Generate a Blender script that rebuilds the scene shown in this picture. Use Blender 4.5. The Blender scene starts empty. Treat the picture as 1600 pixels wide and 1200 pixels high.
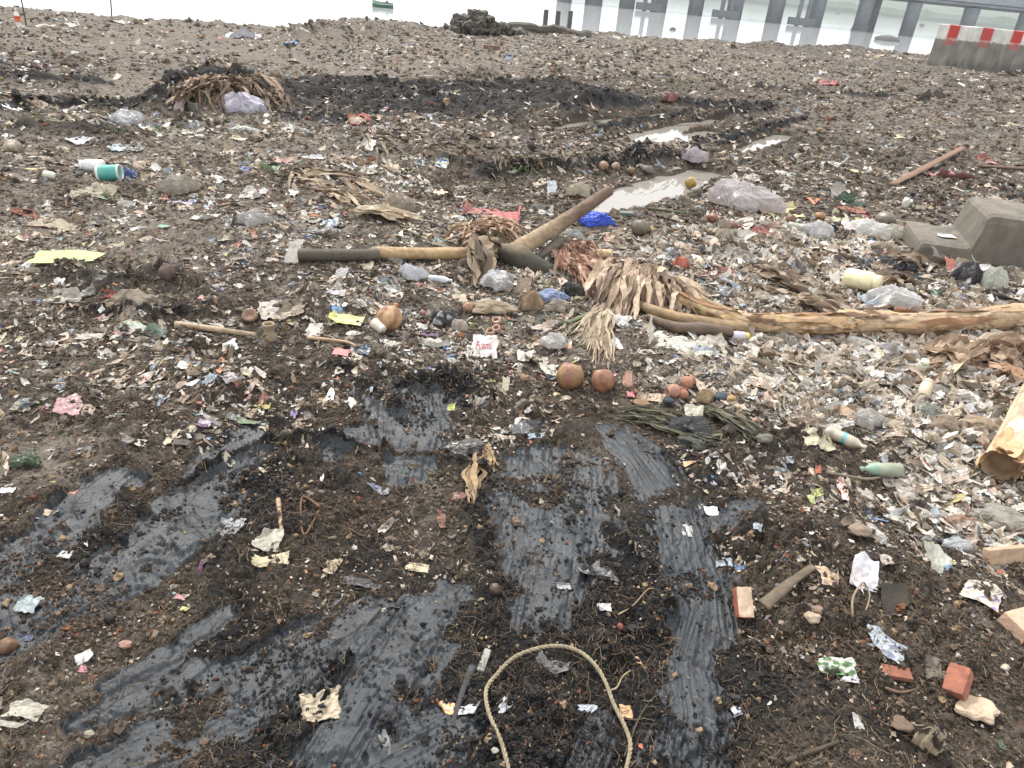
import bpy, math, numpy as np, random
from mathutils import Vector, Matrix
random.seed(7); rng = np.random.default_rng(11)
SC = bpy.context.scene; COL = SC.collection
R = math.radians
# ------------------------------------------------------------------ camera
EYE = 1.6; PITCH = R(29.0); ROLL = R(5.6); FPX = 1150.0
cF = np.array([0, math.cos(PITCH), -math.sin(PITCH)])
_R0 = np.array([1., 0, 0]); _U0 = np.array([0, math.sin(PITCH), math.cos(PITCH)])
cR = math.cos(ROLL)*_R0 + math.sin(ROLL)*_U0
cU = -math.sin(ROLL)*_R0 + math.cos(ROLL)*_U0
cam = bpy.data.cameras.new("camera"); camo = bpy.data.objects.new("camera", cam); COL.objects.link(camo)
camo.matrix_world = Matrix(((cR[0], cU[0], -cF[0], 0), (cR[1], cU[1], -cF[1], 0), (cR[2], cU[2], -cF[2], EYE), (0, 0, 0, 1)))
cam.sensor_width = 36; cam.lens = FPX/1600*36; cam.clip_start = .05; cam.clip_end = 5000
SC.camera = camo
# ------------------------------------------------------------------ light
SUN_EL, SUN_AZ = R(52), R(-28)          # azimuth from +Y (ahead), negative = left
SC.view_settings.view_transform = 'Standard'; SC.view_settings.look = 'None'
SC.view_settings.exposure = 0.88; SC.view_settings.gamma = 1
w = bpy.data.worlds.new("World"); SC.world = w; w.use_nodes = True
nt = w.node_tree; nt.nodes.clear()
out = nt.nodes.new('ShaderNodeOutputWorld'); bg = nt.nodes.new('ShaderNodeBackground'); bg.inputs[1].default_value = .1
sky = nt.nodes.new('ShaderNodeTexSky'); sky.sky_type = 'NISHITA'; sky.sun_disc = False
sky.sun_elevation = SUN_EL; sky.sun_rotation = SUN_AZ; sky.air_density = 1; sky.dust_density = 4
tc = nt.nodes.new('ShaderNodeTexCoord'); sp = nt.nodes.new('ShaderNodeSeparateXYZ'); nt.links.new(tc.outputs['Generated'], sp.inputs[0])
rp = nt.nodes.new('ShaderNodeValToRGB'); nt.links.new(sp.outputs[2], rp.inputs[0])      # overcast: milky, a little duller at the horizon
els = rp.color_ramp.elements; els[0].position = 0; els[0].color = (.41, .53, .66, 1); els[1].position = 1; els[1].color = (.97, .97, .97, 1)
for p_, c_ in ((.035, (.54, .64, .74, 1)), (.10, (.92, .93, .94, 1)), (.3, (.98, .975, .96, 1))):
    e = els.new(p_); e.color = c_
mu = nt.nodes.new('ShaderNodeVectorMath'); mu.operation = 'SCALE'; mu.inputs['Scale'].default_value = 10.5
nt.links.new(rp.outputs[0], mu.inputs[0])
mx = nt.nodes.new('ShaderNodeMix'); mx.data_type = 'RGBA'; mx.inputs[0].default_value = .85
nt.links.new(sky.outputs[0], mx.inputs[6]); nt.links.new(mu.outputs[0], mx.inputs[7])
nt.links.new(mx.outputs[2], bg.inputs[0]); nt.links.new(bg.outputs[0], out.inputs[0])
sl = bpy.data.lights.new("sun", 'SUN'); sl.energy = 2.3; sl.angle = R(8); sl.color = (1, .96, .9)
so = bpy.data.objects.new("sun", sl); COL.objects.link(so)
sd = Vector((math.sin(SUN_AZ)*math.cos(SUN_EL), math.cos(SUN_AZ)*math.cos(SUN_EL), math.sin(SUN_EL)))
so.rotation_euler = sd.to_track_quat('Z', 'Y').to_euler(); so.location = (0, 0, 50)
# ------------------------------------------------------------------ pixel <-> ground
def ray(px, py):
    px = np.asarray(px, float); py = np.asarray(py, float)
    d = cF[None]*FPX + (px.reshape(-1)-800)[:, None]*cR[None] - (py.reshape(-1)-600)[:, None]*cU[None]
    return d/FPX                                     # depth-1 rays
def plane(px, py, z=0.):
    d = ray(px, py); t = (z-EYE)/np.minimum(d[:, 2], -1e-4); return d*t[:, None]+np.array([0, 0, EYE]), t
def W(px, py, z=0.):
    p, t = plane(px, py, z); return p[0, :2]
def proj(P):
    P = np.atleast_2d(P)-np.array([0, 0, EYE]); z = P@cF; return 800+FPX*(P@cR)/z, 600-FPX*(P@cU)/z, z
# ------------------------------------------------------------------ noise
def _h(ix, iy, s):
    ix = ix.astype(np.int64) & 0xffffffff; iy = iy.astype(np.int64) & 0xffffffff
    v = (ix*374761393 + iy*668265263 + s*2246822519) & 0xffffffff
    v = ((v ^ (v >> 13))*1274126177) & 0xffffffff
    v = ((v ^ (v >> 16))*2654435761) & 0xffffffff
    return (v ^ (v >> 15)) & 0xffffffff
_ga = np.linspace(0, 2*np.pi, 257)[:-1]; _gx = np.cos(_ga); _gy = np.sin(_ga)
def pn(x, y, s=0):
    x = np.asarray(x, float); y = np.asarray(y, float)
    xi = np.floor(x); yi = np.floor(y); fx = x-xi; fy = y-yi
    xi = xi.astype(np.int64); yi = yi.astype(np.int64)
    u = fx*fx*fx*(fx*(fx*6-15)+10); v = fy*fy*fy*(fy*(fy*6-15)+10)
    def g(dx, dy):
        k = _h(xi+dx, yi+dy, s) & 255; return _gx[k]*(fx-dx)+_gy[k]*(fy-dy)
    a = g(0, 0); a += u*(g(1, 0)-a); b = g(0, 1); b += u*(g(1, 1)-b)
    return (a+v*(b-a))*1.5
def fbm(x, y, s=0, o=4, l=2.1, g=.5):
    t = 0; a = 1.
    for k in range(o): t = t+a*pn(x, y, s+k*17); x = x*l+3.1; y = y*l+1.7; a *= g
    return t
def lumps(x, y, cell, s, prob=.8, rmin=.25, rmax=.62, flat=.8):
    wx = x/cell+.35*pn(x/cell*1.7, y/cell*1.7, s+5); wy = y/cell+.35*pn(x/cell*1.7+9, y/cell*1.7, s+6)
    xi = np.floor(wx).astype(np.int64); yi = np.floor(wy).astype(np.int64); h = np.zeros_like(wx)
    for dx in (-1, 0, 1):
        for dy in (-1, 0, 1):
            k = _h(xi+dx, yi+dy, s); r1 = (k & 1023)/1023.; r2 = ((k >> 10) & 1023)/1023.; r3 = ((k >> 20) & 1023)/1023.; r4 = (_h(xi+dx, yi+dy, s+1) & 1023)/1023.
            rad = np.where(r4 < prob, rmin+(rmax-rmin)*r3*r3, 0); d2 = (wx-xi-dx-r1)**2+(wy-yi-dy-r2)**2
            h = np.maximum(h, np.sqrt(np.maximum(rad*rad-d2, 0)))
    return h*cell*flat
def ss(a, b, x):
    t = np.clip((x-a)/(b-a), 0, 1); return t*t*(3-2*t)
# ------------------------------------------------------------------ what the ground is made of, where
# control points: photo px, black, dry, litter, rough
CP = np.array([
 (60,40,.1,.75,.25,.4),(300,70,.0,.9,.3,.3),(520,100,.0,.8,.4,.4),(700,90,.0,.75,.7,.5),(1000,100,.0,.7,.8,.5),(1300,120,.05,.65,.8,.5),(1560,150,.1,.5,.6,.6),
 (60,110,.3,.5,.5,.6),(200,130,.0,.75,.5,.4),(100,200,.3,.45,.6,.7),(330,215,.1,.6,.8,.6),(600,150,.85,.2,.3,1),(800,150,.7,.3,.4,1),(1050,150,.3,.5,.5,.8),(700,230,.2,.5,.8,.7),
 (950,200,.5,.3,.4,1),(1150,200,.5,.35,.5,.9),(1350,200,.2,.5,.8,.7),(1550,220,.2,.5,.8,.7),
 (60,300,.1,.6,.7,.6),(300,300,.1,.55,.85,.6),(550,290,.15,.5,.85,.7),(800,270,.5,.3,.5,.9),(950,330,.2,.45,.7,.7),(1200,300,.3,.35,.7,.7),(1450,290,.4,.3,.6,.7),
 (60,370,.05,.75,.6,.35),(250,380,.05,.75,.45,.3),(500,370,.1,.55,.8,.5),(700,370,.15,.5,.75,.6),(1000,400,.1,.5,1,.5),(1200,400,.1,.5,1.1,.5),(1400,400,.2,.4,1,.5),(1560,440,.1,.5,1,.5),
 (80,450,.4,.4,.45,.8),(250,460,.3,.4,.5,.8),(420,440,.3,.4,.6,.8),(600,460,.25,.4,.8,.7),(780,480,.2,.5,.85,.6),(1000,560,.1,.6,.8,.5),(1200,560,.1,.6,1,.4),(1450,570,.1,.6,1.2,.4),
 (60,540,.3,.4,.4,.8),(300,540,.35,.35,.5,.8),(550,540,.25,.4,.55,.7),(700,570,.3,.35,.6,.8),(860,610,.3,.4,.5,.7),
 (80,620,.25,.45,.2,.7),(250,620,.25,.4,.2,.7),(450,620,.4,.35,.25,.9),(700,620,.85,.15,.2,1),(900,660,.4,.35,.25,.8),(1050,650,.3,.4,.6,.6),(1250,640,.1,.5,1.2,.4),(1500,660,.05,.6,1.4,.4),
 (60,700,.1,.7,.15,.35),(200,720,.3,.4,.2,.8),(400,690,.55,.3,.2,.7),(550,720,.4,.4,.2,.8),(750,700,.4,.35,.3,.8),(870,700,.3,.3,.2,1),(1050,720,.5,.3,.2,.8),(1200,720,.35,.25,.3,1),(1350,740,.3,.3,.7,.8),(1500,800,.1,.5,1.3,.5),
 (60,800,.35,.4,.12,.7),(200,830,.65,.2,.12,.9),(400,800,.7,.2,.15,.9),(560,830,.45,.35,.2,1),(680,800,.3,.5,.15,1),(760,850,.5,.3,.15,1),(900,800,.7,.2,.1,.8),(1050,850,.85,.1,.1,.8),(1200,850,.4,.3,.25,1),(1350,880,.35,.3,.3,1),(1520,880,.3,.35,.7,.8),
 (50,930,.5,.35,.1,.7),(250,920,.4,.45,.12,.9),(450,900,.45,.45,.12,1),(600,900,.55,.3,.15,1),(760,930,.7,.2,.15,1),(950,950,.95,.05,.1,1),(1120,1000,.85,.1,.1,.9),(1250,980,.3,.35,.25,1),(1420,980,.25,.35,.25,1),(1570,1000,.2,.45,.2,.7),
 (40,1080,.2,.6,.12,.6),(200,980,.35,.5,.12,.9),(350,1000,.7,.25,.1,.9),(500,1080,.85,.1,.08,.8),(680,1060,.85,.1,.15,1),(850,1080,.85,.15,.15,1),(1000,1080,.95,.05,.1,1),(1150,1080,.8,.15,.12,.9),(1300,1100,.4,.35,.25,.9),(1480,1150,.35,.35,.2,.9),
 (60,1180,.2,.6,.12,.6),(250,1180,.5,.4,.1,.9),(400,1150,.6,.3,.08,.9),(620,1180,.8,.15,.1,.8),(850,1180,.9,.1,.1,1),(1050,1180,.9,.1,.1,.8),(1200,1180,.5,.3,.15,.8),(1400,1190,.45,.3,.15,.8),(1580,1190,.3,.35,.15,.8)], float)
CP[:, 2] *= np.where((CP[:, 1] > 180) & (CP[:, 1] < 600), .6, 1); CP[:, 3] += .10*((CP[:, 1] > 180) & (CP[:, 1] < 620)); _p, _ = plane(CP[:, 0], CP[:, 1]); CPT = np.arctan2(_p[:, 0], _p[:, 1]); CPR = np.log(np.hypot(_p[:, 0], _p[:, 1]))
def zones(x, y):
    x = np.asarray(x, float); y = np.asarray(y, float)
    th = np.arctan2(x, y); lr = np.log(np.maximum(np.hypot(x, y), .6))
    th = th+.04*pn(x*1.3, y*1.3, 71); lr = lr+.06*pn(x*1.1, y*1.1, 72)
    ws = 0; acc = [0, 0, 0, 0]
    for i in range(len(CP)):
        q = 1/(((th-CPT[i])*1.0)**2+((lr-CPR[i])*.9)**2+.0012)**2
        ws = ws+q
        for k in range(4): acc[k] = acc[k]+q*CP[i, 2+k]
    return [a/ws for a in acc]
# strokes drawn by the machine's bucket and tracks: (points, half-widths) in photo px on the ground
SM = [
 ([(868,742),(868,800),(862,860),(852,900),(842,958)],[66,66,62,52,34]),
 ([(960,670),(1010,725),(1050,780),(1072,840),(1088,900),(1098,960),(1085,1015)],[22,34,38,34,42,42,22]),
 ([(1080,1050),(1090,1130),(1075,1210)],[26,36,46]),
 ([(645,632),(650,690),(635,742)],[52,40,26]),
 ([(705,925),(640,990),(590,1070),(540,1150),(500,1215)],[24,48,52,44,50]),
 ([(575,968),(470,1020),(390,1085),(300,1135),(210,1180),(120,1225)],[34,50,50,42,40,36]),
 ([(352,955),(292,1000)],[14,18]),([(306,1045),(255,1088)],[16,14]),([(258,1030),(170,1078)],[20,16]),([(240,1080),(120,1140)],[26,18]),
 ([(335,765),(260,850),(170,920),(80,975),(-10,1045)],[42,46,42,30,26]),
 ([(400,690),(335,735),(290,775)],[26,30,24]),
 ([(180,755),(110,825),(25,885)],[28,36,30]),([(-5,890),(8,965)],[26,26]),
 ([(700,1160),(620,1205)],[40,50]),([(792,765),(762,835)],[14,20]),([(560,680),(520,700)],[20,20]),
 ([(1170,790),(1130,820)],[20,18]),([(930,1140),(905,1210)],[22,30])]
def seg_field(x, y, pts, hw):
    """distance / half-width to a polyline, with arc length and signed offset"""
    best = np.full(x.shape, 1e9); bs = np.zeros_like(x); bo = np.zeros_like(x); L = 0.
    for i in range(len(pts)-1):
        ax, ay = pts[i]; bx, by = pts[i+1]; dx, dy = bx-ax, by-ay; l = math.hypot(dx, dy)+1e-9
        t = np.clip(((x-ax)*dx+(y-ay)*dy)/(l*l), 0, 1)
        ex = x-ax-t*dx; ey = y-ay-t*dy; d = np.hypot(ex, ey)/(hw[i]+(hw[i+1]-hw[i])*t)
        m = d < best; best = np.where(m, d, best); bs = np.where(m, L+t*l, bs); bo = np.where(m, (ex*dy-ey*dx)/l, bo); L += l
    return best, bs, bo
def to_world(pts, hws, vert=False):
    o = []; h = []
    for (px, py), q in zip(pts, hws):
        P, t = plane(px, py); o.append(tuple(P[0, :2])); s = t[0]/FPX*q
        if vert: s /= EYE/np.linalg.norm(P[0]-np.array([0, 0, EYE]))
        h.append(s)
    return o, h
SMW = [to_world(*s) for s in SM]
# berms (+) and ruts (-): pts px, half-widths in metres, height m, blackness
BE = [
 ([(760,276),(850,266),(960,258),(1085,244)],[.12,.14,.17,.15],.12,.9),
 ([(740,262),(640,240)],[.12,.12],.06,.5),
 ([(450,150),(560,160),(700,168),(820,160),(930,150)],[.4,.5,.5,.5,.4],.06,.72),
 ([(560,136),(700,142),(860,134),(960,150)],[.2,.25,.25,.2],.09,.8),
 ([(870,180),(930,171),(1000,168)],[.2,.2,.2],.10,.9),([(1125,186),(1160,178),(1200,172)],[.14,.16,.14],.11,1.),([(940,205),(1010,190),(1080,179)],[.08,.1,.1],.05,1.),
 ([(1010,236),(1080,224),(1140,212)],[.08,.08,.08],.02,.9),([(1120,226),(1200,202),(1250,190)],[.1,.1,.1],.05,.8),
 ([(470,185),(560,192)],[.3,.3],.08,.8),([(900,170),(1040,160),(1180,170)],[.2,.2,.2],.1,.7),
 ([(1180,140),(1260,146),(1390,150)],[.3,.3,.3],.1,.6),([(1060,165),(1160,178)],[.2,.2],.12,.8),
 ([(0,128),(140,134)],[.25,.25],.08,.9),([(0,180),(60,170),(230,176)],[.2,.2,.25],.08,.8),([(40,205),(200,215)],[.2,.25],.07,.5),
 ([(90,447),(180,455),(270,445)],[.06,.09,.08],.04,.55),([(230,435),(300,452),(340,480)],[.06,.09,.06],.04,.4),([(120,500),(250,505),(330,500)],[.06,.07,.06],.04,.6),
 ([(500,575),(600,585),(700,600)],[.05,.05,.05],.03,.6),([(620,610),(690,605),(760,620)],[.05,.07,.05],.05,1.),
 ([(280,760),(400,700),(470,690),(560,702),(600,712)],[.02,.022,.02,.02,.015],.028,.8),
 ([(600,712),(700,720),(760,735)],[.02,.03,.02],.02,.6),
 ([(1110,720),(1250,700),(1330,740)],[.07,.12,.1],.04,.3),([(1180,840),(1300,870),(1420,900)],[.1,.12,.1],.04,.3),
 ([(950,830),(1010,880),(1040,960)],[.04,.04,.04],.03,1.),([(740,770),(760,870),(770,960)],[.05,.05,.05],.03,.7),([(620,650),(560,600)],[.05,.05],.03,.8),
 ([(270,178),(335,150),(400,160)],[.3,.5,.35],.30,.75),([(1250,100),(1400,110)],[.8,.8],.15,.1),
 ([(470,60),(520,50),(570,55)],[.6,.9,.6],.3,.2),([(640,32),(690,34)],[.4,.5],.3,.3),([(1180,78),(1250,84),(1330,80)],[.6,.9,.7],.25,.2),([(840,38),(900,36),(950,48)],[.6,1.1,.6],.5,.4),
]
BEW = [([tuple(W(*p)) for p in b[0]], b[1], b[2], b[3]) for b in BE]
PU = [   # puddles: px points, vertical half-width px, surface level
 ([(925,322),(985,305),(1040,285),(1098,266)],[8,14,12,9]),([(925,227),(1000,208),(1060,196),(1122,184)],[3.5,4.5,4.5,3]),
 ([(1010,220),(1060,212),(1112,202)],[4,5,3]),([(1145,239),(1190,222),(1228,208)],[3,4,3]),([(872,198),(920,190),(960,184)],[4,5,4]),([(1010,182),(1050,176)],[3,4]),
 ([(900,336),(940,330)],[5,6])]
PUW = [to_world(a, b, True) for a, b in PU]; PUZ = -.042
def crest_r():
    pts = [(-500,-60),(0,9),(56,14),(122,21),(174,25),(225,30),(300,35),(350,38),(420,42),(475,45),(500,36),(550,30),(600,33),(640,36),(690,42),(750,46),(850,50),(930,50),(950,52),(1000,57),(1040,60),(1090,60),(1150,66),(1200,73),(1260,78),(1310,77),(1370,76),(1400,80),(1440,84),(1500,84),(1700,98),(2200,140)]
    P, _ = plane([p[0] for p in pts], [p[1] for p in pts]); return np.arctan2(P[:, 0], P[:, 1]), np.minimum(np.hypot(P[:, 0], P[:, 1]), 60)
CT, CRr = crest_r(); CRr[0] = 17; CRr[-1] = 45
WATER_Z = -2.4
# ------------------------------------------------------------------ the ground grid (polar, finer near the photographer's feet)
half = R(56); dth = .0021
core = np.arange(-half, half+dth, dth); wide = np.linspace(half+.03, 2*np.pi-half-.03, 60)
TH = np.concatenate([core, wide]); LR = np.arange(math.log(.55), math.log(75.), .0031); NT, NR = len(TH), len(LR)
g_th, g_lr = np.meshgrid(TH, LR); g_r = np.exp(g_lr); GX = g_r*np.sin(g_th); GY = g_r*np.cos(g_th)
def ground():
    x = GX.ravel(); y = GY.ravel(); r = g_r.ravel(); n = len(x); th = g_th.ravel()
    # zones on a coarser grid, then stretched
    si = np.arange(0, NR, 6); si[-1] = NR-1; sj = np.unique(np.append(np.arange(0, NT, 6), NT-1))
    zc = zones(GX[np.ix_(si, sj)], GY[np.ix_(si, sj)])
    def up(a):
        b = np.stack([np.interp(np.arange(NT), sj, a[i]) for i in range(len(si))])
        c = np.empty((NR, NT)); fi = np.interp(np.arange(NR), si, np.arange(len(si))); i0 = np.floor(fi).astype(int); i1 = np.minimum(i0+1, len(si)-1); f = (fi-i0)[:, None]
        return (b[i0]*(1-f)+b[i1]*f).ravel()
    black, dry, lit, rough = [up(a) for a in zc]
    base = .045*pn(x*.33, y*.33, 1)+.03*pn(x*.9, y*.9, 2)*ss(1.2, 4, r)+.02*pn(x*2.3, y*2.3, 3)+.012*pn(x*5, y*5, 4)
    base += ss(6, 20, r)*(.12*pn(x*.25, y*.25, 8)+.06*fbm(x*.8, y*.8, 9, 3))
    # smears
    sm = np.zeros(n); sh = np.zeros(n); near = np.where(r < 5.5)[0]; xn, yn = x[near], y[near]
    e1 = fbm(xn*14, yn*14, 21, 4); s_ = np.zeros(len(near)); h_ = np.zeros(len(near))
    for k, (p, hw) in enumerate(SMW):
        d, s, o = seg_field(xn, yn, p, [q*1.22 for q in hw])
        v = 1-d+.42*e1+.34*pn(o*60, s*5, 30+k)+.3*fbm(xn*2.6, yn*2.6, 180+k, 2); m = ss(-.22, -.08, v)
        amp = .35+1.3*ss(-.3, .5, pn(s*3, o*9, 160+k)); strr = 1.15*amp*(.0026*pn(o*75+1.5*pn(s*1.5, o*3, 62+k), s*2.0, 31+k)+.0022*pn(o*24+.6*pn(s*2, o*2, 61+k), s*1.6, 60+k)+.0026*pn(o*190, s*7, 90+k))
        tear = np.minimum(0, pn(s*9+.8*pn(o*8, s*4, 5), o*3.5, 130+k)+.28)*.05*ss(-.2, .5, pn(s*2.2, o*2, 140+k))
        lip = .010*ss(.0, .5, v)
        wq = .35*pn(s*11, o*11, 170+k); wq = wq+.25*fbm(s*30, o*30, 175+k, 3); gate = ss(-.05, .45, pn(s*1.4, o*1.4, 176+k)); plate = gate*(.011*ss(-.05, .05, pn(s*4.6+wq, o*2.0+wq, 171+k))+.006*ss(-.04, .04, pn(s*9+wq*2, o*4, 172+k))); crk = -.010*ss(.07, .0, np.abs(pn(s*5+wq, o*2.6, 173+k)))*ss(-.1, .3, pn(s*1.8, o*1.8, 174+k))
        hh = lip+strr+tear*.8+plate+crk
        h_ = np.where(m > s_, hh, h_); s_ = np.maximum(s_, m)
    # torn-out holes inside the smears
    hole = ss(.44, .64, fbm(xn*4, yn*4, 77, 4)+.3*fbm(xn*19, yn*19, 78, 3)); s_ *= 1-.9*hole
    sm[near] = s_; sh[near] = h_
    # berms
    bh = np.zeros(n)
    for k, (p, hw, ht, bk) in enumerate(BEW):
        cx, cy = np.mean([q[0] for q in p]), np.mean([q[1] for q in p]); ext = max(math.hypot(q[0]-cx, q[1]-cy) for q in p)+3.5*max(hw)
        ii = np.where((np.abs(x-cx) < ext) & (np.abs(y-cy) < ext))[0]
        if not len(ii): continue
        d, s, o = seg_field(x[ii], y[ii], p, hw); wn = fbm(x[ii]*5, y[ii]*5, 200+k, 4)
        g = np.exp(-(d*(1+.2*wn))**2*1.1); bh[ii] += ht*g*(.85+.30*wn)+.035*g*np.abs(fbm(x[ii]*14, y[ii]*14, 230+k, 3)); black[ii] = np.maximum(black[ii], bk*np.minimum(1, 1.3*g)); sm[ii] *= 1-.8*ss(.3, .8, g)
        rough[ii] = np.maximum(rough[ii], .9*g); lit[ii] *= 1-.6*g*(ht < .3)
    # puddles
    pw = np.zeros(n)
    for k, (p, hw) in enumerate(PUW):
        cx, cy = np.mean([q[0] for q in p]), np.mean([q[1] for q in p]); ext = max(math.hypot(q[0]-cx, q[1]-cy) for q in p)+4*max(hw)
        ii = np.where((np.abs(x-cx) < ext) & (np.abs(y-cy) < ext))[0]
        d, s, o = seg_field(x[ii], y[ii], p, hw); q = ss(1.25, .75, d*1.35+.25*pn(x[ii]*3, y[ii]*3, 300+k)+.15*pn(x[ii]*9, y[ii]*9, 301))
        pw[ii] = np.maximum(pw[ii], q)
    far = ss(3, 14, r)
    # crumbs and clods at four sizes
    am = rough*(1-sm); cl = np.zeros(n)
    patch = ss(-.35, .35, fbm(x*1.7, y*1.7, 41, 3))*.75+.25
    def add(cell, s, rmax, a, **k):
        ii = np.where(r < rmax)[0]; f = ss(rmax, rmax*.75, r[ii]); cl[ii] += a*f*lumps(x[ii], y[ii], cell, s, **k)*am[ii]*patch[ii]
    add(.45, 400, 80, .35, prob=.45); add(.16, 401, 30, .6, prob=.5); add(.07, 402, 14, .95, prob=.6); add(.032, 403, 8, 1.3, prob=.75); add(.015, 404, 3.6, .9, prob=.8); add(.0085, 405, 2.3, .8, prob=.8)
    fine = (.010*fbm(x*11, y*11, 51, 3)+.004*pn(x*60, y*60, 55))*(1-sm)*(.35+.65*rough)
    fine += far*.05*np.abs(fbm(x*2.6, y*2.6, 57, 4))*rough
    crumbs = np.zeros(n)
    ii = np.where(r < 3.6)[0]; crumbs[ii] = lumps(x[ii], y[ii], .03, 410, prob=.16, rmin=.1, rmax=.4)*sm[ii]*.7*ss(.0, .5, fbm(x[ii]*4, y[ii]*4, 411, 2))
    H = base+bh+cl+fine+sh*sm*1.0+crumbs-.004*(1-sm)*0
    H = H*(1-pw)+pw*(PUZ-.05)
    # the bank down to the river
    rc = np.interp(((th+np.pi) % (2*np.pi))-np.pi, CT, CRr)+.5*pn(th*40, r*0, 61)+.25*pn(th*160, r*0, 62)
    over = np.maximum(0, r-rc); H -= np.minimum(over*.42, 4.2)*1.0
    c2 = cl.reshape(NR, NT)
    for ax in (0, 1):
        cs = np.cumsum(np.pad(c2, [(5, 4), (0, 0)] if ax == 0 else [(0, 0), (5, 4)], 'edge'), axis=ax); c2 = (cs[9:]-cs[:-9])/9. if ax == 0 else (cs[:, 9:]-cs[:, :-9])/9.
        c2 = np.concatenate([c2[:1], c2]) if ax == 0 and c2.shape[0] < NR else (np.concatenate([c2[:, :1], c2], 1) if ax == 1 and c2.shape[1] < NT else c2)
    soft = base+bh+1.15*c2.ravel()
    soft = soft*(1-pw)+pw*PUZ-np.minimum(over*.42, 4.2)
    return H, soft, sm, black, dry, lit, rough, pw, over
HH, SOFT, SMK, BLK, DRY, LIT, RGH, PWT, OVR = ground()
def sample(a, x, y):
    a = a.reshape(NR, NT); x = np.asarray(x, float); y = np.asarray(y, float)
    th = np.arctan2(x, y); fj = np.interp(th, TH[:len(core)], np.arange(len(core))); fi = np.clip((np.log(np.maximum(np.hypot(x, y), .56))-LR[0])/.0031, 0, NR-1.001)
    i = np.floor(fi).astype(int); j = np.minimum(np.floor(fj).astype(int), NT-2); u = fi-i; v = fj-j
    return (a[i, j]*(1-u)+a[i+1, j]*u)*(1-v)+(a[i, j+1]*(1-u)+a[i+1, j+1]*u)*v
def gz(x, y): return sample(SOFT, x, y)
def hit(px, py, lift=0.):
    """the ground point seen at a photo pixel"""
    z = 0.
    for _ in range(6):
        P, t = plane(px, py, z+lift); z = .5*z+.5*float(gz(P[0, 0], P[0, 1]))
    P, t = plane(px, py, z+lift); return np.array([P[0, 0], P[0, 1], z]), t[0]
# ------------------------------------------------------------------ mesh and material helpers
def s2l(c):
    c = np.asarray(c, float)/255.; return np.where(c <= .04045, c/12.92, ((c+.055)/1.055)**2.4)
def mesh(name, V, F, mat, col=None, smooth=False, parent=None, loc=None, attrs=None, midx=None):
    V = np.asarray(V, np.float32); F = np.asarray(F, np.int32); k = F.shape[1]
    me = bpy.data.meshes.new(name)
    if loc is not None: V = V-np.asarray(loc, np.float32)
    me.vertices.add(len(V)); me.vertices.foreach_set('co', V.ravel())
    me.loops.add(F.size); me.loops.foreach_set('vertex_index', F.ravel())
    me.polygons.add(len(F)); me.polygons.foreach_set('loop_start', np.arange(0, F.size, k, dtype=np.int32)); me.polygons.foreach_set('loop_total', np.full(len(F), k, np.int32))
    me.polygons.foreach_set('use_smooth', np.full(len(F), smooth))
    if col is not None:
        col = np.asarray(col, np.float32)
        if col.ndim == 1: col = np.tile(col, (len(V), 1))
        a = me.color_attributes.new('Col', 'FLOAT_COLOR', 'POINT'); a.data.foreach_set('color', np.c_[col[:, :3], np.ones(len(V))].astype(np.float32).ravel())
    for kx, v in (attrs or {}).items():
        a = me.attributes.new(kx, 'FLOAT', 'POINT'); a.data.foreach_set('value', np.asarray(v, np.float32))
    me.update(calc_edges=True)
    if mat is not None: me.materials.append(mat)
    o = bpy.data.objects.new(name, me); COL.objects.link(o)
    if loc is not None: o.location = [float(q) for q in loc]
    if parent is not None:
        o.parent = parent; o.location = (Vector(o.location)-parent.location) if loc is not None else (-parent.location)
    return o
def empty(name, loc):
    o = bpy.data.objects.new(name, None); COL.objects.link(o); o.location = [float(q) for q in loc]; o.empty_display_size = .05; return o
def tag(o, label, cat, group=None):
    o['label'] = label; o['category'] = cat
    if group: o['group'] = group
    return o
def kind(o, k): o['kind'] = k; return o
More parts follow.
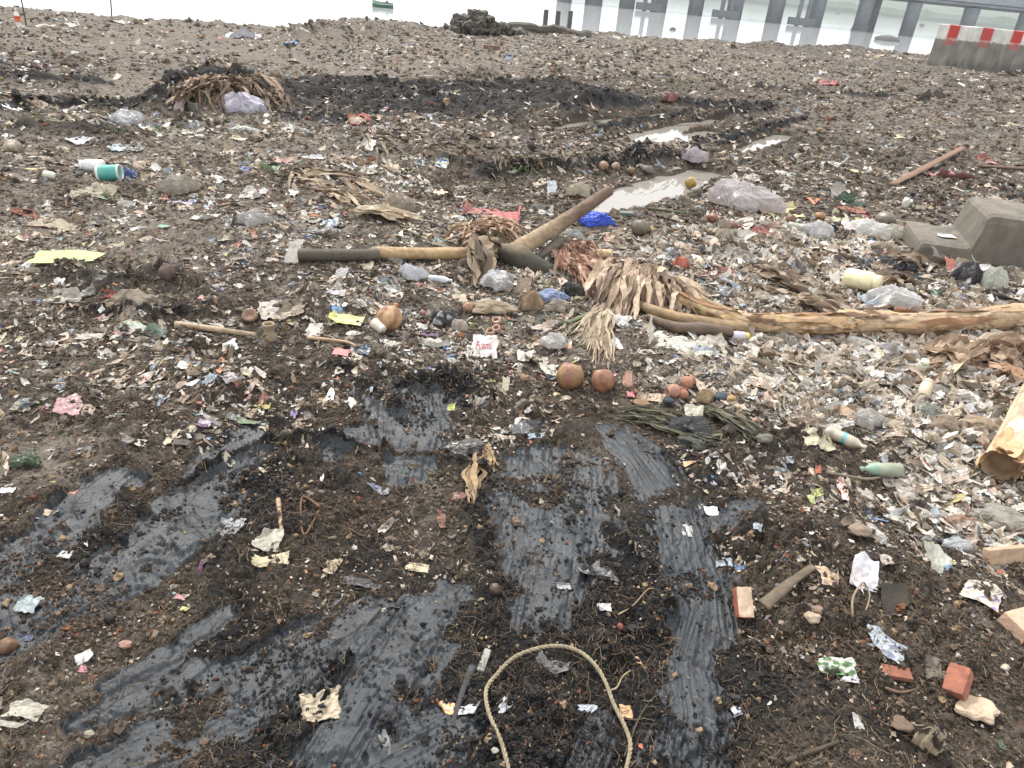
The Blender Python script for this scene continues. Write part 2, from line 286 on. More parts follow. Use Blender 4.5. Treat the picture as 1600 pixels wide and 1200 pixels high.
class NT_:
    def __init__(s, name):
        s.m = bpy.data.materials.new(name); s.m.use_nodes = True; s.t = s.m.node_tree; s.b = s.t.nodes['Principled BSDF']
    def n(s, t, **k):
        o = s.t.nodes.new('ShaderNode'+t)
        for a, v in k.items():
            if a.startswith('_'): setattr(o, a[1:], v)
            else: o.inputs[a.replace('__', ' ')].default_value = v
        return o
    def l(s, a, b): s.t.links.new(a, b)
    def noise(s, sc, det=4, rough=.55, vec=None, dist=0):
        o = s.n('TexNoise'); o.inputs['Scale'].default_value = sc; o.inputs['Detail'].default_value = det; o.inputs['Roughness'].default_value = rough; o.inputs['Distortion'].default_value = dist
        if vec is not None: s.l(vec, o.inputs['Vector'])
        return o.outputs[0]
    def ramp(s, v, stops):
        o = s.n('ValToRGB'); s.l(v, o.inputs[0]); e = o.color_ramp.elements
        for i, (p, c) in enumerate(stops):
            c = tuple(c)+(1,) if not np.isscalar(c) else (c, c, c, 1)
            if i < 2: e[i].position = p; e[i].color = c
            else: q = e.new(p); q.color = c
        return o.outputs[0]
    def mix(s, f, a, b, mode='MIX'):
        o = s.n('Mix'); o.data_type = 'RGBA'; o.blend_type = mode
        for i, v in ((0, f), (6, a), (7, b)):
            if hasattr(v, 'is_linked') or hasattr(v, 'node'): s.l(v, o.inputs[i])
            elif i == 0: o.inputs[0].default_value = v
            else: o.inputs[i].default_value = tuple(v)+(1,) if not np.isscalar(v) else (v, v, v, 1)
        return o.outputs[2]
    def math(s, op, a, b=0., clamp=False):
        o = s.n('Math'); o.operation = op; o.use_clamp = clamp
        for i, v in ((0, a), (1, b)):
            if hasattr(v, 'node'): s.l(v, o.inputs[i])
            else: o.inputs[i].default_value = v
        return o.outputs[0]
    def bump(s, h, strength=.3, dist=.002, prev=None):
        o = s.n('Bump'); o.inputs['Strength'].default_value = strength; o.inputs['Distance'].default_value = dist; s.l(h, o.inputs['Height'])
        if prev is not None: s.l(prev, o.inputs['Normal'])
        return o.outputs[0]
    def out(s, i, v):
        if hasattr(v, 'node'): s.l(v, s.b.inputs[i])
        else: s.b.inputs[i].default_value = tuple(v)+(1,) if not np.isscalar(v) and len(v) == 3 else v
    def pos(s): return s.n('NewGeometry').outputs['Position']
    def attr(s, a): return s.n('Attribute', _attribute_name=a).outputs['Fac']
def litmat(name, rough=.6, dirt=.5, dcol=(.10, .08, .062), sc=45., spec=.5, bump=.3, transl=0., bd=.002, streak=False, metal=0., alpha=1.):
    m = NT_(name); c = m.n('Attribute', _attribute_name='Col').outputs['Color']; p = m.pos()
    if streak:
        tc_ = m.n('TexCoord').outputs['Object']
    d1 = m.noise(sc, 6, .65, p); d2 = m.noise(sc*.17, 3, .6, p)
    f = m.math('MULTIPLY', m.ramp(m.math('ADD', m.math('MULTIPLY', d1, .6), m.math('MULTIPLY', d2, .5)), [(.45, 0.), (.72, 1.)]), dirt)
    v = m.ramp(m.noise(sc*.6, 5, .6, p), [(.3, .78), (.7, 1.12)])
    cc = m.mix(1., c, v, 'MULTIPLY')
    m.out('Base Color', m.mix(f, cc, dcol)); m.out('Specular IOR Level', spec); m.out('Metallic', metal)
    m.out('Roughness', m.ramp(d1, [(.35, max(0.05, rough-.12)), (.65, min(1, rough+.15))]))
    if bump: m.out('Normal', m.bump(m.noise(sc*2.5, 5, .7, p), bump, bd))
    if transl:
        tr = m.n('BsdfTranslucent'); m.l(cc, tr.inputs[0]); ms = m.n('MixShader'); ms.inputs[0].default_value = transl
        m.l(m.b.outputs[0], ms.inputs[1]); m.l(tr.outputs[0], ms.inputs[2]); m.l(ms.outputs[0], m.t.nodes['Material Output'].inputs[0])
    return m.m
# ------------------------------------------------------------------ ground
def ground_material():
    m = NT_('soil'); p = m.pos()
    blk, dry, sm, pw = m.attr('black'), m.attr('dry'), m.attr('smear'), m.attr('puddle')
    n1 = m.noise(3.2, 6, .62, p); n2 = m.noise(16, 6, .65, p); n3 = m.noise(90, 5, .7, p); n4 = m.noise(400, 3, .7, p)
    mixn = m.math('ADD', m.math('MULTIPLY', n1, .5), m.math('MULTIPLY', n2, .5))
    soil = m.ramp(m.math('ADD', m.math('MULTIPLY', n2, .45), m.math('MULTIPLY', n3, .55)), [(.36, (.014, .0115, .009)), (.49, (.048, .040, .032)), (.59, (.115, .096, .077)), (.70, (.23, .20, .165))])
    dryc = m.ramp(m.math('ADD', m.math('MULTIPLY', n2, .5), m.math('MULTIPLY', n3, .5)), [(.32, (.050, .042, .035)), (.5, (.142, .122, .102)), (.68, (.27, .24, .205))])
    blc = m.ramp(m.math('ADD', m.math('MULTIPLY', n2, .5), m.math('MULTIPLY', n3, .5)), [(.32, (.005, .005, .006)), (.5, (.014, .014, .0145)), (.68, (.046, .042, .038))])
    fd = m.ramp(m.math('ADD', dry, m.math('MULTIPLY', m.math('SUBTRACT', mixn, .5), 2.4)), [(.42, 0.), (.72, 1.)])
    fb = m.ramp(m.math('ADD', blk, m.math('MULTIPLY', m.math('SUBTRACT', mixn, .5), 2.6)), [(.38, 0.), (.66, 1.)])
    c = m.mix(fd, soil, dryc); c = m.mix(fb, c, blc)
    # warm rusty flecks
    c = m.mix(m.math('MULTIPLY', m.ramp(m.noise(26, 4, .6, p), [(.60, 0.), (.70, 1.)]), .3), c, (.17, .085, .045))
    smc = m.ramp(m.math('ADD', m.math('MULTIPLY', n3, .6), m.math('MULTIPLY', n1, .4)), [(.3, (.009, .0115, .0145)), (.5, (.021, .026, .032)), (.68, (.052, .060, .068))])
    smf = m.ramp(m.math('ADD', sm, m.math('MULTIPLY', m.math('SUBTRACT', n3, .5), .8)), [(.35, 0.), (.6, 1.)])
    c = m.mix(smf, c, smc); c = m.mix(pw, c, (.09, .075, .06))
    m.out('Base Color', c)
    rr = m.ramp(n3, [(.3, .72), (.7, .98)]); wet = m.ramp(m.noise(9, 4, .6, p), [(.4, .66), (.62, .95)])
    r1 = m.mix(fb, rr, wet); r2 = m.mix(smf, r1, m.ramp(n2, [(.35, .30), (.65, .54)])); m.out('Roughness', r2)
    m.out('Specular IOR Level', m.mix(smf, .14, .42))
    geo = m.n('NewGeometry'); hb = m.math('ADD', m.math('MULTIPLY', n3, 1.), m.math('MULTIPLY', n4, .5))
    b = m.n('Bump'); b.inputs['Distance'].default_value = .0065; m.l(hb, b.inputs['Height']); m.l(m.mix(smf, .9, .38), b.inputs['Strength'])
    m.out('Normal', b.outputs[0]); return m.m
def build_ground():
    V = np.stack([GX.ravel(), GY.ravel(), HH], 1)
    i, j = np.meshgrid(np.arange(NR-1), np.arange(NT), indexing='ij'); j2 = (j+1) % NT
    F = np.stack([i*NT+j, i*NT+j2, (i+1)*NT+j2, (i+1)*NT+j], -1).reshape(-1, 4)
    F = F[:, ::-1]
    # middle disc, and a skirt running out under the river to the horizon
    nv = len(V); V = np.concatenate([V, [[0, 0, 0.]]]); at = [BLK, DRY, SMK, PWT]; at = [np.append(a, .4) for a in at]
    jj = np.arange(0, NT); C = np.stack([np.full(NT, nv), jj, (jj+1) % NT, (jj+1) % NT], 1)
    ring = V[(NR-1)*NT:NR*NT].copy(); ring[:, :2] *= 3000/75.; ring[:, 2] = -7
    V = np.concatenate([V, ring]); a0 = nv+1; at = [np.append(a, np.full(NT, .3)) for a in at]
    S = np.stack([(NR-1)*NT+jj, (NR-1)*NT+(jj+1) % NT, a0+(jj+1) % NT, a0+jj], 1)[:, ::-1]
    F = np.concatenate([F, S])
    o = mesh('ground', V, F, ground_material(), smooth=True, attrs={'black': at[0], 'dry': at[1], 'smear': at[2], 'puddle': at[3]})
    # fan in the centre (triangles) joined into the same sheet
    import bmesh
    bm = bmesh.new(); bm.from_mesh(o.data); bm.verts.ensure_lookup_table()
    ctr = bm.verts[nv]
    for k in range(0, NT):
        try: bm.faces.new((ctr, bm.verts[(k+1) % NT], bm.verts[k]))
        except ValueError: pass
    bm.to_mesh(o.data); bm.free(); kind(o, 'structure'); return o
build_ground()
# ------------------------------------------------------------------ water
def water_mat(name, col, rough, sc, bs, bd):
    m = NT_(name); p = m.pos(); m.out('Base Color', col); m.out('Roughness', rough); m.out('IOR', 1.33)
    mp = m.n('Mapping'); m.l(p, mp.inputs[0]); mp.inputs['Scale'].default_value = (1, 1.6, 1)
    a = m.noise(sc, 3, .5, mp.outputs[0]); b = m.noise(sc*.12, 2, .5, mp.outputs[0])
    m.out('Normal', m.bump(m.math('ADD', a, m.math('MULTIPLY', b, 2.)), bs, bd)); return m.m
def grid(x0, x1, y0, y1, nx, ny, z):
    X, Y = np.meshgrid(np.linspace(x0, x1, nx), np.linspace(y0, y1, ny)); V = np.stack([X.ravel(), Y.ravel(), np.full(X.size, z)], 1)
    i, j = np.meshgrid(np.arange(ny-1), np.arange(nx-1), indexing='ij'); a = i*nx+j
    return V, np.stack([a, a+1, a+nx+1, a+nx], -1).reshape(-1, 4)
V, F = grid(-1800, 1800, 8, 2500, 2, 2, WATER_Z)
riv = water_mat('river_water', (.50, .52, .53), .05, .9, .2, .03)
kind(mesh('water', V, F, riv), 'structure')
pm = water_mat('puddle_water', (.25, .235, .21), .04, 6., .06, .002)
for k, (p, hw) in enumerate(PUW):
    x0 = min(a[0]-3*h for a, h in zip(p, hw)); x1 = max(a[0]+3*h for a, h in zip(p, hw)); y0 = min(a[1]-3*h for a, h in zip(p, hw)); y1 = max(a[1]+3*h for a, h in zip(p, hw))
    n = 90; V, F = grid(x0, x1, y0, y1, n, n, PUZ-.012+.0012*k)
    w_ = sample(PWT, V[:, 0], V[:, 1]); d, _, _ = seg_field(V[:, 0], V[:, 1], p, hw); ok = (w_ > .05) & (d < 2.2)
    F = F[ok[F].any(1)]
    u, inv = np.unique(F, return_inverse=True)
    kind(mesh('puddle_water', V[u], inv.reshape(-1, 4), pm), 'structure')
# ------------------------------------------------------------------ shape helpers
def frames(P):
    P = np.asarray(P, float); T = np.gradient(P, axis=0); T /= np.linalg.norm(T, axis=1)[:, None]+1e-12
    up = np.array([0, 0, 1.]) if abs(T[:, 2]).mean() < .85 else np.array([0, 1., 0]); N = np.cross(up, T); N /= np.linalg.norm(N, axis=1)[:, None]+1e-12
    return T, N, np.cross(T, N)
def resample(P, n):
    P = np.asarray(P, float); m = len(P); t = np.arange(m); q = np.linspace(0, m-1, n)
    if m < 3: return np.stack([np.interp(q, t, P[:, k]) for k in range(P.shape[1])], 1)
    # catmull-rom
    i = np.minimum(np.floor(q).astype(int), m-2); f = (q-i)[:, None]; p0 = P[np.maximum(i-1, 0)]; p1 = P[i]; p2 = P[i+1]; p3 = P[np.minimum(i+2, m-1)]
    return .5*((2*p1)+(-p0+p2)*f+(2*p0-5*p1+4*p2-p3)*f*f+(-p0+3*p1-3*p2+p3)*f**3)
def tube(P, r, n=10, cap=True, sx=1., sy=1., rough=0., seed=0, twist=0.):
    P = np.asarray(P, float); m = len(P); r = np.broadcast_to(np.asarray(r, float), (m,)) if np.ndim(r) < 2 else r
    T, N, B = frames(P); a = np.linspace(0, 2*np.pi, n, endpoint=False); V = []
    for i in range(m):
        aa = a+twist*i; rr = r[i]*(1+rough*pn(np.cos(a)*1.6+i*.13*1, np.sin(a)*1.6+seed+i*.11, seed))
        V.append(P[i]+np.outer(rr*np.cos(aa)*sx, N[i])+np.outer(rr*np.sin(aa)*sy, B[i]))
    V = np.concatenate(V); i, j = np.meshgrid(np.arange(m-1), np.arange(n), indexing='ij'); j2 = (j+1) % n
    F = np.stack([i*n+j, i*n+j2, (i+1)*n+j2, (i+1)*n+j], -1).reshape(-1, 4)
    if cap:
        for e, base, o in ((0, 0, 1), (m-1, (m-1)*n, -1)):
            c = len(V); V = np.concatenate([V, [P[e]]]); jj = np.arange(0, n)
            q = np.stack([np.full(n, c), base+(jj+1) % n, base+jj, base+jj], 1)
            F = np.concatenate([F, q[:, :] if o == 1 else q[:, [0, 2, 1, 1]]])
    return V, F
def join(parts):
    V = []; F = []; C = []; k = 0
    for p in parts:
        V.append(p[0]); F.append(np.asarray(p[1])+k); k += len(p[0])
        if len(p) > 2:
            c = np.asarray(p[2], float); C.append(np.tile(c, (len(p[0]), 1)) if c.ndim == 1 else c)
    return (np.concatenate(V), np.concatenate(F)) + ((np.concatenate(C),) if C else ())
def tidy(F):
    """quads with a repeated corner -> keep as they are for the mesh builder (Blender needs real triangles)"""
    return F
def box(c, s, rot=0., bev=.0, sub=1, rough=0., seed=0):
    """a box subdivided and worn at its edges"""
    n = max(2, sub+1); u = np.linspace(-1, 1, n); V = []; F = []; k = 0
    for ax in range(3):
        for sg in (-1, 1):
            A, B = np.meshgrid(u, u, indexing='ij'); P = np.zeros((n*n, 3)); P[:, ax] = sg; P[:, (ax+1) % 3] = A.ravel(); P[:, (ax+2) % 3] = B.ravel()
            i, j = np.meshgrid(np.arange(n-1), np.arange(n-1), indexing='ij'); a = i*n+j+k
            q = np.stack([a, a+n, a+n+1, a+1], -1).reshape(-1, 4); F.append(q if sg > 0 else q[:, ::-1]); V.append(P); k += n*n
    V = np.concatenate(V); F = np.concatenate(F); h = np.asarray(s, float)/2
    P = V*h
    if bev: 
        inner = np.clip(P, -(h-bev), h-bev); d = P-inner; L = np.linalg.norm(d, axis=1)[:, None]+1e-12; P = inner+d/L*np.minimum(L, bev)
    if rough: P = P+(V/np.linalg.norm(V, axis=1)[:, None])*rough*(pn(P[:, 0]/h.max()*2.1+seed, P[:, 1]/h.max()*2.1+P[:, 2]/h.max()*1.7, seed)+.6*pn(P[:, 0]/h.max()*5.1+seed, P[:, 1]/h.max()*5.1+P[:, 2]/h.max()*4.7, seed+1))[:, None]
    ca, sa = math.cos(rot), math.sin(rot); Q = P.copy(); Q[:, 0] = ca*P[:, 0]-sa*P[:, 1]; Q[:, 1] = sa*P[:, 0]+ca*P[:, 1]
    return Q+np.asarray(c, float), F
def weld(o, d=1e-5):
    import bmesh
    bm = bmesh.new(); bm.from_mesh(o.data); bmesh.ops.remove_doubles(bm, verts=bm.verts, dist=d); bmesh.ops.recalc_face_normals(bm, faces=bm.faces); bm.to_mesh(o.data); bm.free(); return o
def tri_fix(F):
    return F
# ------------------------------------------------------------------ far side: hills, bridge
M_conc = litmat('old_concrete', .85, .45, (.13, .12, .11), 3., bump=.4, bd=.02)
M_pier = litmat('pier_concrete', .85, .35, (.12, .12, .115), .8, bump=.2, bd=.02)
def build_hills():
    n = 500; xs = np.linspace(-900, 1300, n); rows = []
    prof = [(0, -3.4, 0), (2, -.5, .6), (8, 3.2, 1.), (60, 6.5, 1.), (200, 15, 1.), (420, 10, .8)]
    for dy, z, a in prof:
        yy = 620+dy+25*pn(xs*.004, xs*0, 5)
        zz = z+a*(2.8*np.maximum(0, fbm(xs*.012+dy, xs*0+dy, 6, 3))+2.6*np.abs(fbm(xs*.11+dy*3, xs*0, 7, 3))) if a else np.full(n, z)
        rows.append(np.stack([xs, yy, zz], 1))
    V = np.concatenate(rows); m = len(prof); i, j = np.meshgrid(np.arange(m-1), np.arange(n-1), indexing='ij'); a = i*n+j
    o = mesh('hills', V, np.stack([a, a+1, a+n+1, a+n], -1).reshape(-1, 4), litmat('far_woods', .95, .5, (.05, .07, .04), .05, bump=0), np.array([.055, .075, .045])); kind(o, 'structure')
build_hills()
BY = 170.; DECK_Z = 3.5
def bx_at(px, py, z):           # world x of a photo pixel on the vertical plane y = BY
    d = ray(px, py)[0]; t = BY/d[1]; return d[0]*t
def build_bridge():
    root = empty('road_bridge', (0, BY, WATER_Z)); tag(root, 'long grey concrete road bridge on round piers crossing the river in haze', 'bridge')
    grey = np.array([.135, .15, .162]); x0, x1 = bx_at(866, 14, 0), 190.
    def beam(name, y0, y1, z0, z1, c):
        V, F = box(((x0+x1)/2, (y0+y1)/2, (z0+z1)/2), (x1-x0, y1-y0, z1-z0), sub=1); mesh(name, V, F, M_pier, c, parent=root)
    beam('deck_slab', BY-5.2, BY+5.2, DECK_Z+1.35, DECK_Z+1.8, grey*1.35); 
    for yy in (-3.2, 0, 3.2): beam('girder', BY+yy-.5, BY+yy+.5, DECK_Z+.0, DECK_Z+1.35, grey*.9)
    beam('edge_beam', BY-5.55, BY-5.2, DECK_Z+.9, DECK_Z+2.1, grey*1.7); beam('railing', BY-5.45, BY-5.3, DECK_Z+2.1, DECK_Z+3.0, grey*1.5)
    beam('utility_pipe', BY-5.9, BY-5.56, DECK_Z+.35, DECK_Z+.7, grey*1.1)
    def pier(px, py, w, row, ring=False):
        x = bx_at(px, py, 0); y = BY-3.6 if row == 0 else BY+3.6; r = w/FPX*BY/2*.92
        zs = np.array([WATER_Z-2.5, WATER_Z-.02, WATER_Z+.02, WATER_Z+1, DECK_Z-.9, DECK_Z-.9, DECK_Z-.002]); rr = np.array([1, 1, 1, 1, 1, 1.04, 1.04])*r
        if ring: rr[1] = rr[2] = 1.18*r
        P = np.stack([np.full(7, x), np.full(7, y), zs], 1); P[:, 0] += np.arange(7)*1e-5
        T = []; n = 20; a = np.linspace(0, 2*np.pi, n, endpoint=False)
        V = np.concatenate([np.stack([x+rr[i]*np.cos(a), y+rr[i]*np.sin(a), np.full(n, zs[i])], 1) for i in range(7)])
        i, j = np.meshgrid(np.arange(6), np.arange(n), indexing='ij'); j2 = (j+1) % n
        F = np.stack([i*n+j, i*n+j2, (i+1)*n+j2, (i+1)*n+j], -1).reshape(-1, 4)
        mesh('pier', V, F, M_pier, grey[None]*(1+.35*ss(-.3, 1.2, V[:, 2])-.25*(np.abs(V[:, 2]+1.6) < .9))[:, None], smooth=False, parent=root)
    for px, w in ((880, 22), (925, 26), (976, 23), (1025, 24), (1082, 22), (1142, 23), (1205, 23), (1268, 22)): pier(px, 14, w, 0)
    for px, w, row, rg in ((1336, 20, 0, 1), (1372, 16, 1, 0), (1410, 20, 0, 0), (1500, 20, 0, 0), (1524, 16, 1, 0), (1586, 20, 0, 0), (1650, 20, 0, 0)): pier(px, 32, w, row, rg)
    for px in (1004, 1119, 1234):       # unfinished pile pairs with a cap, standing in the river before the bridge
        x = bx_at(px, 22, 0); e = empty('pile_pair', (x, BY-9, WATER_Z))
        tag(e, {1004: 'thin pair of piles under a cross beam, leftmost between the bridge piers', 1119: 'middle pair of thin piles with a cross beam between the bridge piers', 1234: 'pair of thin piles with a wide cross beam, rightmost between the bridge piers'}[px], 'piles', 'pile pairs in the river before the bridge')
        for s in (-.85, .85):
            P = np.array([[x+s, BY-9, WATER_Z-2.5], [x+s+.001, BY-9, 0], [x+s+.002, BY-9, 7.]]); V, F = tube(P, .42, 10, False); mesh('pile', V, F, M_pier, grey*.95, parent=e)
        V, F = box((x, BY-9, WATER_Z+.75), (5., 1.5, 1.3)); mesh('cross_beam', V, F, M_pier, grey*.9, parent=e)
build_bridge()
# ------------------------------------------------------------------ materials of the objects
M_film = litmat('plastic_film', .42, .6, (.17, .14, .115), 70, bump=.25, transl=.12)
M_bag = litmat('thin_bag', .3, .2, (.28, .25, .22), 60, bump=.2, transl=.35); M_bag.node_tree.nodes['Principled BSDF'].inputs['Alpha'].default_value = .82
M_paper = litmat('paper_and_card', .85, .52, (.20, .165, .13), 60, bump=.35)
M_cloth = litmat('cloth', .9, .4, (.17, .14, .11), 80, bump=.5)
M_leaf = litmat('dry_leaf', .75, .4, (.13, .105, .08), 70, bump=.5, transl=.1)
M_stem = litmat('banana_stem', .62, .4, (.13, .098, .066), 35, bump=.5, bd=.004)
M_wood = litmat('wood', .8, .45, (.07, .055, .04), 40, bump=.5)
M_stone = litmat('stone', .85, .4, (.10, .085, .07), 40, bump=.6, bd=.004)
M_brick = litmat('brick', .9, .4, (.12, .09, .07), 50, bump=.6, bd=.003)
M_nut = litmat('coconut_skin', .5, .5, (.07, .048, .034), 28, bump=.25)
M_plas = litmat('hard_plastic', .35, .35, (.2, .17, .14), 30, bump=.1)
M_rope = litmat('rope_fibre', .85, .6, (.16, .13, .09), 200, bump=.6)
M_dirt = litmat('crumbs', .9, .3, (.03, .022, .016), 140, bump=.9, bd=.003)
M_metal = litmat('paint', .5, .3, (.08, .06, .05), 30, bump=.1)
L = lambda *c: s2l(c)
def rot2(P, a):
    c, s = math.cos(a), math.sin(a); Q = P.copy(); Q[:, 0] = c*P[:, 0]-s*P[:, 1]; Q[:, 1] = s*P[:, 0]+c*P[:, 1]; return Q
def rdg(x, y, s): return 1-2*np.abs(pn(x, y, s))
def sheet(sd, w, l, crumple=.5, n=12, ragged=.5, folds=2, wave=0.):
    """a crumpled, creased sheet about w x l, lying in its own xy plane"""
    g = np.random.default_rng(sd); u, v = np.meshgrid(np.linspace(-.5, .5, n), np.linspace(-.5, .5, n)); u = u.ravel(); v = v.ravel()
    # ragged outline: pull the square towards a random many-cornered shape
    ang = np.arctan2(v, u); k = g.uniform(0, 9); m = np.maximum(np.abs(u), np.abs(v))*2
    rad = 1+ragged*(.6*pn(np.cos(ang)*1.3+k, np.sin(ang)*1.3, sd)+.22*pn(np.cos(ang)*3.5, np.sin(ang)*3.5+k, sd+1)+.07*pn(np.cos(ang)*9, np.sin(ang)*9+k, sd+2))
    rr = 1+(rad-1)*m; P = np.stack([u*w*rr, v*l*rr, np.zeros_like(u)], 1); uv = np.stack([u, v], 1); S = math.sqrt(w*l)
    for _ in range(folds):
        a = g.uniform(0, np.pi*2); nx, ny = math.cos(a), math.sin(a); c = g.uniform(.05, .38)*abs(nx*w)+g.uniform(.05, .38)*abs(ny*l)
        d = P[:, 0]*nx+P[:, 1]*ny-c; b = g.uniform(.5, 2.7)*min(1, .35+crumple); f = d > 0
        off = d*f; rad_ = S*.05; bend = np.minimum(off/rad_, 1)*b
        P[:, 0] += nx*off*(np.cos(bend)-1); P[:, 1] += ny*off*(np.cos(bend)-1); P[:, 2] += off*np.sin(bend)
    for q in range(int(4+5*crumple)):
        a = g.uniform(0, np.pi); nx, ny = math.cos(a), math.sin(a); c = g.uniform(-.35, .35)*S; d = np.abs(uv[:, 0]*w*nx+uv[:, 1]*l*ny-c); per = S*g.uniform(.25, .7)
        P[:, 2] += crumple*g.uniform(-.12, .34)*np.abs(((d/per+.5) % 1)-.5)*per*1.4
    P[:, :2] *= 1-.12*crumple; P[:, 2] *= .62
    P += S*.05*crumple*np.stack([pn(u*7+k, v*7, sd+3), pn(u*7, v*7+k, sd+4), 1.4*pn(u*6+k, v*6+k, sd+5)], 1)
    P[:, 2] += S*.035*crumple*(rdg(u*w/S*3+k, v*l/S*3+.5*u, sd+11)+.5*rdg(u*w/S*7+k, v*l/S*7, sd+12))
    if wave: P[:, 2] += wave*S*pn(u*w/S*2.2+k, v*l/S*2.2, sd+9)
    i, j = np.meshgrid(np.arange(n-1), np.arange(n-1), indexing='ij'); a = i*n+j
    return P, np.stack([a, a+1, a+n+1, a+n], -1).reshape(-1, 4), uv
def rdg(x, y, s): return 1-2*np.abs(pn(x, y, s))
def bag(sd, w, l, h, n=30, sharp=1.):
    """a slumped thin bag: a closed skin with sharp creases, pinched corners and a flat underside"""
    n = max(n, 48); g = np.random.default_rng(sd); th = np.linspace(0, 2*np.pi, n, endpoint=False); ph = np.linspace(.02, np.pi-.02, n//2)
    T, Q = np.meshgrid(th, ph); T = T.ravel(); Q = Q.ravel(); k = g.uniform(0, 20)
    d = np.stack([np.cos(T)*np.sin(Q), np.sin(T)*np.sin(Q), np.cos(Q)], 1); X, Y, Z = d.T
    wx, wy = X*1.1+.35*pn(X*2+k, Y*2+Z, sd+8), Y*1.1+.35*pn(Y*2+k, X*2-Z, sd+9)
    out_ = 1+.55*pn(X*1.2+k, Y*1.2, sd)+.9*sharp**2*np.maximum(0, pn(np.cos(T)*2.6+k, np.sin(T)*2.6, sd+4))**1.3
    cr = .22*rdg(wx*1.6+k, wy*1.6+Z, sd+1)+.11*rdg(wx*3.4-Z*2, wy*3.4+k, sd+2)+.05*rdg(wx*7+k, wy*7+Z*5, sd+3)+.022*rdg(wx*14+k, wy*14-Z*9, sd+5)
    rh = out_*(1+.5*sharp*(cr-.1)); rv = 1+1.15*sharp*(cr-.05)+.3*pn(X*1.5+k, Y*1.5, sd+7)
    P = np.stack([X*rh*w/2, Y*rh*l/2, Z*rv*h/2], 1)*1.05; P[:, 2] = np.where(P[:, 2] < -.1*h, -.1*h+.1*(P[:, 2]+.1*h), P[:, 2])+.1*h
    m = len(ph); i, j = np.meshgrid(np.arange(m-1), np.arange(n), indexing='ij'); j2 = (j+1) % n
    return P, np.stack([i*n+j, (i+1)*n+j, (i+1)*n+j2, i*n+j2], -1).reshape(-1, 4), np.stack([T/(2*np.pi)-.5, Q/np.pi-.5], 1)
def blob(sd, w, l, h, n=20, bumpy=.2):
    th = np.linspace(0, 2*np.pi, n, endpoint=False); ph = np.linspace(0.03, np.pi-.03, n//2+2); T, Q = np.meshgrid(th, ph); T = T.ravel(); Q = Q.ravel()
    d = np.stack([np.cos(T)*np.sin(Q), np.sin(T)*np.sin(Q), np.cos(Q)], 1); r = 1+bumpy*(pn(d[:, 0]*1.1+sd*.37, d[:, 1]*1.1+d[:, 2]*.9, sd)+.5*pn(d[:, 0]*3+d[:, 2]*2, d[:, 1]*3, sd+1)+.25*pn(d[:, 0]*7+d[:, 2]*5, d[:, 1]*7, sd+2))
    P = d*r[:, None]*np.array([w, l, h])/2; m = len(ph); i, j = np.meshgrid(np.arange(m-1), np.arange(n), indexing='ij'); j2 = (j+1) % n
    return P, np.stack([i*n+j, (i+1)*n+j, (i+1)*n+j2, i*n+j2], -1).reshape(-1, 4), d
def lathe(prof, n=20, crush=0., sd=0):
    prof = np.asarray(prof, float); th = np.linspace(0, 2*np.pi, n, endpoint=False); V = []
    for r, z in prof: V.append(np.stack([r*np.cos(th), r*np.sin(th), np.full(n, z)], 1))
    V = np.concatenate(V); m = len(prof)
    if crush: V += crush*prof[:, 0].max()*np.stack([pn(V[:, 2]*60, V[:, 0]*40, sd), pn(V[:, 2]*60, V[:, 1]*40, sd+1), 0*V[:, 0]], 1)
    i, j = np.meshgrid(np.arange(m-1), np.arange(n), indexing='ij'); j2 = (j+1) % n
    return V, np.stack([i*n+j, i*n+j2, (i+1)*n+j2, (i+1)*n+j], -1).reshape(-1, 4)
def ribbon(P, wid, sd=0, curl=.3, nw=5, roll=0., fray=0.):
    """a long leaf or strip along P, creased along its length"""
    P = np.asarray(P, float); m = len(P); T, N, B = frames(P); wid = np.broadcast_to(np.asarray(wid, float), (m,)); s = np.linspace(-1, 1, nw); V = []
    g = np.random.default_rng(sd); k = g.uniform(0, 30)
    for i in range(m):
        a = roll+1.0*pn(i*.23+k, 0*k, sd)*curl*3; n_ = N[i]*math.cos(a)+B[i]*math.sin(a); b_ = -N[i]*math.sin(a)+B[i]*math.cos(a)
        ww = wid[i]/2*(1+fray*pn(np.full(nw, i*.9+k), s*2, sd+1)); cr = curl*wid[i]*(.5*s*s*pn(i*.31+k, 3., sd+2)+.35*np.abs(s)*g.uniform(.3, 1)+.18*pn(s*2.5+k, np.full(nw, i*.35), sd+3))
        V.append(P[i]+np.outer(s*ww, n_)+np.outer(cr, b_))
    V = np.concatenate(V); i, j = np.meshgrid(np.arange(m-1), np.arange(nw-1), indexing='ij'); a = i*nw+j
    return V, np.stack([a, a+1, a+nw+1, a+nw], -1).reshape(-1, 4)
def vary(c, V, sd, amt=.25, sc=20.):
    c = np.asarray(c, float); c = np.tile(c, (len(V), 1)) if c.ndim == 1 else c.copy()
    f = 1+amt*(pn(V[:, 0]*sc+sd, V[:, 1]*sc+V[:, 2]*sc*.7, sd)+.5*pn(V[:, 0]*sc*2.7, V[:, 1]*sc*2.7+V[:, 2]*sc*2, sd+1)); return np.clip(c*f[:, None], .004, .95)
def drape(P, x, y, rot, lift=.004, follow=.85, tilt=(0, 0)):
    """set a shape down on the ground at x, y"""
    P = rot2(P, rot)
    if tilt != (0, 0): P = P.copy(); P[:, 2] += P[:, 0]*tilt[0]+P[:, 1]*tilt[1]
    z0 = float(gz(x, y)); q = np.percentile(P[:, 2], 12); X = P[:, 0]+x; Y = P[:, 1]+y
    Z = z0+follow*(gz(X, Y)-z0)+(P[:, 2]-q)+lift
    e = np.percentile(sample(HH, X, Y)-Z, 72)
    if e > 0: Z = Z+min(e, .05)
    return np.stack([X, Y, Z], 1)
KEEP = []           # (x, y, radius) of things placed by hand
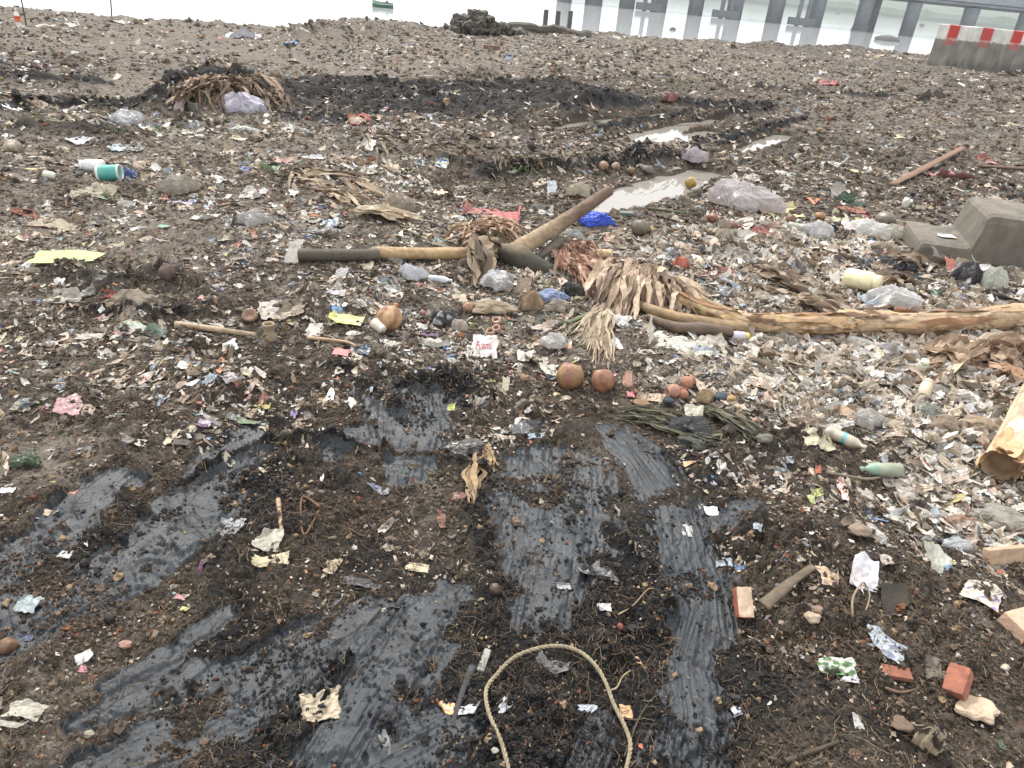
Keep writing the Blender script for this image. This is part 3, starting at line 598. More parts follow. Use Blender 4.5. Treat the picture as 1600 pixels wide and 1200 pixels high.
LAND = []           # (x, y, phrase) landmarks used in labels
def scale_at(px, py):
    p, t = hit(px, py); el = math.asin(min(1, (EYE-p[2])/np.linalg.norm(p-np.array([0, 0, EYE])))); return p, t/FPX, el
def wh(px, py, w, h, flat=True):
    p, s, el = scale_at(px, py); return p, w*s, h*s/(math.sin(el) if flat else 1.), s
_sd = [1000]
def nsd(): _sd[0] += 7; return _sd[0]
def put(name, V, F, mat, col, label, cat, group=None, smooth=False, p=None, keep=None):
    c = V.mean(0); c[2] = V[:, 2].min(); o = mesh(name, V, F, mat, col, smooth, loc=c); tag(o, label, cat, group)
    e = max(np.ptp(V[:, 0]), np.ptp(V[:, 1]))/2; KEEP.append((c[0], c[1], e*(.8 if keep is None else keep))); return o
def colorize(spec, uv, V, sd):
    """spec: one colour, or a list of (colour, weight) patches that a print or dirt makes"""
    if isinstance(spec, list):
        n = 2.2; f = pn(uv[:, 0]*n*2+sd*.1, uv[:, 1]*n*2, sd)+.4*pn(uv[:, 0]*9, uv[:, 1]*9+sd*.1, sd+1); f = (f-f.min())/(np.ptp(f)+1e-9)
        c = np.zeros((len(uv), 3)); acc = 0; tot = sum(w for _, w in spec)
        for col, w in spec:
            m = (f >= acc/tot-1e-9); c[m] = s2l(col); acc += w
    else: c = np.tile(s2l(spec), (len(uv), 1))
    lu = c@np.array([.3, .6, .1]); c = .9*(lu[:, None]+(c-lu[:, None])*.78)
    return vary(c, V, sd, .16, 25)
def item(px, py, w, h, spec, label, cat, name, rot=0., crumple=.5, mat=None, n=18, ragged=.4, folds=1, kindof='sheet', lift=.006, smooth=False, tall=None, group=None, tilt=(0, 0), sd=None, sharp=.75):
    """one litter thing seen about w x h px large at a photo pixel"""
    sd = sd or nsd(); p, ww, ll, s = wh(px, py, w, h, False); el = scale_at(px, py)[2]; tt = math.atan(max(0, tilt[1])+.12)
    if kindof == 'sheet': ll = h*s/(math.sin(el)*math.cos(tt)+math.cos(el)*math.sin(tt))
    bh = max((h*s-.62*ww*math.sin(el))/math.cos(el), .22*ww)
    if kindof == 'sheet':
        ll = min(ll, ww*2.2) if h < w else ll*.9
        P, F, uv = sheet(sd, ww, ll, crumple, n, ragged, folds)
    elif kindof == 'bag': P, F, uv = bag(sd, ww*.95, ww*.7, bh*1.35, 56, sharp)
    elif kindof == 'stone': P, F, uv = blob(sd, ww, ww*.8, bh*1.1, 22, .3); P[:, 2] += bh*.3; uv = uv[:, :2]
    V = drape(P, p[0], p[1], math.radians(rot), lift, .8 if kindof == 'sheet' else .2, tilt)
    if kindof == 'sheet': smooth = smooth
    return put(name, V, F, mat or M_film, colorize(spec, uv, V, sd), label, cat, group, smooth or kindof == 'stone')
def on_line(pts, r=None, lift=0.):
    """photo pixels -> points on the ground, with sizes in px turned to metres"""
    P = []; S = []
    for k, (px, py) in enumerate(pts):
        p, s, el = scale_at(px, py); P.append(p+np.array([0, 0, lift])); S.append(s)
    return np.array(P), np.array(S)
def ray_at(px, py, q):
    """the 3D point seen at (px, py) as far out as the ground point q"""
    d = ray(px, py)[0]; t = q[1]/d[1]; return np.array([d[0]*t, q[1], EYE+d[2]*t])
# ------------------------------------------------------------------ fallen banana stems
def stem_colors(V, n, m, sd, base, patches):
    i = np.repeat(np.arange(m), n); a = np.tile(np.arange(n)/n*2*np.pi, m); c = np.tile(s2l(base), (m*n, 1))
    for (i0, i1, col, thr) in patches:
        f = ss(thr, thr+.25, pn(i*.18+sd, np.cos(a)*1.2+sd*.3, sd+i0)+.5*pn(i*.05, np.sin(a)*3.5+np.cos(a)*2, sd+1+i0)); f = f*((i >= i0) & (i <= i1)); c = c*(1-f[:, None])+s2l(col)*f[:, None]
    f = .6+.5*(pn(np.cos(a)*7+3, np.sin(a)*7+i*.05, sd+5)*.5+.5)+.25*(pn(np.cos(a)*16+3, np.sin(a)*16+i*.05, sd+6)*.5+.5)+.35*pn(np.cos(a)*34+3, np.sin(a)*34+i*.07, sd+7)-.35*(((i+7) % 23) < 1); return c*f[:, None]
def build_stem_long():
    P, S = on_line([(1640, 506),(1590, 510),(1500, 516),(1400, 520),(1300, 520),(1210, 519),(1150, 512),(1085, 495),(1030, 472),(975, 449)])
    rp = np.array([20, 19, 17, 17, 17, 16, 13.5, 10, 7, 5.])*S; P[:, 2] += rp*.9; P[-3:, 2] += np.array([.03, .06, .08])
    P = resample(P, 150); rr = np.interp(np.linspace(0, 1, 150), np.linspace(0, 1, 10), rp); rr = rr*(1+.05*pn(np.arange(150)*.10, np.zeros(150), 3)+.05*(((np.arange(150)+7) % 23) < 2))
    root = empty('fallen_banana_stem', P[75]*[1, 1, 0]); tag(root, 'long fallen banana stem with peeling tan bark, lying across the litter to its dry leaves', 'banana stem')
    V, F = tube(P, rr, 56, True, rough=.12, seed=5); c = stem_colors(V, 56, 150, 3, (182, 158, 126), [(0, 150, (112, 78, 54), -.08), (80, 130, (160, 150, 84), .25), (0, 95, (214, 190, 158), .12), (65, 150, (140, 104, 56), .2), (0, 150, (70, 52, 40), .38)])
    mesh('trunk', V, F, M_stem, np.concatenate([c, np.tile(s2l((120, 95, 70)), (2, 1))]), True, root)
    g = np.random.default_rng(3)
    for k in range(30):      # sheaths peeling off
        i0 = g.integers(2, 120); ln = g.integers(10, 27); seg = P[i0:i0+ln].copy(); a = g.uniform(-.3, 2.6); T, N, B = frames(P)
        off = np.array([N[i]*math.cos(a)+B[i]*abs(math.sin(a)) for i in range(i0, i0+ln)]); seg += off*(rr[i0:i0+ln]*(1.0+np.linspace(.0, .35*g.random(), ln)))[:, None]
        V, F = ribbon(resample(seg, 14), rr[i0]*g.uniform(.5, 1.1)*np.sin(np.linspace(.25, 3.0, 14)), 40+k, .35, 5, a+1.57, .3); mesh('peeling_sheath', V, F, M_leaf, vary(s2l([(205, 172, 132), (150, 112, 80), (190, 160, 126), (110, 84, 62)][k % 4]), V, k, .3, 30), True, root)
    # two leaf stalks splitting from the crown end
    for pts, rs, cc in (([(1165, 524),(1110, 518),(1060, 508),(1010, 492),(978, 476)], [9, 10, 9, 8, 5], (156, 128, 88)), ([(1140, 528),(1090, 527),(1050, 520),(1010, 502)], [8, 11, 8, 5], (92, 72, 54)), ([(1150, 500),(1090, 476),(1040, 455),(985, 440)], [6, 6, 5, 4], (160, 134, 96)), ([(1110, 492),(1060, 470),(1010, 458)], [4, 5, 4], (170, 146, 106))):
        Q, S2 = on_line(pts); q = np.array(rs)*S2; Q[:, 2] += q+.01; Q = resample(Q, 26); q = np.interp(np.linspace(0, 1, 26), np.linspace(0, 1, len(rs)), q)
        V, F = tube(Q, q, 12, rough=.12, seed=int(pts[0][0])); mesh('leaf_stalk', V, F, M_stem, vary(vary(s2l(cc)*.85+.02, V, 9, .35, 14), V, 4, .35, 70), True, root)
    KEEP.extend([(q[0], q[1], .09) for q in P[::8]]); LAND.append((P[65][0], P[65][1], 'the long banana stem'))
build_stem_long()
def build_stem_short():
    a, sa, _ = scale_at(1553, 752); b, sb, _ = scale_at(1612, 640); a = a+np.array([0, 0, .075]); b = b+np.array([0, 0, .10]); c = b+(b-a)*1.2
    P = resample(np.stack([a, b, c]), 40); rr = np.linspace(.070, .080, 40)*(1+.03*pn(np.arange(40)*.3, np.zeros(40), 4)); rr[0] *= 1.02
    root = empty('cut_banana_stem', a*[1, 1, 0]); tag(root, 'thick cut banana stem, its hollow peeled end towards the viewer', 'banana stem')
    n = 60; V, F = tube(P, rr, n, False, rough=.08, seed=8)
    e = np.arange(n); V[:n] += (b-a)/np.linalg.norm(b-a)*(.02*pn(e*.7, e*0, 3))[:, None]
    c_ = stem_colors(V, n, 40, 11, (206, 182, 152), [(0, 40, (150, 120, 92), .05), (0, 40, (226, 206, 180), .2)]); mesh('trunk', V, F, M_stem, c_, True, root)
    T = (b-a)/np.linalg.norm(b-a); inner = [(1., .0), (.86, .005), (.8, .06), (.5, .075), (.001, .08)]
    Vs = []; T_, N, B = frames(P); al = e/n*2*np.pi
    for f, d in inner: Vs.append(a+T*d+np.outer(np.cos(al)*rr[0]*f, N[0])+np.outer(np.sin(al)*rr[0]*f, B[0]))
    i, j = np.meshgrid(np.arange(4), np.arange(n), indexing='ij'); j2 = (j+1) % n
    mesh('hollow_core', np.concatenate(Vs), np.stack([i*n+j, (i+1)*n+j, (i+1)*n+j2, i*n+j2], -1).reshape(-1, 4), M_stem, L(140, 112, 86), True, root)
    g = np.random.default_rng(5)
    for k in range(12):
        an = g.uniform(-.5, 3.6); s0 = a+(N[0]*math.cos(an)+B[0]*math.sin(an))*rr[0]*1.04; q = [s0+T*.10*g.uniform(.4, 2), s0+T*.02, s0-T*g.uniform(.0, .035)+(N[0]*math.cos(an)+B[0]*math.sin(an))*g.uniform(0, .03)]
        V, F = ribbon(resample(q, 10), .06*np.sin(np.linspace(.8, 2.9, 10)), 70+k, .3, 5, an+1.57, .4); mesh('peeling_sheath', V, F, M_leaf, vary(s2l((212, 176, 134)), V, k, .2, 30), True, root)
    KEEP.extend([(q[0], q[1], .13) for q in P[::4]]); LAND.append((a[0], a[1], 'the cut banana stem end'))
build_stem_short()
def leaf_bunch(name, strips, label, cat, cols, wid, lift=.02, curl=.35, group=None, mat=None, arch=.05):
    """many long dry strips from anchor px to end px, one mesh"""
    g = np.random.default_rng(nsd()); parts = []
    for (x0, y0, x1, y1, n, sp) in strips:
        for k in range(n):
            a, s0, _ = scale_at(x0+g.normal(0, sp*.5), y0+g.normal(0, sp*.25)); b, s1, _ = scale_at(x1+g.normal(0, sp), y1+g.normal(0, sp*.4)); m = (a+b)/2+np.array([g.normal(0, .02), g.normal(0, .02), g.uniform(.2, 1)*arch+lift])
            a[2] += lift*g.uniform(.3, 1.8); b[2] += g.uniform(.003, .02); q = resample(np.stack([a, a*.5+m*.5+[0, 0, arch*.3], m, b*.6+m*.4, b]), 16); q[:, :2] += .012*np.stack([pn(np.arange(16)*.4, np.full(16, k*3.1), 5), pn(np.arange(16)*.4, np.full(16, k*3.1), 6)], 1)
            V, F = ribbon(q, wid*s0*g.uniform(.5, 1.4)*np.sin(np.linspace(.5, 3.0, 16)), int(g.integers(9999)), curl, 5, g.uniform(-.6, .6), .3)
            parts.append((V, F, vary(s2l(cols[g.integers(len(cols))]), V, k, .3, 25)))
    V, F, C = join(parts); o = put(name, V, F, mat or M_leaf, C, label, cat, group, smooth=False, keep=.5); return o
DRYC = [(186, 164, 140), (164, 142, 120), (144, 122, 102), (200, 180, 156), (118, 98, 82)]
leaf_bunch('dry_leaves', [(985, 440, 965, 495, 34, 14), (1000, 446, 1010, 485, 26, 16), (960, 440, 930, 470, 20, 14), (1040, 465, 1060, 500, 16, 18), (1010, 450, 1110, 490, 10, 12)], 'hanging curtain of brown dry banana leaves over the crown of the long stem', 'dry leaves', DRYC, 12, .07, arch=.07, curl=.55)
leaf_bunch('dry_leaves', [(960, 478, 930, 545, 40, 14), (950, 480, 905, 530, 22, 14), (940, 510, 945, 570, 16, 12)], 'fan of grey brown frayed dry leaf below the crown of the long stem', 'dry leaves', [(168, 152, 128), (150, 134, 112), (126, 108, 88), (184, 168, 144)], 4.5, .01, arch=.03)
leaf_bunch('dry_leaves', [(735, 395, 770, 372, 60, 22), (770, 390, 735, 378, 50, 18), (760, 375, 790, 378, 50, 18)], 'crinkled heap of small brown leaves on the crossing of the wooden poles', 'dry leaves', [(188, 160, 134), (160, 130, 106), (128, 98, 78), (204, 180, 156)], 6.5, .09, .8, arch=.04)
leaf_bunch('dry_leaves', [(880, 400, 900, 425, 40, 18), (890, 420, 930, 445, 50, 20), (900, 395, 920, 415, 30, 12)], 'tangle of pinkish brown leaves right of the forked timber', 'dry leaves', [(180, 140, 118), (150, 112, 92), (120, 88, 72), (196, 166, 144)], 6, .05, .8, arch=.04)
leaf_bunch('dry_leaves', [(1580, 540, 1450, 590, 14, 22), (1600, 560, 1500, 560, 10, 20), (1530, 555, 1600, 600, 8, 12), (1440, 555, 1530, 575, 6, 14)], 'spread of broad brown dry leaves before the right end of the long banana stem', 'dry leaves', DRYC, 24, .02, .6, arch=.05)
leaf_bunch('dry_leaves', [(1460, 565, 1600, 605, 2, 3), (1540, 580, 1610, 612, 2, 4)], 'brown stalk with leaf scraps slanting to the right edge below the long banana stem', 'stalk', [(140, 104, 82), (170, 136, 108)], 16, .03, .6, arch=.02)
leaf_bunch('rotting_greens', [(975, 648, 1060, 668, 50, 14), (1000, 660, 1090, 684, 40, 12), (1110, 645, 1190, 688, 50, 10), (1075, 690, 1125, 694, 24, 7)], 'dark green wilted palm fronds in a flattened heap beside the terracotta pots', 'wilted greens', [(62, 62, 48), (88, 88, 66), (46, 46, 38), (118, 116, 92)], 3.6, .012, .5, arch=.025)
leaf_bunch('leaf_stack', [(300, 150, 322, 128, 60, 22), (330, 112, 362, 122, 90, 20), (380, 130, 405, 148, 90, 24), (300, 155, 280, 168, 30, 16), (340, 140, 346, 156, 90, 36), (420, 160, 440, 168, 30, 20)], 'pile of brown dry leaves heaped over the dark mound', 'dry leaves', [(140, 118, 98), (112, 92, 76), (86, 70, 58), (164, 142, 120)], 5, .06, .6, arch=.08)
leaf_bunch('dry_straw', [(745, 715, 738, 790, 8, 5), (760, 700, 770, 735, 6, 5)], 'frayed tan bark fibres hanging from the black sole in the mud', 'bark fibre', [(150, 126, 92), (120, 96, 68)], 8, .01, .3, arch=.01)
leaf_bunch('dry_leaves', [(1200, 440, 1300, 480, 14, 20), (1180, 430, 1250, 450, 10, 20), (1240, 470, 1320, 500, 10, 14)], 'loose heap of grey brown curled leaves behind the middle of the long banana stem', 'dry leaves', [(160, 142, 122), (140, 122, 104), (180, 164, 144), (110, 94, 80)], 12, .02, .7, arch=.04)
leaf_bunch('dry_leaves', [(1370, 410, 1460, 425, 14, 16), (1430, 445, 1350, 440, 8, 16)], 'brown flattened leaves in front of the concrete step', 'dry leaves', [(110, 94, 80), (140, 120, 100), (84, 70, 60)], 20, .02, .5, arch=.05)
leaf_bunch('dry_leaves', [(560, 335, 650, 345, 8, 12), (600, 330, 640, 320, 6, 10)], 'pale crumpled leaf sheath left of the red striped cloth', 'dry leaf', [(196, 180, 156), (180, 162, 136)], 12, .02, .6, arch=.05)
leaf_bunch('dry_leaves', [(470, 275, 520, 290, 18, 26), (500, 300, 550, 316, 18, 22), (540, 285, 580, 310, 10, 20)], 'torn tan leaf strips lying in the litter left of the middle', 'dry leaves', [(170, 154, 132), (150, 130, 108), (120, 102, 84)], 7, .015, .6, arch=.03)
leaf_bunch('dry_leaves', [(x_, 262-.08*(x_-760)/1., x_+22, 268-.08*(x_-760), 7, 14) for x_ in range(770, 1060, 24)], 'matted grey straw on the ridge before the long puddle', 'straw', [(104, 92, 76), (84, 74, 60), (126, 112, 92)], 4, .08, .4, arch=.03)
leaf_bunch('dry_leaves', [(x_, 212+12*(k_ % 3), x_+26, 216+12*(k_ % 3), 6, 16) for k_, x_ in enumerate(range(560, 740, 20))], 'matted grey straw left of the mud ridge', 'straw', [(104, 92, 76), (124, 110, 92), (84, 74, 60)], 5, .05, .4, arch=.03)
# ------------------------------------------------------------------ timber frame with a forked knee
def build_frame():
    root_p, s, _ = scale_at(800, 412); root = empty('forked_timber', root_p); tag(root, 'forked wooden timber with a raised pole and a long pole lying flat, wrapped in leaves', 'timber')
    def pole(name, pts, rs, zs, col, n=16, sd=1, rough=.06, mt=None, sxy=(1, 1)):
        P, S = on_line(pts); r = np.array(rs)*S; P[:, 2] += r+np.array(zs); m = 36; Q = resample(P, m); r = np.interp(np.linspace(0, 1, m), np.linspace(0, 1, len(rs)), r)
        V, F = tube(Q, r, n, True, sxy[0], sxy[1], rough, sd); c = vary(vary(s2l(col), V, sd, .22, 12), V, sd+2, .3, 60); mesh(name, V, F, mt or M_wood, c, True, root); KEEP.extend([(q[0], q[1], .06) for q in Q[::6]]); return Q
    pole('pole', [(586, 407), (650, 409), (700, 409), (755, 408), (800, 408)], [9, 9.5, 9.5, 9.5, 9], [.015]*5, (176, 150, 112))
    P, S = on_line([(468, 410), (520, 411), (590, 410)]); r = 9.5*S.mean(); P[:, 2] += r+.012; Q = resample(P, 8); V, F = tube(Q, np.full(8, r), 20, False); mesh('pipe', V, F, M_wood, vary(s2l((84, 78, 68)), V, 3, .2, 10), True, root)
    V, F = tube(Q+np.array([0, 0, .0]), np.full(8, r*.8), 20, True); mesh('pipe_core', V, F, M_wood, L(36, 32, 28), True, root)  # dark capped tube filling the bore, flush with the pipe ends
    pole('pole', [(880, 405), (915, 407), (952, 406)], [6, 8, 7], [.01]*3, (206, 180, 140), sd=4)
    # raised pole: given by two ends in the air
    a, s0, _ = scale_at(800, 408); q1 = a+np.array([0, .0, .06]); b = ray_at(953, 297, np.array([0, a[1]+.42, 0])); k_ = ray_at(872, 352, np.array([0, a[1]+.2, 0])); q1 = ray_at(800, 395, a)
    m = 40; Q = resample(np.stack([q1, k_, b]), m); t = np.linspace(0, 1, m); r = np.interp(t, [0, .5, 1], [15*s0, 12*s0, 8.6*s0]); V, F = tube(Q, r, 16, True, rough=.06, seed=21)
    cc = s2l((158, 138, 110))*(1-ss(.35, .7, t))[:, None]+s2l((112, 92, 78))*ss(.35, .7, t)[:, None]; C = np.concatenate([np.repeat(cc, 16, 0), cc[:1], cc[-1:]]); mesh('raised_pole', V, F, M_wood, vary(vary(C, V, 8, .25, 14), V, 5, .3, 60), True, root)
    # forked knee, dark below
    Q = resample(np.stack([ray_at(780, 391, a), ray_at(808, 402, a-[0, .03, 0]), ray_at(838, 419, a-[0, .06, 0]), ray_at(866, 425, a-[0, .10, 0])]), 24); r = np.interp(np.linspace(0, 1, 24), [0, .35, .7, 1], [10*s0, 21*s0, 18*s0, 9*s0])
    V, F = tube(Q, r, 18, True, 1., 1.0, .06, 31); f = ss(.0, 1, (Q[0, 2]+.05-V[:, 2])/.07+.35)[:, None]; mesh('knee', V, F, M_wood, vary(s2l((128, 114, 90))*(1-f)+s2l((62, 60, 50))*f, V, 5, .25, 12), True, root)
    Q = resample(np.stack([ray_at(838, 404, a+[0, .05, 0]), ray_at(860, 388, a+[0, .1, 0]), ray_at(876, 374, a+[0, .14, 0])]), 14); V, F = tube(Q, np.linspace(6, 10, 14)*s0, 12, True, 1, .8, .3, 5); mesh('hanging_rag', V, F, M_cloth, vary(s2l((98, 92, 82)), V, 5, .3, 18), True, root)
    V, F, uv = bag(55, .10, .09, .10, 22); V = V-V.mean(0)+ray_at(862, 366, a+[0, .17, 0]); mesh('knotted_rag', V, F, M_cloth, vary(s2l((126, 118, 104)), V, 6, .35, 18), True, root)
    # round felloe leaning on the pole, and rags below
    c = ray_at(727, 418, a-[0, .12, 0]); V, F = lathe([(.012, -.012), (.052, -.016), (.056, 0), (.052, .016), (.012, .012), (.010, 0)], 24); V = V@np.array([[1, 0, 0], [0, .35, .94], [0, -.94, .35]]); V = V+c; put('wooden_pulley', V, F, M_wood, vary(s2l((112, 92, 82)), V, 3, .25, 20), 'round brown wooden pulley leaning on the flat pole', 'pulley', smooth=True)
    LAND.append((root_p[0], root_p[1], 'the forked timber')); p, _, _ = scale_at(530, 408); LAND.append((p[0], p[1], 'the dark pipe end'))
build_frame()
leaf_bunch('rag', [(742, 400, 752, 445, 8, 8), (745, 395, 795, 410, 8, 7)], 'brown torn rag draped over the flat pole beside the pulley', 'rag', [(146, 130, 108), (120, 104, 86), (96, 84, 70)], 30, .09, .4, arch=.03, mat=M_cloth)
item(778, 446, 50, 32, (176, 176, 176), 'grey rumpled netted cloth spilling below the forked timber', 'cloth', 'crumpled_cloth', mat=M_cloth, kindof='bag')
item(612, 402, 60, 22, (132, 128, 116), 'grey shredded rag tangled round the joint of pipe and pole', 'rag', 'shredded_rag', mat=M_cloth, kindof='bag')
item(655, 404, 22, 26, (118, 114, 104), 'small grey knotted rag hanging on the flat pole', 'rag', 'knotted_rag_bundle', mat=M_cloth, kindof='bag')
# ------------------------------------------------------------------ concrete step block
def build_step():
    A, s, _ = scale_at(1427, 397); B, s2, _ = scale_at(1600, 428); ex = (B-A)[:2]; Lx = np.linalg.norm(ex); ex /= Lx; ey = np.array([-ex[1], ex[0]]); 
    if ey[1] < 0: ey = -ey
    sm_ = s; x1 = Lx*.48; prof = [(0., -.25), (0.012, .085), (.035, .11), (x1-.04, .113), (x1-.012, .13), (x1+.02, .35), (x1+.05, .378), (x1+1.25, .385), (x1+1.25, -.25)]
    bnd = []; N = 90; pr = np.array(prof); seg = np.r_[0, np.cumsum(np.hypot(*np.diff(pr, axis=0).T))]; tt = np.linspace(0, seg[-1], N); px_ = np.interp(tt, seg, pr[:, 0]); pz = np.interp(tt, seg, pr[:, 1])
    D = np.linspace(0, .62, 16); V = []
    for k, d in enumerate(D):
        edge = .015 if k in (0, 15) else 0; X = px_+(edge*.5 if k in (0, 15) else 0); Z = pz-edge; n_ = .006*pn(X*9, Z*9+d*7, 3)
        V.append(np.stack([A[0]+ex[0]*X+ey[0]*(d+n_)-ex[0]*.03*d, A[1]+ex[1]*X+ey[1]*(d+n_), A[2]+Z+.006*pn(X*7, np.full(N, d*9), 4)+.004*pn(X*30, np.full(N, d*30), 4)], 1))
    V = np.concatenate(V); m = len(D); i, j = np.meshgrid(np.arange(m-1), np.arange(N-1), indexing='ij'); a = i*N+j; F = [np.stack([a, a+N, a+N+1, a+1], -1).reshape(-1, 4)]
    # side faces (front and back), as columns down to the ground
    parts = []
    for k, sg in ((0, 1), (m-1, -1)):
        top = V[k*N:(k+1)*N]; ok = np.arange(N); rows = []
        for f in np.linspace(0, 1, 14): q = top.copy(); q[:, 2] = top[:, 2]*(1-f)+(A[2]-.25)*f; q[:, :2] += ey*(-sg)*(.010*(1-(1-min(1, f*8))**2)+.006*pn(top[:, 0]*14, np.full(N, f*5), 7))[:, None] if f > 0 else 0; rows.append(q)
        W_ = np.concatenate(rows); i2, j2 = np.meshgrid(np.arange(13), np.arange(N-1), indexing='ij'); b = i2*N+j2; G = np.stack([b, b+1, b+N+1, b+N], -1).reshape(-1, 4); parts.append((W_, G if sg > 0 else G[:, ::-1]))
    V, F = join([(V, F[0])]+parts); o = put('concrete_step_block', V, F, litmat('weathered_concrete', .9, .55, (.12, .105, .09), 14., bump=.5, bd=.006), vary(vary(s2l((112, 106, 96)), V, 5, .3, 4), V, 8, .2, 22), 'worn grey concrete block of two steps at the right edge', 'concrete steps', smooth=False)
    weld(o, 1e-4)
    for v in o.data.polygons: v.use_smooth = False
    for f in np.linspace(0, 1.2, 7): KEEP.append((A[0]+ex[0]*f, A[1]+ex[1]*f+.2, .26))
    LAND.append((A[0]+.25, A[1]+.1, 'the concrete steps'))
    # paper on the lower tread
    sd = 9; P, Fq, uv = sheet(sd, .13, .09, .25, 12, .3, 1); c = A[:2]+ex*(x1*.62)+ey*.22; V = P+np.array([c[0], c[1], A[2]+.118]); V[:, 2] = np.maximum(V[:, 2], A[2]+.124)
    put('paper_sheet', V, Fq, M_paper, L(228, 228, 226), 'white crumpled paper lying on the lower concrete step', 'paper')
build_step()
# ------------------------------------------------------------------ striped concrete barrier
def build_barrier():
    A, s, _ = scale_at(1462, 105); top = ray_at(1480, 38, A); h = top[2]-A[2]; B, s2, _ = scale_at(1600, 112); d = (B-A)[:2]; d /= np.linalg.norm(d); d = np.array([d[0], d[1]]); Lx = 6.; nrm = np.array([-d[1], d[0]])
    c = np.array([A[0], A[1]])+d*Lx/2+nrm*.2; rot = math.atan2(d[1], d[0])
    root = empty('road_barrier', (c[0], c[1], A[2])); tag(root, 'grey concrete barrier wall with a white top band and red painted stripes', 'barrier')
    V, F = box((c[0], c[1], A[2]+h/2-.2), (Lx, .4, h+.4), rot, .03, 80, .012, 3)
    u = (V[:, :2]-A[:2])@d; z = V[:, 2]-A[2]; g = s2l((132, 128, 120))*np.ones((len(V), 3)); g *= (1+.3*pn(u*1.6, z*2.5, 3)+.2*pn(u*6, z*1.2, 4)-.45*ss(.35, .0, z+.25*pn(u*3, u*0, 9)))[:, None]
    zz = h*.66+.05*pn(u*3, u*0, 5)+.03*pn(u*14, u*0, 6); wht = ss(-.02, .02, z-zz); g = g*(1-wht[:, None])+s2l((222, 220, 214))*wht[:, None]
    per = 1.9; ph = ((u-.02) % per)/per; red = (ph < .34) & (z > h*.54+.06*pn(u*4, u*0, 8)); fade = np.where(z > h*.70, 1, .55); rr = s2l((196, 56, 50))*np.ones((len(V), 3)); g = np.where(red[:, None], rr*fade[:, None]+g*(1-fade[:, None]), g)
    mesh('wall_body', V, F, M_conc, g, False, root)
    KEEP.append((c[0], c[1], 3.)); LAND.append((A[0]+1, A[1], 'the striped barrier'))
build_barrier()
# ------------------------------------------------------------------ rope
def build_rope():
    pts = [(800, 1235), (792, 1200), (782, 1166), (763, 1121), (759, 1087), (775, 1063), (802, 1037), (837, 1023), (871, 1019), (902, 1027), (926, 1046), (943, 1073), (957, 1108), (974, 1142), (983, 1170), (979, 1200), (970, 1240)]
    P, S = on_line(pts); P = resample(P, 260); r = 3.3*S.mean(); P[:, 2] = np.convolve(np.pad(P[:, 2], 8, 'edge'), np.ones(17)/17, 'valid')+r*1.2+.006+.012*np.sin(np.linspace(0, 3.1, 260)); seg = np.r_[0, np.cumsum(np.linalg.norm(np.diff(P, axis=0), axis=1))]; T, N, B = frames(P)
    parts = []
    for k in range(3):
        a = seg/(r*7.5)*2*np.pi+k*2.094; Q = P+(N*np.cos(a)[:, None]+B*np.sin(a)[:, None])*r*.52; V, F = tube(Q, np.full(260, r*.56), 7); parts.append((V, F, vary(s2l((150, 138, 114)), V, k, .3, 60)))
    V, F, C = join(parts); put('rope', V, F, M_rope, C, 'loop of thin tan twisted rope lying on the black mud', 'rope', smooth=True, keep=.1); LAND.append((P[130][0], P[130][1]-.1, 'the rope loop'))
build_rope()
# ------------------------------------------------------------------ coconuts and round fruit
def nut(px, py, d, col, label, name='coconut', cat='coconut', sq=(1, 1, 1), lift=0., group=None, col2=None, eyes=True):
    p, s, el = scale_at(px, py+d*.33); D = d*s*.95; sd = nsd(); P, F, dd = blob(sd, D*sq[0], D*sq[1]*.95, D*sq[2]*.95, 34, .13); P = rot2(P, sd)
    c = s2l(col)*np.ones((len(P), 3)); 
    if col2: f = ss(-.1, .5, pn(dd[:, 0]*1.5+sd, dd[:, 1]*1.5+dd[:, 2], sd))[:, None]; c = c*(1-f)+s2l(col2)*f
    q = D*sq[2]*.5; V = P+np.array([p[0], p[1], p[2]+q*.76+lift]); return put(name, V, F, M_nut, vary(vary(c, V, sd, .2, 12), V, sd+3, .22, 70), label, cat, group, True, keep=1.1)
nut(608, 497, 43, (150, 112, 84), 'single brown coconut beside a white cup, below the dark pipe', col2=(186, 150, 110)); p_, _, _ = scale_at(608, 510); LAND.append((p_[0], p_[1], 'the single coconut'))
nut(888, 587, 46, (152, 120, 84), 'larger smooth tan coconut, left one of the pair', col2=(146, 98, 80)); nut(940, 594, 41, (150, 104, 76), 'smaller reddish coconut, right one of the pair', col2=(120, 72, 62)); p_, _, _ = scale_at(912, 605); LAND.append((p_[0], p_[1], 'the pair of coconuts'))
nut(1078, 286, 19, (176, 140, 70), 'small yellow green coconut at the near end of the long puddle', col2=(140, 130, 70)); nut(1112, 341, 18, (142, 100, 78), 'brown coconut left below the white draped bag')
nut(1143, 354, 18, (128, 88, 74), 'brown coconut at the left end of the red scraps'); nut(1210, 315, 20, (146, 116, 88), 'brown coconut behind the yellow paper', sq=(1, 1, .85)); nut(1280, 336, 20, (150, 106, 66), 'orange brown half coconut behind the white scraps', sq=(1, 1, .7)); nut(1234, 343, 17, (120, 88, 70), 'dark coconut between the yellow paper and the white scraps')
nut(1381, 341, 32, (126, 118, 108), 'big grey husk behind the white knotted bag', 'coconut_husk', 'coconut', sq=(1, .9, .8)); nut(1088, 300, 15, (112, 102, 92), 'small grey nut below the yellow green coconut')
nut(731, 480, 18, (170, 130, 106), 'small pinkish round nut behind the white lettered packet', 'nut', 'nut'); nut(22, 229, 30, (152, 138, 120), 'pale grey striped husk at the left edge', 'coconut_husk', 'coconut', sq=(1.1, .9, .8)); nut(942, 260, 17, (150, 116, 92), 'left brown nut on the mud ridge'); nut(961, 261, 15, (156, 132, 108), 'right pale nut on the mud ridge')
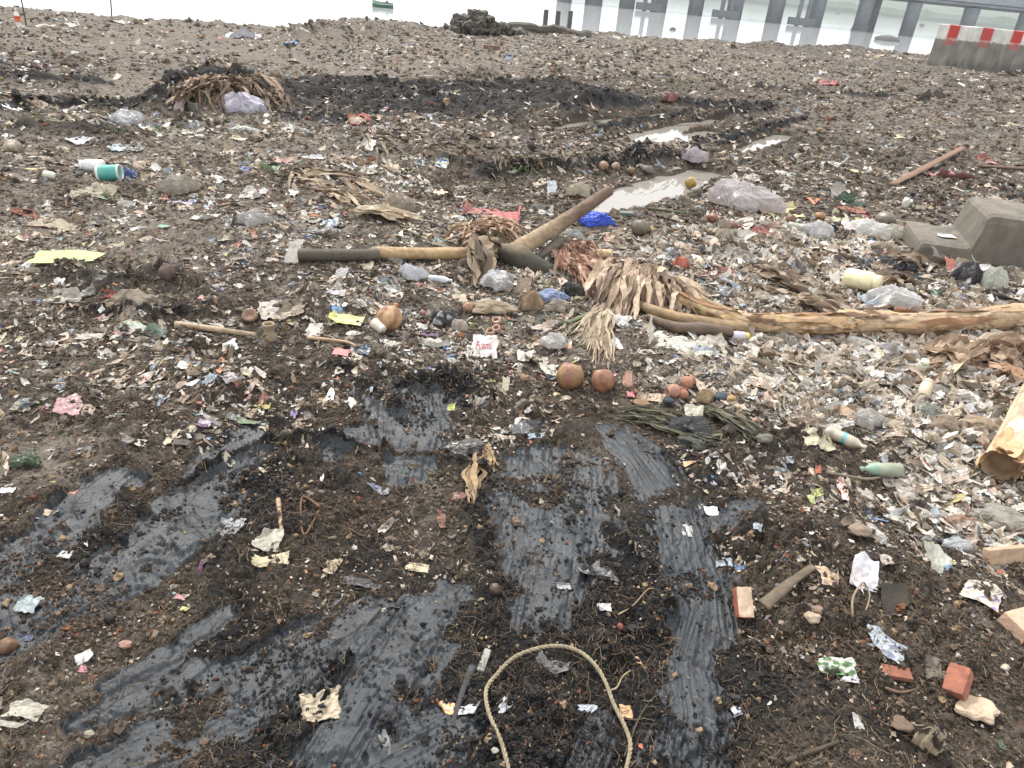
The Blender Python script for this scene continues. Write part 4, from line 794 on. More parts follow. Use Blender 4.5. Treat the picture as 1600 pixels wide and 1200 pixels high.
nut(15, 1007, 29, (126, 94, 70), 'hairy brown coconut in dark mud at the left edge', cat='coconut'); nut(773, 919, 20, (74, 62, 52), 'dark muddy ball beside the smooth mud plate', 'mud_ball', 'clod'); nut(968, 978, 12, (120, 66, 60), 'tiny dark red nut with a root string, right of the mud plate', 'nut', 'nut')
nut(172, 963, 17, (32, 32, 36), 'small black lump on the grey mud at the left', 'mud_ball', 'clod'); nut(1000, 355, 30, (104, 96, 84), 'dark grey rock right of the blue bag', 'rock', 'rock', sq=(1.1, 1, .9)); nut(985, 268, 14, (120, 96, 70), 'small tan nut behind the long puddle', 'nut', 'nut')
nut(619, 477, 9, (196, 140, 84), 'tiny orange seed behind the single coconut', 'seed', 'seed'); nut(660, 489, 11, (140, 100, 90), 'tiny reddish nut right of the single coconut', 'nut', 'nut')
# pots, cups, bottles, cans
def turn(px, py, h_px, prof, n, col, label, cat, name, tilt=0., az=0., lift=0., mat=None, crush=0., smooth=True, group=None, band=None, half=None):
    """a turned shape whose height h_px is in px; prof is radius/height in units of the height; tilt 90 lays it down, az turns it"""
    p, s, el = scale_at(px, py); Hh = h_px*s; pf = [np.array(prof[0], float)]
    for q in prof[1:]:
        a_ = pf[-1]; q = np.array(q, float)
        for z_ in sorted([b_[k_]+e_ for b_ in (band or []) for k_ in (0, 1) for e_ in (-.004, .004)], reverse=bool(q[1] < a_[1])):
            if min(a_[1], q[1]) < z_ < max(a_[1], q[1]): f_ = (z_-a_[1])/(q[1]-a_[1]); pf.append(a_+(q-a_)*f_)
        pf.append(q)
    V, F = lathe(np.array(pf)*Hh, n, crush, nsd()); zc = V[:, 2]/Hh; V[:, 2] -= Hh/2 if tilt else 0
    ct, st = math.cos(R(tilt)), math.sin(R(tilt)); V = V@np.array([[ct, 0, -st], [0, 1, 0], [st, 0, ct]]); V = rot2(V, R(az)); V = V+np.array([p[0], p[1], p[2]-V[:, 2].min()-.004+lift])
    c = s2l(col)*np.ones((len(V), 3))
    for (z0, z1, cc) in (band or []): m = (zc >= z0) & (zc <= z1); c[m] = s2l(cc)
    return put(name, V, F, mat or M_plas, vary(c, V, 3, .12, 30), label, cat, group, smooth, keep=1.1)
POT = [(.0, .03), (.22, .0), (.42, .12), (.52, .38), (.50, .62), (.34, .82), (.30, .88), (.42, .98), (.42, 1.), (.36, 1.), (.24, .86), (.1, .5), (.0, .5)]
BOT = [(.0, 0.), (.13, .0), (.15, .02), (.15, .18), (.143, .2), (.15, .22), (.15, .42), (.143, .44), (.15, .46), (.15, .62), (.12, .74), (.055, .86), (.05, .9), (.06, .9), (.06, .98), (.0, 1.)]
JAR = [(.0, 0.), (.26, 0.), (.29, .04), (.29, .72), (.25, .8), (.2, .83), (.24, .84), (.24, 1.), (.0, 1.)]
CUP = [(.0, .02), (.30, .0), (.31, .04), (.42, .96), (.44, 1.), (.41, 1.), (.39, .95), (.28, .06), (.0, .06)]
turn(1072, 606, 21, POT, 26, (166, 118, 98), 'terracotta pot lying on its side, the upper right of three small pots', 'clay pot', 'clay_pot', 70, 25, mat=M_brick)
turn(1050, 619, 21, POT, 26, (176, 130, 112), 'pale terracotta pot, the left of three small pots, half under cream cloth', 'clay pot', 'clay_pot', 100, 200, mat=M_brick); turn(1066, 622, 16, POT, 22, (156, 108, 90), 'smallest terracotta pot between the cream cloth and the other pots', 'clay pot', 'clay_pot', 60, 100, mat=M_brick)
p_, _, _ = scale_at(1060, 615); LAND.append((p_[0], p_[1], 'the terracotta pots'))
turn(592, 517, 22, CUP, 22, (214, 206, 192), 'white plastic cup tipped over left of the single coconut', 'cup', 'plastic_cup', 80, 140)
turn(173, 283, 34, [(.0, 0), (.34, 0), (.36, .05), (.36, .95), (.37, 1.), (.33, 1.), (.32, .9), (.0, .88)], 26, (214, 216, 214), 'white tub with a teal label lying on its side at the left', 'tub', 'plastic_tub', 85, 10, band=[(.12, .9, (70, 160, 150))]); p_, _, _ = scale_at(173, 283); LAND.append((p_[0], p_[1], 'the teal tub'))
turn(421, 528, 26, [(.0, .02), (.5, .0), (.52, .08), (.3, .35), (.3, .8), (.36, .9), (.36, 1.), (.28, 1.), (.22, .9), (.22, .5), (0, .45)], 24, (150, 136, 112), 'beige clay spout standing upright at the end of a stick', 'clay spout', 'clay_spout', mat=M_brick)
turn(1342, 456, 52, JAR, 22, (226, 218, 178), 'cream plastic bottle lying behind the long banana stem', 'bottle', 'plastic_bottle', 84, 320, lift=.01); turn(1441, 620, 32, JAR, 22, (206, 190, 164), 'beige plastic jar leaning in the litter right of the yellow green leaf', 'bottle', 'plastic_jar', 60, 60)
turn(1436, 584, 26, JAR, 20, (206, 208, 188), 'small clear jar at the end of the silver film, below the long banana stem', 'bottle', 'plastic_jar', 25, 260)
turn(1318, 698, 64, BOT, 18, (186, 176, 160), 'crushed clear drink bottle with a teal ring, half buried in pale litter', 'bottle', 'drink_bottle', 88, 320, crush=.15, band=[(.42, .52, (110, 176, 186))], lift=.01); turn(1372, 742, 70, BOT, 16, (150, 160, 140), 'muddy green bottle neck sticking left out of the litter', 'bottle', 'drink_bottle', 88, 190, crush=.2, band=[(.6, 1., (130, 160, 140))])
turn(1155, 531, 26, JAR, 16, (196, 190, 206), 'small white tube with a yellow cap under the banana stalks', 'tube', 'small_tube', 90, 5, band=[(.8, 1., (226, 200, 50))]); turn(1250, 362, 40, BOT, 16, (170, 172, 162), 'clear crushed bottle lying right below the white draped bag', 'bottle', 'drink_bottle', 88, 330, crush=.2)
turn(52, 268, 20, BOT, 14, (196, 184, 120), 'tiny yellowish bottle in the litter at the left edge', 'bottle', 'drink_bottle', 90, 20); turn(146, 268, 34, JAR, 16, (220, 222, 220), 'translucent white cup touching the teal tub', 'cup', 'plastic_cup', 90, 195); turn(80, 280, 22, JAR, 14, (206, 206, 190), 'small cream bottle left of the teal tub', 'bottle', 'plastic_jar', 90, 340)
turn(688, 441, 38, BOT, 16, (206, 214, 214), 'pale plastic bottle pointing right below the flat pole', 'bottle', 'drink_bottle', 90, 0, band=[(.2, .5, (186, 196, 206))]); turn(30, 42, 26, BOT, 14, (230, 228, 226), 'white bottle with an orange label standing on the far bank at the left', 'bottle', 'drink_bottle', band=[(.28, .62, (214, 96, 60))])
turn(1337, 1181, 22, [(.0, .1), (.42, .1), (.5, .0), (.5, .22), (.42, .26), (.38, .18), (.0, .18)], 22, (96, 74, 60), 'round brown lid pressed flat into the soil near the bottom right', 'lid', 'round_lid', mat=M_wood); turn(390, 503, 24, [(.0, .1), (.45, .1), (.5, .0), (.5, .3), (.4, .34), (.2, .2), (.0, .2)], 22, (120, 92, 76), 'brown round lid under the white rag, below the dark pipe', 'lid', 'round_lid', 30, 270, mat=M_wood)
for x, y, t in ((775, 519, 'right cream ring shell behind the white lettered packet'), (766, 524, 'left cream ring shell behind the white lettered packet'), (775, 507, 'ring shell nearest to the dark rag behind the lettered packet')):
    turn(x, y, 11, [(.5, 0), (.62, .3), (.6, .8), (.45, .9), (.4, .5), (.45, .1), (.5, 0)], 14, (196, 160, 140), t, 'shell', 'ring_shell', 25, 250, mat=M_nut)
# ------------------------------------------------------------------ sticks, planks, bricks
def stick(pts, r, col, label, cat='stick', name='stick', mat=None, flat=1., zs=None, sd=None, taper=.6, smooth=True):
    P, S = on_line(pts); sd = sd or nsd(); m = 22; Q = resample(P, m); s = S.mean(); Q[:, 2] = np.convolve(np.pad(Q[:, 2], 3, 'edge'), np.ones(7)/7, 'valid')+r*s*flat+.004
    if zs is not None: Q[:, 2] += np.interp(np.linspace(0, 1, m), np.linspace(0, 1, len(zs)), zs)
    q = np.linspace(1, taper, m)*r*s; q = q*(1+.12*pn(np.arange(m)*.5, np.zeros(m), sd)); V, F = tube(Q, q, 9, True, 1., flat, .15, sd); o = put(name, V, F, mat or M_wood, vary(s2l(col), V, sd, .25, 20), label, cat, None, smooth, keep=.2); return o
stick([(435, 785), (441, 842)], 4, (158, 136, 108), 'short pale split stick standing out of the mud above the folded card', taper=.8); stick([(275, 514), (330, 520), (400, 530)], 6, (176, 156, 132), 'long pale stick leading to the clay spout', taper=.6); stick([(480, 531), (540, 538), (556, 545)], 3, (186, 160, 132), 'thin curved twig above the pink scrap')
stick([(762, 1018), (750, 1052)], 5.5, (150, 152, 146), 'short grey slat lying flat in black mud left of the rope', flat=.4, taper=1.2, cat='slat', name='wooden_lath'); stick([(738, 1045), (722, 1085), (706, 1140)], 7, (50, 52, 56), 'black tapering strip running down to the bottom mud', cat='strip', name='rubber_strip', flat=.5, taper=.4)
stick([(1190, 955), (1230, 925), (1270, 888)], 11, (98, 86, 70), 'bent bark slab right of the red brick piece', cat='bark', name='bark_slab', flat=.3, taper=.5, zs=[.01, .03, .0]); stick([(1225, 1195), (1265, 1180), (1308, 1164)], 5, (70, 58, 48), 'dark knobbly branch at the bottom right')
stick([(1392, 292), (1450, 265), (1500, 243)], 6, (126, 96, 78), 'slanting brown plank left of the flat plank at the right', cat='plank', name='wooden_plank', flat=.35, taper=1., zs=[.0, .03, .08]); stick([(1530, 262), (1620, 268)], 4.5, (104, 84, 70), 'dark flat plank at the right edge behind the steps', cat='plank', name='wooden_plank', flat=.5, taper=1.)
stick([(1012, 328), (1050, 333), (1088, 337)], 2.2, (92, 96, 70), 'thin green stalk left of the brown coconut', cat='stalk'); stick([(885, 508), (930, 490), (975, 477)], 5, (104, 112, 84), 'grey green stalk under the dry leaf fan', cat='stalk', flat=.5); stick([(1150, 802), (1240, 770)], 1.3, (80, 62, 46), 'long thin root in the dark soil left of the yellow scraps')
stick([(965, 962), (988, 950), (1010, 925), (1022, 922)], 1.5, (150, 132, 104), 'curved pale rootlet right of the smooth mud plate', cat='root'); stick([(943, 1082), (962, 1078), (972, 1060), (985, 1050)], 1.6, (160, 142, 112), 'bent pale rootlet touching the rope on its right', cat='root'); stick([(975, 1185), (1000, 1120), (1026, 1085)], 1.6, (82, 74, 64), 'thin dark twig right of the rope'); stick([(250, 582), (300, 545)], 1.6, (104, 86, 66), 'thin dry twig in brown soil at the left')
stick([(500, 795), (472, 780), (475, 840), (498, 800)], 2, (110, 78, 60), 'thin brown loop of cord right of the pale split stick', cat='cord', name='cord'); stick([(1330, 968), (1328, 945), (1340, 932), (1352, 945), (1350, 962)], 1.8, (150, 130, 108), 'bent tan hoop of cane above the blue wrapper', cat='hoop', name='cane_hoop', zs=[0, .03, .05, .03, 0]); stick([(1382, 1078), (1405, 1085), (1428, 1081)], 2.5, (120, 88, 72), 'small curved root left of the tilted brick')
stick([(1290, 742), (1350, 752), (1378, 748)], 3, (120, 110, 96), 'grey stick beside the muddy green bottle'); stick([(1440, 560), (1455, 545)], 4, (196, 168, 138), 'short pale peg among the broad dry leaves')
def block(px, py, w, h, d, col, label, cat, name, rot=0, tip=(0, 0), mat=None, lift=0., face=None):
    p, s, el = scale_at(px, py); sd = nsd(); V, F = box((0, 0, 0), (w*s, d*s, h*s), 0, .08*min(w, h, d)*s, 10, .03*min(w, h, d)*s, sd); C = s2l(col)*np.ones((len(V), 3))
    if face: C[V[:, 2] > h*s*.44] = s2l(face)
    M = Matrix.Rotation(R(rot), 3, 'Z')@Matrix.Rotation(R(tip[0]), 3, 'X')@Matrix.Rotation(R(tip[1]), 3, 'Y'); V = V@np.array(M).T; V = V+np.array([p[0], p[1], p[2]-V[:, 2].min()-.006+lift]); return put(name, V, F, mat or M_brick, vary(C, V, sd, .25, 40), label, cat, keep=1.)
block(1157, 955, 24, 20, 46, (168, 96, 74), 'red brick piece standing on edge right of the grey mud track', 'brick', 'brick_piece', 4, (35, 0), face=(196, 172, 150)); p_, _, _ = scale_at(1157, 945); LAND.append((p_[0], p_[1], 'the upright brick piece'))
block(1488, 1082, 30, 30, 46, (156, 96, 76), 'tilted orange brick half at the lower right beside a beige pouch', 'brick', 'brick_piece', -32, (28, -24)); p_, _, _ = scale_at(1488, 1080); LAND.append((p_[0], p_[1], 'the tilted brick half'))
block(1567, 876, 78, 12, 26, (176, 148, 122), 'long brown cardboard strip standing on edge at the right', 'cardboard', 'cardboard_strip', 14, (70, 0), M_paper); block(1592, 985, 50, 22, 44, (206, 170, 146), 'pale pink broken brick at the right edge', 'brick', 'brick_piece', 25, (8, 5)); block(1400, 1052, 44, 8, 22, (140, 84, 66), 'flat red brick flake half buried above the curved root', 'brick', 'brick_flake', -5)
block(1462, 155, 26, 9, 14, (110, 100, 92), 'grey tipped concrete lump in the far litter at the right', 'concrete lump', 'concrete_lump', 10, (10, 20), M_stone); block(768, 78, 26, 7, 8, (120, 92, 80), 'reddish brown block on the far litter before the long low wall', 'block', 'small_block', 5, mat=M_brick); block(302, 172, 14, 11, 10, (120, 122, 112), 'small grey block in the dark mound', 'block', 'small_block', 5, mat=M_stone)
block(978, 338, 22, 8, 12, (74, 98, 92), 'small dark green tray right of the blue bag', 'tray', 'plastic_tray', 10, mat=M_plas)
for x, y, w, h, c, t in ((1267, 972, 27, 20, (186, 160, 132), 'flat tan pebble below the bark slab'), (1340, 836, 38, 24, (150, 126, 106), 'rounded brown stone at the edge of the pale litter'), (1407, 1136, 34, 18, (120, 94, 74), 'brown flat stone right of the white scrap near the bottom'), (1275, 958, 20, 14, (140, 110, 88), 'reddish pebble above the flat tan pebble'), (1568, 1048, 14, 11, (196, 184, 160), 'small cream pebble at the lower right'), (140, 1151, 16, 11, (150, 142, 122), 'small olive pebble on the mud at the lower left'), (197, 1012, 20, 14, (170, 124, 104), 'pinkish stone on brown soil at the lower left'), (773, 1177, 12, 9, (170, 162, 148), 'small pale pebble at the foot of the rope'), (1248, 613, 16, 12, (128, 120, 110), 'grey pebble right of the wilted palm fronds'), (1192, 695, 24, 18, (112, 106, 98), 'grey stone below the end of the palm fronds'), (1010, 272, 24, 14, (118, 108, 96), 'grey stone on the near bank of the long puddle')):
    item(x, y, w, h, c, t, 'stone', 'stone', kindof='stone', mat=M_stone)
# ------------------------------------------------------------------ named sheets, bags and wrappers: (px, py, w, h, colour, label, category, name, options)
B_ = dict(kindof='bag', mat=M_bag); PP = dict(mat=M_paper, crumple=.35, ragged=.28); CL = dict(mat=M_cloth, crumple=.5, folds=1, smooth=True, n=34, ragged=.6)
IT = [
 (927,351,60,28,(0,88,236),'bright blue plastic bag right of the raised pole','bag','plastic_bag',dict(B_, sd=4)),
 (1158,322,88,46,(206,196,196),'large white and pinkish draped bag at the right of the middle','bag','plastic_bag',dict(kindof='bag', mat=M_bag, sd=12)),
 (1212,333,70,20,(226,214,140),'pale yellow paper beside the white draped bag','paper','paper_sheet',dict(PP, rot=10)),
 (1140,300,34,12,(220,200,110),'small yellow scrap behind the white draped bag','paper','paper_scrap',dict(PP)),
 (1356,368,52,30,(228,226,220),'white knotted bag lying before the concrete steps, its left end pointed','bag','plastic_bag',dict(B_)),
 (1388,372,30,24,(222,218,200),'cream bulging end of a knotted bag before the concrete steps','bag','plastic_bag',dict(B_)),
 (1390,478,74,40,(224,222,220),'white thin bag with brown rot inside, behind the long banana stem','bag','plastic_bag',dict(B_)),
 (1378,458,44,18,(214,220,232),'white folded card tucked above the thin white bag','card','folded_card',dict(PP, rot=-25, crumple=.2)),
 (1398,492,34,16,(140,90,62),'brown rotten peel in the mouth of the white bag','peel','fruit_peel',dict(mat=M_leaf, lift=.03)),
 (1506,440,44,34,(70,68,78),'dark grey plastic bag crumpled below the concrete steps','bag','plastic_bag',dict(B_)),
 (1548,452,40,40,(206,208,196),'clear limp bag right of the dark grey bag','bag','plastic_bag',dict(B_)),
 (1510,472,28,16,(90,64,128),'purple printed scrap under the dark grey bag','wrapper','wrapper',dict()),
 (1568,470,40,22,(96,90,96),'grey folded film at the right edge above the long banana stem','film','plastic_film_piece',dict(folds=2)),
 (1402,418,60,24,(44,46,56),'black creased plastic before the concrete steps','bag','plastic_bag',dict(B_)),
 (1345,420,40,22,(70,70,70),'dark grey plastic left of the black creased plastic','film','plastic_film_piece',dict(folds=2)),
 (1420,438,40,16,(96,92,48),'olive green leaf scrap below the black creased plastic','leaf','leaf_scrap',dict(mat=M_leaf)),
 (1422,460,40,12,(200,180,90),'yellow wrapper behind the thin white bag','wrapper','wrapper',dict()),
 (1460,458,22,10,(110,170,150),'small teal scrap left of the dark grey bag','wrapper','wrapper',dict()),
 (1368,402,56,14,(204,120,72),'orange ribbon of torn foil before the concrete steps','ribbon','foil_ribbon',dict(rot=-8)),
 (1483,420,16,22,(190,100,80),'upright reddish scrap at the foot of the concrete steps','scrap','card_scrap',dict(mat=M_paper, tilt=(0,.8))),
 (1320,362,34,22,(218,206,204),'white square of film beside the dark blue scrap','film','plastic_film_piece',dict(tilt=(0,.5))),
 (1278,370,40,26,(206,206,206),'silvery crumpled bag left of the dark blue scrap','bag','plastic_bag',dict(B_)),
 (1299,358,18,10,(44,44,70),'dark blue crumpled scrap among white films','scrap','plastic_scrap_piece',dict()),
 (1350,350,18,12,(210,190,70),'yellow scrap above the white knotted bag','scrap','plastic_scrap_piece',dict()),
 (1356,340,16,12,(160,50,70),'crimson scrap left of the big grey husk','scrap','plastic_scrap_piece',dict()),
 (1312,342,30,14,(206,204,160),'pale yellow crumpled film right of the orange brown half coconut','film','plastic_film_piece',dict()),
 (1226,356,24,16,(222,220,216),'small white wedge of foam between two coconuts','foam','foam_piece',dict(mat=M_paper)),
 (1182,362,66,26,(140,64,58),'dark red shredded petals and scraps left of the white scraps','petals','shredded_petals',dict(mat=M_cloth, crumple=.6, folds=1, n=36, ragged=1.)),
 (1178,372,20,12,(190,110,98),'salmon pink chip in front of the red petals','chip','plastic_chip',dict()),
 (1322,318,50,12,(54,92,74),'dark green netting behind the orange foil','netting','netting_piece',dict(mat=M_cloth, crumple=1.)),
 (1330,330,44,10,(180,100,60),'orange and brown foil behind the big grey husk','foil','foil_piece',dict()),
 (1275,315,22,14,(206,130,80),'folded orange and dark card left of the green netting','card','folded_card',dict(mat=M_paper)),
 (1308,306,24,20,(160,156,146),'upright grey triangular scrap above the green netting','scrap','card_scrap',dict(mat=M_paper, tilt=(0,.7))),
 (1305,259,56,12,(226,228,222),'long white film strip far behind the concrete steps','film','plastic_film_piece',dict()),
 (1335,268,28,8,(206,200,140),'pale yellow flat scrap right of the long white film strip','scrap','plastic_scrap_piece',dict()),
 (1412,327,12,18,(220,220,206),'small white egg shaped shell standing before the concrete steps','shell','white_shell',dict(kindof='stone', mat=M_plas)),
 (1175,281,24,12,(190,170,164),'pinkish crumpled scrap right of the long puddle','scrap','plastic_scrap_piece',dict()),
 (1138,283,34,16,(180,176,158),'cream crumpled film right of the yellow green coconut','film','plastic_film_piece',dict(folds=2)),
 (1083,252,32,22,(196,184,190),'pale pink crumpled bag at the far end of the long puddle','bag','plastic_bag',dict(B_)),
 (1482,278,60,16,(196,120,116),'red patterned cloth under the slanting plank','cloth','cloth_piece',dict(CL)),
 (1530,305,34,10,(96,72,60),'dark brown curved bark left above the concrete steps','bark','bark_piece',dict(mat=M_wood, tilt=(0,.3))),
 (1542,252,20,12,(200,90,90),'red and white scrap above the dark flat plank','scrap','plastic_scrap_piece',dict()),
 (790,340,76,32,(206,104,110),'red and pink striped cloth behind the wooden timber','cloth','cloth_piece',dict(CL, rot=-12)),
 (745,332,60,14,(190,120,112),'thin twisted end of the red cloth, left of its wide part','cloth','cloth_strip',dict(CL, rot=4)),
 (716,325,12,10,(200,80,90),'small red knob at the left tip of the red cloth','scrap','plastic_scrap_piece',dict()),
 (625,328,44,30,(176,160,138),'hollow beige bag left of the red cloth','bag','plastic_bag',dict(B_)),
 (590,333,56,16,(196,188,170),'pale grey limp sheath left of the hollow beige bag','film','plastic_film_piece',dict(folds=2)),
 (104,411,104,20,(186,208,128),'long lime green leaf piece lying flat on bare soil at the left','leaf','green_leaf',dict(mat=M_paper, crumple=.06, ragged=.16, folds=0, n=24, lift=.035, tilt=(0, .12))),
 (146,401,22,9,(150,160,60),'yellow green curled tip behind the lime green leaf','leaf','leaf_tip',dict(mat=M_leaf, crumple=.6)),
 (459,406,22,32,(186,180,170),'pale grey wedge of card standing at the dark pipe end','card','card_wedge',dict(mat=M_paper, crumple=.2, tilt=(.2,.8))),
 (643,436,30,26,(214,216,222),'white crumpled wrapper below the pipe joint','wrapper','wrapper',dict(B_)),
 (628,432,16,18,(30,60,110),'dark blue end of the wrapper below the pipe joint','wrapper','wrapper',dict()),
 (677,415+0,20,6,(60,58,50),'black flat chip on the flat pole','chip','plastic_chip',dict()),
 (687,379,18,12,(80,150,140),'teal scrap behind the flat pole','scrap','plastic_scrap_piece',dict()),
 (693,457,26,6,(206,140,110),'flat orange strip below the pale bottle','strip','plastic_strip',dict()),
 (533,432,20,16,(190,186,190),'silver folded scrap below the dark pipe','scrap','foil_piece',dict(tilt=(0,.5))),
 (522,440,34,20,(190,172,146),'cream folded card below the silver scrap','card','folded_card',dict(PP, rot=30)),
 (527,460,30,12,(200,198,206),'lavender white film left of the single coconut and above the yellow wrapper','film','plastic_film_piece',dict()),
 (525,488,18,12,(50,150,214),'bright sky blue scrap above the yellow printed wrapper','scrap','plastic_scrap_piece',dict(tilt=(0,.4))),
 (540,505,54,16,[((206,206,180),2),((220,212,70),3),((110,160,90),1)],'flat yellow and green printed wrapper left of the single coconut','wrapper','wrapper',dict(crumple=.25, ragged=.15, lift=.02)),
 (490,518,26,18,(206,196,184),'pointed white and pink card right of the clay spout','card','card_scrap',dict(PP)),
 (533,552,26,12,(226,130,130),'small salmon pink paper on brown soil','paper','paper_scrap',dict(PP, crumple=.2)),
 (568,549,20,14,[((230,230,236),1),((30,34,50),2),((60,150,200),1)],'black white and blue torn packet right of the pink paper','packet','packet',dict()),
 (612,542,26,14,(186,182,168),'grey shell like film below the single coconut','film','plastic_film_piece',dict()),
 (418,485,40,30,(186,176,166),'dirty white rag left of the yellow wrapper','rag','crumpled_rag',dict(CL)),
 (455,490,50,20,(160,144,118),'brown transparent film draped right of the dirty white rag','film','plastic_film_piece',dict(folds=2)),
 (385,488,30,10,(196,190,178),'twisted white end of the rag','rag','crumpled_rag',dict(CL)),
 (220,516,70,14,(150,172,150),'pale green crushed bottle film left of the long pale stick','film','plastic_film_piece',dict(smooth=True)),
 (250,522,34,20,(96,128,118),'teal transparent crumple left of the long pale stick','film','plastic_film_piece',dict()),
 (150,528,60,10,(186,176,160),'long pale strip left of the pale green film','strip','plastic_strip',dict(rot=8)),
 (310,512,56,12,(206,200,186),'white bark like film over the long pale stick','film','plastic_film_piece',dict()),
 (100,470,50,26,(176,170,158),'grey white shredded bag on dark soil at the left','bag','shredded_bag',dict(folds=2)),
 (210,480,56,36,(138,124,106),'dirty net covered lump in the dark soil at the left','sack','dirty_sack',dict(kindof='bag', mat=M_cloth, sharp=.5)),
 (160,448,46,26,(52,48,46),'black film over dark soil left of the dirty sack','film','plastic_film_piece',dict()),
 (262,428,22,28,(112,92,80),'dull reddish brown chunk behind the dirty sack','chunk','soil_chunk',dict(kindof='stone', mat=M_stone)),
 (340,452,18,10,(150,170,200),'pale blue bit on brown soil left of the dark pipe','scrap','plastic_scrap_piece',dict()),
 (42,553,20,8,(196,170,150),'small red and green leaf scrap on brown soil at the left edge','scrap','leaf_scrap',dict()),
 (173,463,30,10,(170,80,60),'rust red shreds above the black film','shreds','rust_shreds',dict(mat=M_cloth, crumple=1.)),
 (100,352,80,22,(164,148,126),'beige ruffled cloth strip on bare soil at the left','cloth','cloth_piece',dict(CL)),
 (40,336,48,14,(150,84,58),'rusty orange patch of fibre at the left edge','fibre','rust_fibre',dict(mat=M_cloth, crumple=1., ragged=.9)),
 (150,305,60,22,(176,164,140),'long curled beige sheath over a green wrapper','sheath','leaf_sheath',dict(mat=M_leaf, crumple=.7, rot=-15)),
 (168,310,24,8,(70,130,70),'green wrapper under the curled beige sheath','wrapper','wrapper',dict()),
 (200,280,24,20,[((60,90,170),2),((206,214,226),1)],'blue and clear bottle wrap beside the teal tub','wrapper','wrapper',dict(kindof='bag', mat=M_bag)),
 (108,262,30,8,(186,150,140),'pinkish strip behind the small cream bottle','strip','plastic_strip',dict()),
 (70,270,36,8,(96,56,44),'dark reddish brown matted strip at the left','strip','matted_strip',dict(mat=M_cloth)),
 (122,222,28,14,(206,210,216),'white crumpled scrap above the dark weeds at the left','scrap','plastic_scrap_piece',dict(folds=2)),
 (200,192,44,22,(206,208,210),'white and blue crumpled bag left of the mound','bag','plastic_bag',dict(B_)),
 (232,198,34,10,(52,84,106),'dark teal cloth right of the white and blue bag','cloth','cloth_piece',dict(CL)),
 (186,232,24,14,(176,200,206),'pale cyan scrap below the white and blue bag','scrap','plastic_scrap_piece',dict()),
 (212,232,30,10,(60,62,60),'black scrap right of the pale cyan scrap','scrap','plastic_scrap_piece',dict()),
 (384,268,18,10,(40,110,200),'vivid blue scrap in mid litter left of centre','scrap','plastic_scrap_piece',dict(tilt=(0,.4))),
 (420,264,26,16,(130,170,120),'pale green cone of film right of the vivid blue scrap','film','plastic_film_piece',dict()),
 (440,252,30,10,(214,140,130),'red crumpled strip behind the pale green cone','strip','plastic_strip',dict()),
 (492,248,32,16,(206,206,206),'white star shaped plastic in the mid litter','plastic','plastic_scrap_piece',dict(folds=2)),
 (280,300,50,32,(176,166,150),'large grey transparent bag in the left middle','bag','plastic_bag',dict(B_)),
 (285,317,40,8,[((206,90,110),1),((120,140,190),1),((206,206,206),1)],'red and blue printed strip under the transparent bag','wrapper','wrapper',dict()),
 (258,310,16,10,(206,120,96),'small coral scrap left of the large transparent bag','scrap','plastic_scrap_piece',dict()),
 (256,355+0,18,6,(110,170,140),'small mint scrap below the large transparent bag','scrap','plastic_scrap_piece',dict()),
 (395,352,44,28,(190,186,182),'silver transparent bag with a dark label in the left middle','bag','plastic_bag',dict(B_)),
 (365,352,28,22,(72,66,66),'dark printed label left of the silver transparent bag','label','printed_label',dict(tilt=(0,.3))),
 (320,342,36,14,(196,196,190),'white shredded film left of the dark printed label','film','plastic_film_piece',dict()),
 (396,305,36,18,(190,182,176),'brown and lilac crumple in the left middle','film','plastic_film_piece',dict(folds=2)),
 (336,283,30,16,(206,202,196),'white transparent scrap above the large grey bag','scrap','plastic_scrap_piece',dict()),
 (520,350,40,16,[((214,220,222),2),((60,150,190),1)],'white and cyan crumple with a yellow stick left of centre','wrapper','wrapper',dict()),
 (505,362,44,12,(86,84,84),'dark grey film below the white and cyan crumple','film','plastic_film_piece',dict()),
 (572,232,26,18,(214,208,200),'white folded paper in the far middle litter','paper','folded_card',dict(PP, tilt=(0,.4))),
 (655,256,18,8,(120,170,190),'cyan scrap left of the blue and yellow scrap','scrap','plastic_scrap_piece',dict()),
 (690,258,22,10,[((90,140,200),1),((226,220,150),1)],'small blue and yellow wrapper in the far middle litter','wrapper','wrapper',dict()),
 (862,300,16,16,(206,212,226),'small white twist of film left of the raised pole','film','plastic_film_piece',dict(tilt=(0,.8))),
 (905,305,30,22,(196,186,160),'cream balled film left of the raised pole tip','film','plastic_film_piece',dict(kindof='bag', mat=M_bag)),
 (845,330,44,18,(186,184,180),'dirty white lace of film right of the red cloth','film','plastic_film_piece',dict(folds=2)),
 (896,372,26,16,(176,180,180),'grey balled film below the blue bag','film','plastic_film_piece',dict(kindof='bag', mat=M_bag)),
 (900,395,20,20,(206,198,180),'cream triangle of card right of the forked timber','card','card_scrap',dict(PP, tilt=(0,.6))),
 (955,374,26,12,(206,150,130),'salmon flat scrap right below the blue bag','scrap','plastic_scrap_piece',dict()),
 (1062,417,24,18,(226,122,84),'orange and white cup shape in the litter right of the timber','cup','crushed_cup',dict(kindof='bag', mat=M_bag)),
 (1120,430,60,16,(130,70,66),'dark red edged grey leathery scrap behind the long banana stem','scrap','leathery_scrap',dict(mat=M_cloth)),
 (1090,453,32,14,(216,206,186),'cream rounded foam scrap behind the long banana stem','foam','foam_piece',dict(mat=M_paper)),
 (1205,445,60,22,(190,176,160),'pale curled leaf sheath standing up behind the long banana stem','leaf','leaf_sheath',dict(mat=M_leaf, crumple=.8, rot=-20)),
 (1230,480,40,30,(160,146,126),'grey brown hollow leaf shell behind the long banana stem','leaf','leaf_sheath',dict(mat=M_leaf, crumple=.9, folds=2)),
